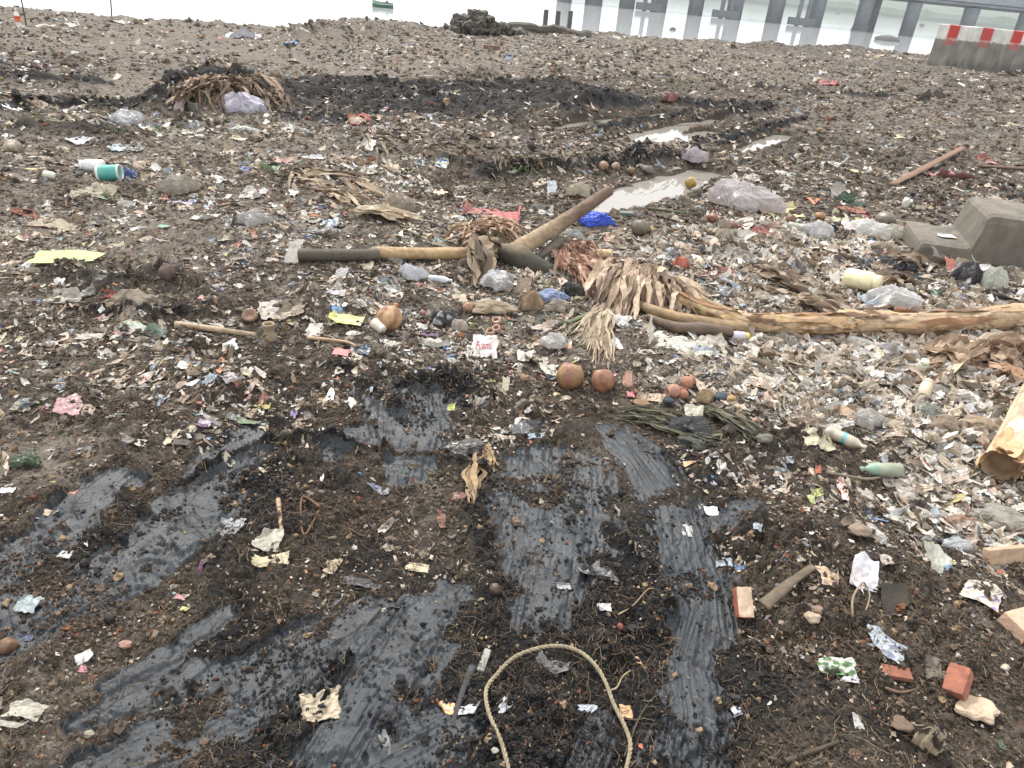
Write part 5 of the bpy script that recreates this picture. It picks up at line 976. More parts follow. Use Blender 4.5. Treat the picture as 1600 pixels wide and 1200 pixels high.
 (1148,478,20,16,(206,190,180),'pinkish white triangular scrap above the long banana stem','scrap','card_scrap',dict(tilt=(0,.6))),
 (858,470,34,14,(176,184,196),'pale blue torn film below the forked timber','film','plastic_film_piece',dict()),
 (860,466+0,1,1,(0,0,0),'','','',None),
 (862,468,38,18,(96,112,150),'','','',None),
 (861,467,44,22,(120,140,180),'blue patterned round pouch with a white centre below the forked timber','pouch','patterned_pouch',dict(kindof='bag', mat=M_cloth)),
 (893,460,34,24,(54,54,52),'black lidded ball in front of the dry leaf curtain','bag','plastic_bag',dict(B_)),
 (815,456,26,22,(150,128,104),'brown card standing left of the blue patterned pouch','card','card_scrap',dict(mat=M_paper, tilt=(0,.8))),
 (829,482,32,32,(150,122,88),'brown crumpled paper bag below the forked timber','bag','paper_bag',dict(kindof='bag', mat=M_paper)),
 (768,485,56,22,(150,130,102),'chewed brown husk mat right of the pinkish nut','husk','husk_mat',dict(kindof='bag', mat=M_cloth)),
 (870,485,34,22,(146,134,118),'pale brown net ball below the blue patterned pouch','ball','net_ball',dict(kindof='bag', mat=M_cloth)),
 (815,500,36,14,(62,62,64),'black film under the brown paper bag','film','plastic_film_piece',dict()),
 (850,505,40,22,(78,82,70),'dark green grey leaf below the brown paper bag','leaf','leaf_scrap',dict(mat=M_leaf)),
 (697,508,42,30,[((40,40,44),2),((190,190,194),1)],'black printed packet torn open, right of the single coconut','packet','packet',dict(kindof='bag', mat=M_bag)),
 (718,516,24,22,(186,172,158),'beige round wad right of the black printed packet','wad','paper_wad',dict(kindof='bag', mat=M_paper)),
 (672,524,30,8,(96,50,110),'purple edge scrap below the black printed packet','scrap','plastic_scrap_piece',dict()),
 (680,540,50,18,(186,182,172),'white and dark shredded wrapper left of the lettered packet','wrapper','wrapper',dict(folds=2)),
 (745,552,34,20,(206,200,196),'grey end of the packet left of the red lettering','packet','packet',dict()),
 (778,535,30,14,(196,190,166),'cream torn corner behind the lettered packet','scrap','card_scrap',dict()),
 (866,540,42,26,(206,202,196),'round transparent crumpled bag above the left coconut of the pair','bag','plastic_bag',dict(B_)),
 (836,565,46,22,(176,166,142),'olive beige film left of the pair of coconuts','film','plastic_film_piece',dict()),
 (858,580,36,24,(206,206,190),'white torn peel touching the larger tan coconut','peel','white_peel',dict(crumple=.7)),
 (822,558,26,26,(210,204,190),'white zigzag scrap left of the round transparent bag','scrap','plastic_scrap_piece',dict(folds=2)),
 (790,606,12,18,(206,196,164),'small upright pale leaf scrap left of the pair of coconuts','leaf','leaf_scrap',dict(mat=M_leaf, tilt=(0,.8))),
 (979,600,16,26,(196,140,116),'pinkish brown curled leaf right of the smaller coconut','leaf','leaf_scrap',dict(mat=M_leaf, tilt=(0,.6))),
 (1040,534,140,34,[((216,214,196),3),((186,184,168),2)],'broad dirty white sheet lying under the banana stalks','sheet','plastic_sheet',dict(crumple=.35, n=34, rot=-6, ragged=.35, folds=1)),
 (1005,552,36,14,(200,188,176),'pinkish white shell of film left under the broad white sheet','film','plastic_film_piece',dict()),
 (1115,545,50,28,(190,180,164),'grey beige torn tail at the right end of the broad white sheet','film','plastic_film_piece',dict(folds=2)),
 (1165,528,28,22,(132,112,98),'brown paper cone right of the yellow capped tube','paper','paper_scrap',dict(PP, tilt=(0,.7))),
 (1085,560,30,30,(176,160,136),'hanging beige strip below the broad white sheet','strip','leaf_sheath',dict(mat=M_leaf, rot=60)),
 (1380,560,110,34,[((206,208,208),3),((170,160,146),2)],'long silver transparent film below the long banana stem','film','plastic_film_piece',dict(n=34, rot=-14, crumple=.6)),
 (1300,560,80,24,(176,160,140),'grey beige sheet left of the long silver film','sheet','plastic_sheet',dict(n=26, crumple=.6)),
 (1403,598,52,22,(176,178,128),'yellow green cabbage like leaf below the silver film','leaf','green_leaf',dict(mat=M_leaf, crumple=.5)),
 (1473,637,30,14,[((110,110,190),1),((206,206,220),1)],'blue violet and white wrapper in the pale litter at the right','wrapper','wrapper',dict()),
 (1510,650,40,24,[((226,226,232),3),((110,120,180),1)],'white blue veined wrapper in the pale litter at the right','wrapper','wrapper',dict(folds=2)),
 (1448,650,44,28,(160,164,150),'grey green bulging bag in the pale litter at the right','bag','plastic_bag',dict(B_)),
 (1435,673,40,18,[((206,200,196),2),((110,90,150),1)],'white wrapper with a purple mark left of the grey green bag','wrapper','wrapper',dict()),
 (1475,670,50,30,(132,112,92),'brown muddy sack lump right of the grey green bag','sack','dirty_sack',dict(kindof='bag', mat=M_cloth, sharp=.5)),
 (1530,668,60,24,(150,128,100),'long brown muddy sleeve pointing at the cut banana stem','sack','dirty_sack',dict(kindof='bag', mat=M_cloth, sharp=.5)),
 (1562,655,44,22,(214,204,184),'cream paper sheet behind the cut banana stem','paper','paper_sheet',dict(PP)),
 (1385,665,62,40,(186,168,136),'tan folded cardboard star in the pale litter','cardboard','folded_card',dict(PP, folds=2, crumple=.7)),
 (1352,665,36,34,(206,204,198),'white grey torn bag left of the tan cardboard star','bag','plastic_bag',dict(B_)),
 (1280,688,56,26,(190,180,146),'tan card sheet left of the crushed clear drink bottle','card','card_sheet',dict(PP)),
 (1338,640,16,12,(190,60,54),'bright red bit on a grey scrap in the pale litter','scrap','plastic_scrap_piece',dict()),
 (1320,650,40,22,(190,160,130),'tan card with a grey face left of the bright red bit','card','card_scrap',dict(PP, tilt=(0,.4))),
 (1505,697,50,12,(150,190,214),'light blue flat film left of the cut banana stem','film','plastic_film_piece',dict(crumple=.3)),
 (1508,686,26,16,(190,188,176),'small cream card above the light blue film','card','card_scrap',dict(PP)),
 (1490,725,80,30,[((196,190,176),3),((160,154,140),1)],'broad pale grey sheet left of the cut banana stem','sheet','plastic_sheet',dict(n=26)),
 (1430,770,100,34,[((200,190,176),3),((170,150,130),1)],'wide cream crumpled sheet below the muddy green bottle','sheet','plastic_sheet',dict(n=30, crumple=.7)),
 (1433,745,12,6,(40,120,200),'tiny blue cap below the broad pale grey sheet','cap','bottle_cap',dict()),
 (1443,789,16,8,(40,60,120),'dark blue chip left of the big yellow leaf','chip','plastic_chip',dict()),
 (1487,784,56,26,[((190,180,90),2),((170,150,110),2)],'big yellow and tan leaf below the cut banana stem end','leaf','yellow_leaf',dict(mat=M_leaf, crumple=.5)),
 (1560,815,80,34,(180,174,160),'wide whitish bag at the right edge below the cut banana stem','bag','plastic_bag',dict(B_)),
 (1540,785,60,22,(120,130,120),'grey green film below the cut banana stem end','film','plastic_film_piece',dict()),
 (1500,825,60,32,[((206,170,140),2),((190,120,96),1)],'orange pink net wrapper in the pale litter at the lower right','wrapper','wrapper',dict(folds=2)),
 (1495,855,38,22,(200,206,206),'pale blue white cup like bag below the pink net wrapper','bag','plastic_bag',dict(B_)),
 (1400,808,50,24,(206,198,186),'white ripped film at the edge of the dark soil','film','plastic_film_piece',dict(folds=2)),
 (1355,778,32,16,(196,186,172),'grey pink shell of film in the dark soil right of the white pink wrapper','film','plastic_film_piece',dict()),
 (1316,765,14,30,[((226,230,236),2),((226,150,120),2)],'white and pink figure eight wrapper on dark soil','wrapper','wrapper',dict(crumple=.5, ragged=.6)),
 (1280,773,20,10,[((226,220,60),1),((110,130,60),1)],'yellow wrapper bit on dark soil, the right one of two','wrapper','wrapper',dict(tilt=(.3,.3))),
 (1266,785,12,16,(190,206,110),'yellow green wrapper bit on dark soil, the left one of two','wrapper','wrapper',dict(tilt=(0,.6))),
 (1277,737,10,12,(226,106,56),'small bright orange scrap at the edge of dark soil','scrap','plastic_scrap_piece',dict(tilt=(0,.6))),
 (1078,725,20,9,(206,160,110),'pale tan wood chip below the wilted palm fronds','chip','wood_chip',dict(mat=M_wood, crumple=.1, ragged=.2)),
 (1100,628,26,26,(176,148,104),'tan sponge like puff over the wilted palm fronds','puff','straw_puff',dict(kindof='bag', mat=M_cloth)),
 (1086,652,34,28,(196,190,166),'cream folded flap over the black film in the palm heap','film','plastic_film_piece',dict(tilt=(0,.4))),
 (1075,672,72,24,(38,40,48),'shiny black film in the middle of the palm heap','bag','plastic_bag',dict(B_)),
 (1090,692,56,16,(56,62,48),'dark green sleeve of leaf below the black film','leaf','leaf_sheath',dict(mat=M_leaf, kindof='bag')),
 (1015,622,60,12,(206,180,150),'cream strip arched over the left of the palm heap','strip','leaf_sheath',dict(mat=M_leaf, crumple=.3)),
 (1043,632,20,14,(46,62,72),'dark teal seed cluster, left of the tan puff','seeds','seed_cluster',dict(kindof='stone', mat=M_stone)),
 (1125,627,24,16,(50,70,84),'dark teal seed cluster, right of the tan puff','seeds','seed_cluster',dict(kindof='stone', mat=M_stone)),
 (1141,630,14,14,(190,146,90),'orange tan seed cluster right of the dark teal ones','seeds','seed_cluster',dict(kindof='stone', mat=M_stone)),
 (1002,634,26,12,(140,104,66),'brown seed cluster at the left of the palm heap','seeds','seed_cluster',dict(kindof='stone', mat=M_stone)),
 (985,618,12,8,(214,100,110),'small pink red bit left of the palm heap','scrap','plastic_scrap_piece',dict()),
 (1190,625,36,16,(226,150,136),'salmon pink paper right of the palm heap','paper','paper_scrap',dict(PP)),
 (1240,625,60,20,(180,164,132),'curled tan rind right of the salmon pink paper','rind','leaf_sheath',dict(mat=M_leaf)),
 (1143,676,24,20,(112,102,90),'grey brown net lump right of the shiny black film','lump','net_ball',dict(kindof='bag', mat=M_cloth)),
 # foreground
 (107,634,38,24,(206,150,156),'faded pink film on brown soil at the left','film','plastic_film_piece',dict(rot=20)),
 (40,636,34,18,[((170,160,70),1),((90,130,160),1),((90,84,60),2)],'muddy yellow and blue wrapper left of the faded pink film','wrapper','wrapper',dict()),
 (42,724,40,24,[((70,96,60),2),((150,160,140),1)],'muddy green foil wrapper at the left edge','wrapper','wrapper',dict(kindof='bag', mat=M_bag)),
 (12,769,26,9,(216,216,220),'small white card scrap at the left edge below the green foil','card','card_scrap',dict(PP)),
 (210,692,36,10,(206,200,190),'flat white crumpled strip on brown soil at the left','strip','paper_scrap',dict(PP)),
 (318,667,20,18,[((150,90,170),1),((210,196,214),1)],'small purple and white wrapper on dark soil','wrapper','wrapper',dict()),
 (363,654,24,12,(150,150,156),'grey folded scrap behind the thin green strip','scrap','foil_piece',dict()),
 (382,661,62,10,(104,134,90),'thin green strip of wrapper right of the small purple wrapper','strip','plastic_strip',dict(rot=-22, ragged=.2)),
 (415,636,16,10,(180,160,60),'tiny yellow crumple at the end of the green strip','scrap','plastic_scrap_piece',dict()),
 (362,595,24,28,(200,192,196),'white zigzag torn film with a purple end on brown soil','film','plastic_film_piece',dict(folds=2, rot=60)),
 (405,583,22,10,(206,190,176),'small pinkish white scrap in brown soil','scrap','plastic_scrap_piece',dict()),
 (358,724,16,8,(206,196,166),'cream chip on dark mud','chip','plastic_chip',dict()),
 (82,808,22,8,(206,180,150),'tan chip on the smooth mud at the left','chip','wood_chip',dict(mat=M_wood)),
 (103,869,20,10,(206,216,220),'small white card on dark crumbly mud at the left','card','card_scrap',dict(PP, crumple=.1)),
 (358,825,38,32,(150,154,160),'grey triangular flap of film pointing down into mud','film','plastic_film_piece',dict(crumple=.3, ragged=.9)),
 (421,848,42,38,(190,186,168),'dirty white folded card below the pale split stick','card','folded_card',dict(PP, tilt=(0,.3), crumple=.5)),
 (424,878,56,18,(206,192,150),'cream card strip under the dirty white folded card','card','card_strip',dict(PP, rot=14, crumple=.2)),
 (605,822,14,36,(190,184,174),'white muddy twist of film in dark soil','film','plastic_film_piece',dict(rot=-20)),
 (520,887,26,26,(180,162,128),'small cream crumple in black soil below the cord loop','paper','paper_scrap',dict(PP)),
 (652,889,38,12,(214,196,160),'cream torn paper on dark soil left of the smooth mud plate','paper','paper_scrap',dict(PP)),
 (563,914,62,18,(58,64,76),'dark blue grey crumpled film in black soil','film','plastic_film_piece',dict(folds=2)),
 (590,768,36,12,(146,152,176),'pale violet smear of film in mud','film','plastic_film_piece',dict(crumple=.4)),
 (505,845,1,1,(0,0,0),'','','',None),
 (715,777,26,12,(150,90,80),'dull red leafy scrap in dark soil left of the mud plate','scrap','leaf_scrap',dict()),
 (45,946,38,26,(130,150,158),'pale blue grey film triangle on soil at the left edge','film','plastic_film_piece',dict(crumple=.35, ragged=.7)),
 (40,1000,26,10,(70,90,120),'small dark blue strip right of the hairy coconut','strip','plastic_strip',dict()),
 (316,889,12,18,(120,60,120),'tiny purple wrapper bit on dark soil','wrapper','wrapper',dict(tilt=(0,.5))),
 (282,935,16,8,(206,140,140),'tiny pink bit on dark soil below the purple bit','scrap','plastic_scrap_piece',dict()),
 (289,954,12,7,(220,210,100),'tiny pale yellow bit at the edge of grey mud','scrap','plastic_scrap_piece',dict()),
 (133,1032,24,16,(206,206,206),'small white tilted card on soil at the lower left','card','card_scrap',dict(PP, crumple=.1, tilt=(0,.5), rot=40)),
 (132,1048,16,10,(214,130,146),'small pink bit under the white tilted card','scrap','plastic_scrap_piece',dict()),
 (42,1113,54,26,(180,174,156),'dirty cream folded film on soil at the lower left corner','film','plastic_film_piece',dict(crumple=.6)),
 (22,1136,50,8,(170,164,146),'thin pale strip under the dirty cream film','strip','plastic_strip',dict()),
 (497,1107,72,52,[((196,180,150),3),((150,134,108),1)],'creased beige cardboard square in a wet hollow','cardboard','folded_card',dict(PP, crumple=.95, n=34, rot=15, ragged=.3, folds=1, lift=.008, sd=4311)),
 (695,1110,30,20,[((226,60,120),1),((240,200,60),1),((236,236,236),1)],'pink and yellow printed wrapper end left of the rope loop','wrapper','wrapper',dict(crumple=.4)),
 (735,1112,52,14,(212,212,216),'white twisted tail of the pink and yellow wrapper','wrapper','wrapper',dict(crumple=.7, rot=8)),
 (788,1104,26,26,[((226,230,240),2),((150,160,200),1)],'white and pale blue shredded film inside the rope loop','film','plastic_film_piece',dict(folds=2)),
 (918,1110,30,14,(186,196,214),'pale blue white crumple inside the rope loop at its right','film','plastic_film_piece',dict()),
 (978,1114,22,18,(226,170,110),'orange cream torn scrap right of the rope','scrap','card_scrap',dict(PP)),
 (997,1035,10,14,(206,160,120),'small orange tan leaf bit right above the rope','leaf','leaf_scrap',dict(mat=M_leaf)),
 (1000,1168,8,8,(220,110,70),'tiny orange bit right of the rope near the bottom','scrap','plastic_scrap_piece',dict()),
 (860,1045,70,20,(104,108,112),'muddy grey plastic ripple under the top of the rope loop','film','plastic_film_piece',dict(folds=2)),
 (875,920,34,12,(196,196,200),'white speckled film bit on the mud below the mud plate','film','plastic_film_piece',dict()),
 (930,902,50,40,(120,122,126),'grey muddy film ridge right below the smooth mud plate','film','plastic_film_piece',dict(rot=35, folds=2)),
 (945,951,22,12,(190,190,200),'silver knotted bit on black soil','foil','foil_piece',dict()),
 (605,1165,16,40,(130,134,134),'long grey fold of film on the bottom mud','film','plastic_film_piece',dict(rot=40)),
 (830,672,60,26,(70,78,88),'blue black crumpled film in the mud above the smooth plate','film','plastic_film_piece',dict(folds=2, n=22)),
 (838,683,26,8,(130,160,180),'pale blue rim on the blue black film','film','plastic_film_piece',dict()),
 (705,640,12,10,(226,236,60),'tiny lime yellow flower like bit on black mud','scrap','plastic_scrap_piece',dict(tilt=(0,.5))),
 (622,630,12,9,(206,90,80),'tiny red bit left of the lime yellow bit','scrap','plastic_scrap_piece',dict()),
 (725,705,56,30,(60,60,56),'black shiny shoe sole shape half sunk in the mud','sole','shoe_sole',dict(kindof='bag', mat=M_plas)),
 (690,815,12,44,(140,90,76),'thin pinkish brown cloth strand in dark soil','strand','cloth_strip',dict(CL, rot=10)),
 (640,655,70,20,(120,120,118),'','','',None),
 (1075,833,22,22,(190,190,190),'white flaky bit on the right mud track','film','plastic_film_piece',dict()),
 (1111,801,22,14,(230,232,236),'small bright white scrap right of the mud track','paper','paper_scrap',dict(PP)),
 (1130,880,24,12,(170,190,206),'pale blue foil bit at the right of the mud track','foil','foil_piece',dict()),
 (1184,824,16,8,(190,206,220),'tiny pale blue scrap in dark soil right of the mud track','scrap','plastic_scrap_piece',dict()),
 (1300,908,52,26,[((196,170,140),3),((226,176,60),1)],'beige wrapper with a yellow patch left of the white box flap','wrapper','wrapper',dict(PP, crumple=.6)),
 (1350,904,44,38,(222,222,230),'white folded box flap with a dark scribble at the lower right','card','box_flap',dict(mat=M_paper, crumple=.25, tilt=(.1,.5), ragged=.1, rot=-20)),
 (1338,915,20,34,[((226,190,190),1),((230,226,230),2)],'white flap with red lace edge left of the scribbled box flap','card','box_flap',dict(mat=M_paper, crumple=.2, tilt=(0,.5), ragged=.1, rot=-20)),
 (1382,880,26,20,(190,176,164),'pale torn paper right behind the box flap','paper','paper_scrap',dict(PP, folds=2)),
 (1460,880,32,44,(170,174,158),'pale grey green triangle of film at the right','film','plastic_film_piece',dict(crumple=.3, tilt=(0,.4), ragged=.8)),
 (1481,888,8,8,(50,150,206),'tiny turquoise bit right of the grey green triangle','scrap','plastic_scrap_piece',dict()),
 (1535,930,54,34,[((206,196,180),3),((120,100,160),1)],'cream and purple faded card on soil at the right','card','card_sheet',dict(PP, rot=-40, crumple=.25)),
 (1380,1006,64,30,[((120,130,170),2),((180,196,206),2),((60,62,76),1)],'blue and silver torn wrapper slanting down at the lower right','wrapper','wrapper',dict(rot=-40, n=24)),
 (1304,1046,60,28,[((226,228,222),2),((70,140,60),2),((50,52,46),1)],'white and green printed wrapper with a black edge at the lower right','wrapper','wrapper',dict(n=24, tilt=(0,.3))),
 (1325,1064,34,8,(216,218,226),'white folded tip under the green printed wrapper','wrapper','wrapper',dict(tilt=(0,.3))),
 (1455,978+0,1,1,(0,0,0),'','','',None),
 (1525,1112,62,34,(206,178,144),'smooth beige pouch below the tilted brick half','pouch','beige_pouch',dict(kindof='bag', mat=M_cloth, sharp=.28)),
 (1447,1170,36,50,[((196,176,146),2),((70,60,52),1),((206,204,200),1)],'mud stained white and tan crumpled cup near the bottom right','cup','crushed_cup',dict(kindof='bag', mat=M_bag)),
 (1338,1132,16,24,(196,196,192),'small white fold above the brown flat stone','scrap','plastic_scrap_piece',dict(tilt=(0,.5))),
 (1152,1117,18,22,(200,210,226),'tiny white blue frayed bit on mud near the bottom','scrap','plastic_scrap_piece',dict()),
 (1395,945,40,44,(60,54,46),'dark upright slab half buried behind the blue and silver wrapper','slab','buried_slab',dict(mat=M_wood, crumple=.1, tilt=(0,.6), ragged=.2)),
 (1452,1040,40,44,(110,100,84),'muddy transparent film left of the tilted brick half','film','plastic_film_piece',dict(folds=2)),
 (1250,1050,30,36,(80,72,62),'','','',None),
 # far field
 (380,176,68,34,(190,186,204),'lilac white cloth bundle at the foot of the dark mound','cloth','cloth_bundle',dict(kindof='bag', mat=M_cloth)),
 (345,163,30,10,[((206,110,90),1),((226,206,130),1)],'orange and yellow packet above the lilac cloth bundle','packet','packet',dict(tilt=(0,.4))),
 (279,146,16,18,(190,160,160),'dusty pink scrap hanging on the left of the mound','scrap','plastic_scrap_piece',dict(tilt=(0,.7))),
 (366,142,14,14,(200,200,196),'white film hanging on the right of the mound','film','plastic_film_piece',dict(tilt=(0,.9))),
 (375,134,16,10,(190,140,110),'peach scrap on the mound right of the hanging white film','scrap','plastic_scrap_piece',dict()),
 (318,155,20,14,(190,186,170),'cream curled scrap on the dark mound','scrap','plastic_scrap_piece',dict(tilt=(0,.4))),
 (385,206,36,12,(196,206,196),'pale mint cushion of film below the lilac bundle','film','plastic_film_piece',dict(kindof='bag', mat=M_bag)),
 (455,203,40,9,(206,200,190),'thin white strip right below the lilac bundle','strip','plastic_strip',dict(rot=-10)),
 (372,217,24,6,(220,200,170),'cream flat oval below the mint cushion','scrap','card_scrap',dict(PP)),
 (557,186,50,14,(166,84,66),'rust red folded rag by the dark rut','rag','crumpled_rag',dict(CL)),
 (376,58,50,12,(196,200,216),'pale lilac sheet far away near the river edge','sheet','plastic_sheet',dict(crumple=.3)),
 (456,68,18,8,(60,120,180),'small blue scrap far away near the river edge','scrap','plastic_scrap_piece',dict()),
 (190,36,34,8,(180,172,160),'pale litter heap near the water at the left','litter heap','plastic_scrap_piece',dict(folds=2)),
 (112,40,26,12,(190,184,172),'white ring of film near the left river bank','film','plastic_film_piece',dict(folds=2)),
 (200,33,34,8,(190,170,150),'long tan rag near the left river bank','rag','crumpled_rag',dict(CL)),
 (1047,158,22,12,(150,84,76),'dull red bag on the mud ridge far behind','bag','plastic_bag',dict(B_)),
 (1294,131,34,6,(200,70,84),'bright pinkish red strip far behind','strip','plastic_strip',dict()),
 (1186,136,16,5,(206,150,100),'small orange scrap far behind, left of the pinkish red strip','scrap','plastic_scrap_piece',dict()),
 (1256,105,14,9,(206,206,196),'white crumple far behind near the right piers','scrap','plastic_scrap_piece',dict()),
 (795,90,10,7,(60,130,180),'small blue scrap in the far litter at the centre','scrap','plastic_scrap_piece',dict()),
 (808,79,8,7,(50,54,110),'small navy scrap in the far litter at the centre','scrap','plastic_scrap_piece',dict()),
 (648,73,10,7,(70,100,170),'small blue scrap in the far litter left of centre','scrap','plastic_scrap_piece',dict()),
 (652,84,12,6,(190,70,70),'small red scrap in the far litter left of centre','scrap','plastic_scrap_piece',dict()),
 (65,108,16,8,(190,90,90),'small red scrap at the far left','scrap','plastic_scrap_piece',dict()),
 (1410,215,44,8,(206,196,150),'pale yellow flat scrap in the far right litter','scrap','plastic_scrap_piece',dict()),
 (1450,160,50,14,(96,88,80),'dark brown bark curl in the far right litter','bark','bark_piece',dict(mat=M_wood)),
]
for q in IT:
    if q[8] is None: continue
    item(q[0], q[1], q[2], q[3], q[4], q[5], q[6], q[7], **q[8])
for x, y, t in ((927, 351, 'the bright blue bag'), (1158, 322, 'the white draped bag'), (790, 340, 'the red striped cloth'), (104, 411, 'the lime green leaf'), (1390, 478, 'the thin white bag'), (497, 1107, 'the beige cardboard square'), (421, 848, 'the dirty white folded card'), (1350, 904, 'the white box flap'), (380, 176, 'the lilac cloth bundle'), (1304, 1046, 'the green printed wrapper'), (1385, 665, 'the tan cardboard star'), (1070, 670, 'the palm frond heap'), (418, 485, 'the dirty white rag'), (755, 552, 'the lettered packet'), (1000, 300, 'the long puddle'), (865, 850, 'the smooth mud plate'), (280, 300, 'the large transparent bag'), (100, 352, 'the beige ruffled cloth'), (107, 634, 'the faded pink film'), (1040, 534, 'the broad white sheet'), (1487, 784, 'the big yellow leaf'), (1535, 930, 'the cream and purple card'), (492, 248, 'the white star shaped plastic'), (557, 186, 'the rust red rag'), (1447, 1170, 'the stained crumpled cup'), (376, 58, 'the pale lilac sheet'), (1450, 265, 'the slanting plank'), (210, 692, 'the flat white strip'), (1190, 625, 'the salmon pink paper'), (650, 76, 'the far red and blue scraps'), (1294, 131, 'the far pinkish red strip'), (60, 1113, 'the cream film at the corner'), (820, 672, 'the blue black film')):
    p_, _, _ = scale_at(x, y); LAND.append((p_[0], p_[1], t))
# the packet with red lettering
def build_packet():
    p, ww, ll, s = wh(757, 551, 40, 24); root = empty('lettered_packet', p); tag(root, 'small white packet with red hand lettering left of the pair of coconuts', 'packet')
    P, F, uv = sheet(77, ww, ll*.9, .35, 20, .3, 0); V = drape(P, p[0], p[1], .1, .012, .3, (0, .35)); mesh('wrapper_film', V, F, M_film, vary(s2l((206, 200, 198)), V, 1, .1, 30), False, root)
    cu = bpy.data.curves.new('lettering', 'FONT'); cu.body = 'Fuami'; cu.size = ll*.45; cu.extrude = .0006; cu.shear = .3; t = bpy.data.objects.new('tmp', cu); COL.objects.link(t)
    dg = bpy.context.evaluated_depsgraph_get(); me = bpy.data.meshes.new_from_object(t.evaluated_get(dg)); bpy.data.objects.remove(t)
    n = len(me.vertices); co = np.empty(n*3, np.float32); me.vertices.foreach_get('co', co); co = co.reshape(-1, 3); co[:, 0] -= co[:, 0].mean(); co[:, 1] -= co[:, 1].mean(); co[:, 0] *= ww*.62/np.ptp(co[:, 0])
    Q = rot2(co.astype(float), .1); A_ = np.c_[V[:, :2]-p[:2], np.ones(len(V))]; k_ = np.linalg.lstsq(A_, V[:, 2]-p[2], rcond=None)[0]; m_ = V.mean(0)-p; Q[:, :2] += m_[:2]; Q[:, 2] += Q[:, :2]@k_[:2]+k_[2]+max(.003, float(np.max(V[:, 2]-p[2]-A_@k_))*.75); me.vertices.foreach_set('co', Q.astype(np.float32).ravel()); a = me.color_attributes.new('Col', 'FLOAT_COLOR', 'POINT'); a.data.foreach_set('color', np.tile(np.append(s2l((160, 62, 74)), 1), n).astype(np.float32)); me.materials.append(M_paper)
    o = bpy.data.objects.new('lettering', me); COL.objects.link(o); o.parent = root
build_packet()
# ------------------------------------------------------------------ things by the river
def build_ruin():
    g = np.random.default_rng(2); p0 = plane(692, 50)[0][0]; p1 = plane(750, 52)[0][0]; p2 = plane(855, 56)[0][0]
    a, t = plane(700, 50); s = t[0]/FPX; root = empty('stone_wall_ruin', a[0]); tag(root, 'broken dark stone wall stepping up in blocks at the river edge', 'ruined wall')
    z0 = float(gz(a[0, 0], a[0, 1]))-.3; a = a[0]
    prof = [(0, 15), (10, 19), (20, 25), (30, 30), (44, 36), (52, 32), (60, 27), (75, 23), (95, 18), (120, 14), (150, 9)]
    x = 0; d = (p2-p1)[:2]; d /= np.linalg.norm(d)
    for x in range(0, 150, 10):
        h = np.interp(x, *zip(*prof))*s; 
        for r in range(max(1, int(h/(8*s)))):
            w_ = 10*s*g.uniform(.8, 1.6); V, F = box((0, 0, 0), (w_, .7*g.uniform(.8, 1.1), 8*s*.96), math.atan2(d[1], d[0])+g.normal(0, .3), .05, 6, .09, int(g.integers(999)))
            V = V+np.array([a[0]+d[0]*(x+5)*s+g.normal(0, .02), a[1]+d[1]*(x+5)*s+g.normal(0, .06), z0+.3+(r+.4)*8*s]); mesh('stone_block', V, F, M_stone, vary(s2l((96, 92, 84)), V, x+r, .3, 3), False, root)
    # low capping wall running right
    q0, q1 = plane(752, 46)[0][0], plane(922, 62)[0][0]; m = 24; P = np.linspace(q0, q1, m); P[:, 2] = gz(P[:, 0], P[:, 1])+.06+.04*pn(np.arange(m)*.7, np.zeros(m), 3); V, F = tube(P, np.full(m, .16), 8, True, 1.3, 1, .3, 3)
    o = put('low_stone_wall', V, F, M_stone, vary(s2l((84, 78, 70)), V, 3, .35, 2), 'long low dark stone kerb running right from the broken stone wall', 'low wall', keep=.1)
    for k, (x, h) in enumerate(((852, 18), (871, 16), (890, 16))):
        P, t = plane(x, 33); s = t[0]/FPX*.9; P = P[0]; z = float(gz(P[0], P[1])); base = ray_at(x, 33, P); V, F = box((base[0], base[1], base[2]+h*s/2-.3), (8*s, 8*s, h*s+.6), .2, .03, 4, .01, k)
        put('concrete_post', V, F, M_conc, vary(s2l((84, 84, 80)), V, 3, .2, 2), ['left', 'middle', 'right'][k]+' one of three short grey posts behind the far rubble mound', 'post', 'three short posts by the river')
build_ruin()
for (x0, y0, x1, y1, t) in ((8, -30, 30, 8, 0), (24, -40, 41, 40, 1), (170, -30, 174, 26, 2)):
    p, s, _ = scale_at(x1, y1); b = ray_at(x0, y0, p); P = resample(np.stack([p-[0, 0, .1], (p+b)/2+[.01, 0, 0], b]), 12); V, F = tube(P, np.full(12, 1.1*s), 6); put('thin_pole', V, F, M_wood, L(70, 62, 54), ['leftmost thin pole leaning behind the orange labelled bottle', 'thin dark pole standing right of the orange labelled bottle', 'single thin dark pole at the left river edge'][t], 'pole', smooth=True)
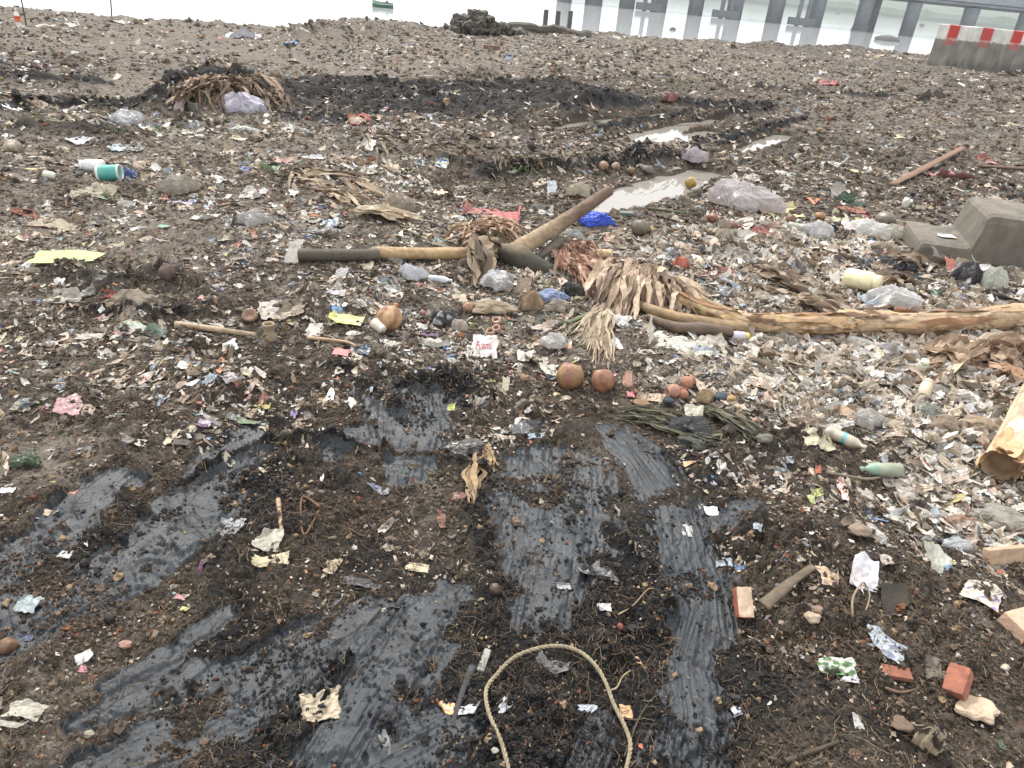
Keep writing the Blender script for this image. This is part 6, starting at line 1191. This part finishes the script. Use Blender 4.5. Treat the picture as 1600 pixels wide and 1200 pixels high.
def build_boat():
    P, t = plane(598, 12, WATER_Z); p = P[0]; s = t[0]/FPX; Ln = 34*s; root = empty('rowing_boat', p); tag(root, 'small dark green wooden boat with pale rim floating on the bright river', 'boat')
    n = 15; m = 9; V = []; 
    for i in range(n):
        u = i/(n-1)*2-1; w_ = .17*Ln*(1-abs(u)**2.6)**.6+.012*Ln; h = .2*Ln*(1+.35*u*u*(1 if u < 0 else .3))
        for j in range(m):
            a = -math.pi/2+math.pi*j/(m-1); V.append((u*Ln/2, w_*math.sin(a), -.06*Ln+h*(1-math.cos(a)**.7 if math.cos(a) > 0 else 1)))
    for i in range(n):
        u = i/(n-1)*2-1; w_ = (.17*Ln*(1-abs(u)**2.6)**.6+.012*Ln)*.86; h = .2*Ln*(1+.35*u*u*(1 if u < 0 else .3))
        for j in range(m):
            a = -math.pi/2+math.pi*j/(m-1); V.append((u*Ln/2*.97, w_*math.sin(a), -.02*Ln+(h+.04*Ln)*(1-math.cos(a)**.7 if math.cos(a) > 0 else 1)-.0*Ln))
    V = np.array(V); i, j = np.meshgrid(np.arange(n-1), np.arange(m-1), indexing='ij'); a = i*m+j; F = np.stack([a, a+1, a+m+1, a+m], -1).reshape(-1, 4); V = rot2(V, -.12)+p
    mesh('hull', V[:n*m], F, M_metal, s2l((40, 84, 66))*np.ones((n*m, 3)), True, root); mesh('inside', V[n*m:], F[:, ::-1], M_wood, L(120, 140, 120), True, root)
    for e in (0, m-1):
        q = V[np.arange(n)*m+e]; Vt, Ft = tube(q+[0, 0, .01], np.full(n, .018*Ln), 6); mesh('rim', Vt, Ft, M_metal, L(150, 190, 170), True, root)
    Vt, Ft = box(p+np.array([.22*Ln, 0, .1*Ln]), (.06*Ln, .26*Ln, .02*Ln), -.12); mesh('thwart', Vt, Ft, M_wood, L(120, 100, 80), False, root)
    # the seated rower: one continuous skin
    h = .26; c = p+np.array([.2*Ln, 0, .12*Ln]); k = Ln*.105
    J = [(0, 0, 0), (0, 0, 1.2), (0, .0, 2.4), (0, 0, 3.2), (0, -.0, 4.1), (-.0, .8, 2.6), (-1.1, 1.1, 1.7), (-2.2, .7, 1.5), (0, -.8, 2.6), (1.0, -1.2, 1.8), (2.1, -1.2, 1.6), (-.3, .5, -.1), (-2.1, .6, .5), (-2.6, .6, -.9), (-.3, -.5, -.1), (-2.0, -.6, .5), (-2.5, -.6, -.9)]
    E = [(0, 1), (1, 2), (2, 3), (3, 4), (2, 5), (5, 6), (6, 7), (2, 8), (8, 9), (9, 10), (0, 11), (11, 12), (12, 13), (0, 14), (14, 15), (15, 16)]
    Rr = [.7, .65, .75, .28, .55, .34, .26, .16, .34, .26, .16, .5, .36, .22, .5, .36, .22]
    me = bpy.data.meshes.new('person'); me.from_pydata([tuple(c+np.array(q)*k*.62) for q in J], E, []); o = bpy.data.objects.new('person', me); COL.objects.link(o)
    o.modifiers.new('skin', 'SKIN'); 
    if not me.skin_vertices: 
        import bmesh
        bm = bmesh.new(); bm.from_mesh(me); bm.verts.layers.skin.verify(); bm.to_mesh(me); bm.free()
    for v, r in zip(me.skin_vertices[0].data, Rr): v.radius = (r*k*.62, r*k*.62)
    me.skin_vertices[0].data[0].use_root = True; sb = o.modifiers.new('sub', 'SUBSURF'); sb.levels = 1; sb.render_levels = 2
    mt = bpy.data.materials.new('dark_clothes'); mt.use_nodes = True; mt.node_tree.nodes['Principled BSDF'].inputs['Base Color'].default_value = (.06, .055, .06, 1); mt.node_tree.nodes['Principled BSDF'].inputs['Roughness'].default_value = .9; me.materials.append(mt)
    tag(o, 'person in dark clothes seated in the small green boat, holding oars', 'person')
    for sg in (-1, 1):
        q0 = c+np.array([sg*-.02*Ln, sg*.12*Ln, .11*Ln]); q1 = p+np.array([.2*Ln+.25*Ln, sg*.3*Ln, .02*Ln]); Vt, Ft = tube(np.linspace(q0, q1, 6), np.full(6, .01*Ln), 6); put('oar', Vt, Ft, M_wood, L(80, 70, 60), ('near' if sg < 0 else 'far')+' thin oar reaching from the rower to the water', 'oar', keep=.01)
build_boat()
for x, y, w_, h_, t in ((1386, 64, 40, 10, 'grey overturned hull on the water left of the striped barrier'), (1471, 66, 20, 10, 'small dark boat shape in the water touching the barrier outline'), (1051, 47, 11, 5, 'dark stone poking out of the water between two piers'), (1440, 41, 8, 5, 'tiny far boat under the bridge on the bright water'), (1309, 22, 8, 5, 'tiny far boat before the hazy shore')):
    P, t_ = plane(x, y, WATER_Z); s = t_[0]/FPX; V, F, d = blob(nsd(), w_*s, w_*s*.4, h_*s*1.4, 14, .15); V = V+P[0]+[0, 0, h_*s*.15]; put('drifting_hull', V, F, M_stone, L(110, 110, 106), t, 'hull' if 'hull' in t or 'boat' in t else 'rock', smooth=True)
# ------------------------------------------------------------------ litter everywhere
PAL = [((200, 196, 188), 9, 'dirty white'), ((176, 164, 146), 13, 'beige'), ((150, 136, 118), 12, 'tan grey'), ((132, 126, 118), 9, 'grey'), ((116, 98, 80), 9, 'brown'), ((196, 176, 160), 7, 'pale pinkish'), ((226, 226, 224), 4, 'bright white'),
       ((140, 150, 160), 4, 'blue grey'), ((70, 66, 64), 5, 'charcoal'), ((160, 92, 80), .8, 'red'), ((84, 124, 170), .6, 'blue'), ((110, 138, 112), .6, 'green'), ((196, 186, 130), .8, 'yellow'), ((200, 142, 112), .9, 'orange'), ((200, 152, 152), .8, 'pink'), ((126, 110, 144), .3, 'purple'), ((160, 188, 188), .5, 'aqua')]
PW = np.array([p[1] for p in PAL], float); PW /= PW.sum()
KP = np.array(KEEP)
kcell = {}
for i, (x, y, r) in enumerate(KEEP):
    R_ = int(math.ceil(r/.5))
    if r > 2: continue
    for a in range(int(math.floor((x-r)/.5)), int(math.floor((x+r)/.5))+1):
        for b in range(int(math.floor((y-r)/.5)), int(math.floor((y+r)/.5))+1): kcell.setdefault((a, b), []).append((x, y, r*r))
def free(x, y, f=.7):
    return all((x-a)**2+(y-b)**2 > q*f for a, b, q in kcell.get((int(math.floor(x/.5)), int(math.floor(y/.5))), ()))
def spots(n, rmin, rmax, dens, p=1.0, half_=R(55), seed=0):
    """random places on the ground, thinned by a density given per place; evenly dense per picture area"""
    g = np.random.default_rng(seed); n0 = n; K = 6; th = g.uniform(-half_, half_, n*K); 
    u = g.random(n*K); r = np.exp(math.log(rmin)+(math.log(rmax)-math.log(rmin))*u**p); x = r*np.sin(th); y = r*np.cos(th)
    ok = (g.random(n*K) < dens(x, y, r)) & (sample(OVR, x, y) <= .3) & (sample(PWT, x, y) < .2); x, y, r = x[ok][:n], y[ok][:n], r[ok][:n]; return x, y, r, g
def patchy(x, y): return .22+1.25*ss(-.35, .45, fbm(x*1.3, y*1.3, 501, 4))
def dens_lit(x, y, r): return np.clip(sample(LIT, x, y)/1.3, 0, 1)*patchy(x, y)*(1-.8*sample(SMK, x, y))
def scrap(sd, S, col, x, y, near, g, style=None):
    st = style or g.choice(['sheet', 'sheet', 'sheet', 'strip', 'leaf', 'chip'])
    if st == 'strip': P, F, uv = sheet(sd, S*1.7, S*.35, .7, 9 if near else 6, .4, 2)
    elif st == 'chip': P, F, uv = sheet(sd, S*.7, S*.55, .25, 6 if near else 4, .6, 1)
    elif st == 'leaf':
        m = 9 if near else 6; t = np.linspace(-.5, .5, m); q = np.stack([t*S*1.5, .15*S*np.sin(t*3+sd), .25*S*np.abs(t)*g.uniform(-.3, 1.2)+0*t], 1); P, F = ribbon(q, S*.5*np.cos(t*2.9)**.7+.02*S, sd, .5, 4, g.uniform(-.7, .7), .3); uv = P[:, :2]/S
    else: P, F, uv = sheet(sd, S, S*g.uniform(.5, 1.), g.uniform(.5, 1.25), 12 if near else 7, g.uniform(.4, 1.), 1 if not near else int(g.integers(1, 4)))
    V = drape(P, x, y, g.uniform(0, 6.28), S*g.uniform(-.01, .06), .9, (g.normal(0, .22), g.normal(0, .22)))
    return V, F, uv
SIDE = ['right of', 'behind and right of', 'behind', 'behind and left of', 'left of', 'in front and left of', 'in front of', 'in front and right of']
LA = np.array([(a, b) for a, b, _ in LAND])
def where(x, y):
    d = np.hypot(LA[:, 0]-x, LA[:, 1]-y); i = int(np.argmin(d)); a = math.atan2(y-LA[i, 1], x-LA[i, 0]); k = int(round(a/(math.pi/4))) % 8; s = LAND[i][2]; dd = d[i]/max(.5, math.hypot(x, y)*.1)
    return ('just ' if dd < 1 else 'well ' if dd > 3 else '')+SIDE[k]+' '+s
used = {}
def single(x, y, r, g, S, nm, forms, cat, mat, style=None, pal=None):
    ci = g.choice(len(PAL), p=PW) if pal is None else pal[g.integers(len(pal))]; c, _, cn = PAL[ci]; sd = int(g.integers(1, 99999)); V, F, uv = scrap(sd, S, c, x, y, r < 6, g, style)
    lab = None
    for sz in ((['small', 'little'] if S < .05 else ['medium', 'hand sized'] if S < .1 else ['large', 'wide']) if True else []):
        for f in forms:
            q = f'{sz} {cn} {f} {where(x, y)}'
            if q not in used: lab = q; break
        if lab: break
    grp = None
    if lab is None: lab = q; grp = 'lookalike scraps '+q; used[q][1].append(1)
    used.setdefault(lab, [grp, []])
    o = put(nm, V, F, mat, colorize(c, uv, V, sd), lab, cat, grp or 'litter scraps strewn over the ground', False, keep=.6)
    if len(lab.split()) > 16: o['label'] = ' '.join(lab.split()[:16])
    used.setdefault('o:'+lab, []).append(o)
# individual scraps: the ones that show largest
for nm, forms, cat, mat, n, st, pal, seed in (('plastic_scrap', ['crumpled plastic scrap', 'creased plastic film', 'ragged piece of plastic'], 'plastic scrap', M_film, 280, None, None, 11), ('paper_piece', ['torn paper piece', 'flattened card piece'], 'paper scrap', M_paper, 170, 'sheet', None, 12), ('leaf_piece', ['curled dry leaf', 'broken dry leaf'], 'dry leaf', M_leaf, 150, 'leaf', [1, 2, 4, 5], 13)):
    x, y, r, g = spots(n, 1.6, 8, dens_lit, .8, seed=seed)
    for a, b, q in zip(x, y, r):
        if not free(a, b, .35): continue
        S = g.lognormal(0, .4)*.031*(.75+.20*q)*(1. if q > 2.6 else .75); single(float(a), float(b), float(q), g, S, nm, forms, cat, mat, st, pal)
for k, v in list(used.items()):          # whatever still shares a label shares a group of its own
    if k.startswith('o:') and len(v) > 1:
        for o in v: o['group'] = 'alike: '+o['label']
def build_mass(name, n, rmin, rmax, p, S0, near, mats, seed, dens, pal=None, style=None):
    x, y, r, g = spots(n, rmin, rmax, dens, p, seed=seed); parts = [[] for _ in mats]
    lib = []
    for k in range(60):      # a library of shapes, then each is turned, scaled, bent to the ground
        V, F, uv = None, None, None; st = style or ['sheet', 'sheet', 'strip', 'leaf', 'chip', 'sheet'][k % 6]
        if st == 'drift': P, F, uv = sheet(seed*100+k, 1, g.uniform(.5, .9), g.uniform(.6, 1.), 20, .7, 1)
        elif st == 'strip': P, F, uv = sheet(seed*100+k, 1.7, .35, .7, 8 if near else 5, .4, 2)
        elif st == 'chip': P, F, uv = sheet(seed*100+k, .7, .55, .3, 5 if near else 4, .6, 1)
        elif st == 'leaf': m = 8; t = np.linspace(-.5, .5, m); P, F = ribbon(np.stack([t*1.5, .15*np.sin(t*3+k), .25*np.abs(t)*g.uniform(-.3, 1.2)], 1), .5*np.cos(t*2.9)**.7+.02, k, .5, 4, g.uniform(-.7, .7), .3); uv = P[:, :2]
        else: P, F, uv = sheet(seed*100+k, 1, g.uniform(.5, 1.), g.uniform(.5, 1.3), 9 if near else 6, g.uniform(.4, 1.), 1+k % 3)
        P = P-np.array([0, 0, np.percentile(P[:, 2], 25)]); lib.append((P, F))
    c = np.array([s2l(q[0]) for q in PAL]); w_ = PW if pal is None else np.array(pal, float)/sum(pal); ks = g.integers(0, 60, len(x)); LT = sample(LIT, x, y); S = g.lognormal(0, .45, len(x))*S0(r)*(1+(1.0*ss(.75, 1.3, LT) if near and style is None else 0)); az = g.uniform(0, 6.28, len(x)); tx = g.normal(0, .17, (len(x), 2)); S = np.minimum(S, S0(r)*(3. if style is None else 1.7)); ci = g.choice(len(PAL), len(x), p=w_); ci = np.where((S > np.median(S)*1.5) & (ci > 8), 1, ci); mi = g.integers(0, len(mats), len(x)); lift = S*g.uniform(-.06, .06, len(x)); br = np.minimum(g.lognormal(-.03, .38, len(x)), 1.3)
    Z0 = gz(x, y)
    for li in range(60):
        P, F = lib[li]
        for m in range(len(mats)):
            q = np.where((ks == li) & (mi == m))[0]; q = np.array([t for t in q if free(x[t], y[t], .16)], int)
            if not len(q): continue
            Q = P[None]*S[q][:, None, None]; cc, s_ = np.cos(az[q])[:, None], np.sin(az[q])[:, None]; X = Q[..., 0]*cc-Q[..., 1]*s_; Y = Q[..., 0]*s_+Q[..., 1]*cc; Z = Q[..., 2]+X*tx[q, 0][:, None]+Y*tx[q, 1][:, None]
            X = X+x[q][:, None]; Y = Y+y[q][:, None]; Z = Z+lift[q][:, None]+.85*gz(X, Y)+.15*Z0[q][:, None]; V = np.stack([X, Y, Z], -1).reshape(-1, 3); Fq = (F[None]+(np.arange(len(q))*len(P))[:, None, None]).reshape(-1, 4); C = np.repeat(c[ci[q]]*br[q][:, None], len(P), 0)
            parts[m].append((V, Fq, C*(1+.18*pn(V[:, 0]*40, V[:, 1]*40, 7))[:, None]))
    out = []
    for m, mt in enumerate(mats):
        V, F, C = join(parts[m]); o = mesh(name[m], V, F, mt, np.clip(C, .004, .9)); kind(o, 'stuff'); out.append(o)
    return out
build_mass(['plastic_litter', 'paper_litter', 'leaf_litter'], 53000, 1.5, 9.5, .75, lambda r: .022*(.65+.22*r)*np.where(r < 2.4, .6, 1), True, [M_film, M_paper, M_leaf], 21, dens_lit)
build_mass(['distant_plastic_litter', 'distant_paper_litter'], 46000, 8, 44, .8, lambda r: .040+.0026*r, False, [M_film, M_paper], 22, lambda x, y, r: np.clip(sample(LIT, x, y), 0, 1)*patchy(x*.4, y*.4))
build_mass(['plastic_carpet', 'paper_carpet'], 9500, 1.7, 7.5, .75, lambda r: .033*(.65+.24*r), True, [M_film, M_paper], 24, lambda x, y, r: ss(.7, 1.25, sample(LIT, x, y))*(1-sample(SMK, x, y)), pal=[18, 17, 9, 4, 2, 10, 5, 1.5, .4]+[0]*8)
build_mass(['film_drifts'], 1500, 1.9, 7.5, .8, lambda r: .075*(.65+.2*r), True, [M_film], 25, lambda x, y, r: ss(.8, 1.25, sample(LIT, x, y))*patchy(x+9, y)*(1-sample(SMK, x, y)), pal=[22, 20, 8, 3, 1, 10, 4, 2, .2]+[0]*8, style='drift')
# fine flecks and shreds
build_mass(['shred_litter'], 17000, 1.3, 7, .9, lambda r: .0065*(.6+.3*r), False, [M_paper], 23, lambda x, y, r: np.clip(.07+sample(LIT, x, y)*.8, 0, 1)*patchy(x, y)*(1-.75*sample(SMK, x, y)), style='chip')
# crumbs of soil, loose on the ground
def build_crumbs(n, r0, r1, s0, seed):
    x, y, r, g = spots(n, r0, r1, lambda x, y, r: np.clip(sample(RGH, x, y), .1, 1)*(1-.93*sample(SMK, x, y)*ss(.45, -.1, fbm(x*3, y*3, 605, 3)))*(.25+.9*ss(-.3, .4, fbm(x*2.2, y*2.2, 601, 3))), 1.05, seed=seed)
    lib = []
    for k in range(24):
        P, F, d = blob(k*13+5, 1, g.uniform(.6, 1), g.uniform(.5, .9), 6, 1.); lib.append((P, F))
    ks = g.integers(0, 24, len(x)); S = np.minimum(g.lognormal(0, .55, len(x))*s0*(.6+.26*r), .12); az = g.uniform(0, 6.28, len(x)); Z = sample(HH, x, y); bk = sample(BLK, x, y); bn = ss(.35, .7, bk+.35*fbm(x*5, y*5, 602, 3))
    c1 = s2l((78, 65, 54)); c2 = s2l((36, 35, 35)); parts = []
    dr = ss(.4, .75, sample(DRY, x, y)+.3*fbm(x*3, y*3, 603, 2))*(1-bn); base = (c1[None]*(1-dr[:, None])+s2l((108, 98, 86))[None]*dr[:, None])*(1-bn[:, None])+c2[None]*bn[:, None]; base *= g.lognormal(0, .35, (len(x), 1))
    t = g.random(len(x)); base[t < .05] = s2l((150, 126, 98)); base[(t > .05) & (t < .07)] = s2l((120, 74, 50))
    for li in range(24):
        P, F = lib[li]; q = np.where(ks == li)[0]; Q = P[None]*S[q][:, None, None]; cc, s_ = np.cos(az[q])[:, None], np.sin(az[q])[:, None]; X = Q[..., 0]*cc-Q[..., 1]*s_+x[q][:, None]; Y = Q[..., 0]*s_+Q[..., 1]*cc+y[q][:, None]; ZZ = Q[..., 2]+Z[q][:, None]+S[q][:, None]*.2
        V = np.stack([X, Y, ZZ], -1).reshape(-1, 3); parts.append((V, (F[None]+(np.arange(len(q))*len(P))[:, None, None]).reshape(-1, 4), np.repeat(base[q], len(P), 0)))
    V, F, C = join(parts); kind(mesh('soil_crumbs' if r0 < 5 else 'mud_lumps', V, F, M_dirt, np.clip(C, .004, .8), False), 'stuff')
build_crumbs(104000, 1., 6.5, .0052, 31); build_crumbs(26000, 5.5, 26, .0075, 32)
# dry fibres and rootlets
def build_fibres():
    n = 24000; x, y, r, g = spots(n, 1.1, 8, lambda x, y, r: (.35+.65*ss(-.3, .4, fbm(x*1.6, y*1.6, 611, 3)))*(1-.8*sample(SMK, x, y)), .9, seed=41)
    m = 5; t = np.linspace(-.5, .5, m)[None]; Ln = g.lognormal(0, .5, len(x))*.026*(.7+.25*r); wd = .00042*(.7+.5*r)*g.uniform(.6, 1.6, len(x)); az = g.uniform(0, 3.14, len(x)); k = g.normal(0, .12, (len(x), 1))
    u = t*Ln[:, None]; v = k*Ln[:, None]*(4*t*t-.5)+g.normal(0, .035, (len(x), m))*Ln[:, None]; X = x[:, None]+u*np.cos(az)[:, None]-v*np.sin(az)[:, None]; Y = y[:, None]+u*np.sin(az)[:, None]+v*np.cos(az)[:, None]
    Z = sample(HH, X, Y); Z = np.maximum(Z, Z.mean(1, keepdims=True))+g.uniform(.000, .008, (len(x), 1))+.004
    nx = -np.sin(az)[:, None]*wd[:, None]; ny = np.cos(az)[:, None]*wd[:, None]; tri = [(1., 0, 0), (-1., 0, 0), (0, 0, 1.3)]
    V = np.stack([np.stack([X+nx*a, Y+ny*a, Z+wd[:, None]*c_], -1) for a, _, c_ in tri], 2).reshape(-1, 3); N_ = len(x); b = (np.arange(N_)*m*3)[:, None, None]; F = []
    for i in range(m-1):
        for j in range(3): F.append([i*3+j, i*3+(j+1) % 3, (i+1)*3+(j+1) % 3, (i+1)*3+j])
    F = (np.array(F)[None]+b).reshape(-1, 4); cols = np.array([s2l(c) for c in ((120, 102, 80), (84, 68, 52), (60, 48, 38), (150, 132, 106), (44, 37, 32))]); C = np.repeat(cols[g.choice(5, N_, p=[.25, .3, .2, .1, .15])], m*3, 0)
    kind(mesh('dry_fibres', V, F, M_leaf, C, False), 'stuff')
build_fibres()
# weeds: few green shoots
def build_weeds():
    g = np.random.default_rng(5); parts = []
    for (cx, cy, n, sp) in ((830, 268, 70, 30), (250, 200, 60, 60), (60, 190, 40, 40), (600, 265, 30, 40), (1060, 130, 30, 30), (735, 515, 14, 12), (1290, 470, 12, 10), (330, 215, 40, 60), (20, 235, 30, 20)):
        for k in range(n):
            p, s, _ = scale_at(cx+g.normal(0, sp), cy+g.normal(0, sp*.22)); h = s*g.uniform(4, 11); q = np.stack([p, p+[g.normal(0, .3)*h, g.normal(0, .3)*h, h*.6], p+[g.normal(0, .8)*h, g.normal(0, .8)*h, h*.8]]); V, F = ribbon(resample(q, 5), h*.16*np.sin(np.linspace(.6, 3.0, 5)), k, .2, 3); parts.append((V, F, vary(s2l([(96, 120, 58), (120, 140, 70), (80, 96, 52)][k % 3]), V, k, .2)))
    V, F, C = join(parts); kind(mesh('weeds', V, F, M_leaf, C), 'stuff')
build_weeds()
# ------------------------------------------------------------------ haze
def build_haze():
    V, F = box((200, 700, 45), (3400, 2900, 105)); V[:, 2] = np.where(V[:, 2] < 45, -9., 60.)
    m = bpy.data.materials.new('haze_air'); m.use_nodes = True; t = m.node_tree; t.nodes.clear()
    o_ = t.nodes.new('ShaderNodeOutputMaterial'); v = t.nodes.new('ShaderNodeVolumePrincipled'); v.inputs['Density'].default_value = .0004; v.inputs['Color'].default_value = (.86, .91, .95, 1); v.inputs['Anisotropy'].default_value = .3
    t.links.new(v.outputs[0], o_.inputs['Volume'])
    o = mesh('haze', V, F, m); weld(o); kind(o, 'stuff')
build_haze()
SC.cycles.volume_step_rate = 10; SC.cycles.volume_max_steps = 32; SC.cycles.volume_bounces = 1; SC.cycles.max_bounces = 6
SC.cycles.use_denoising = True
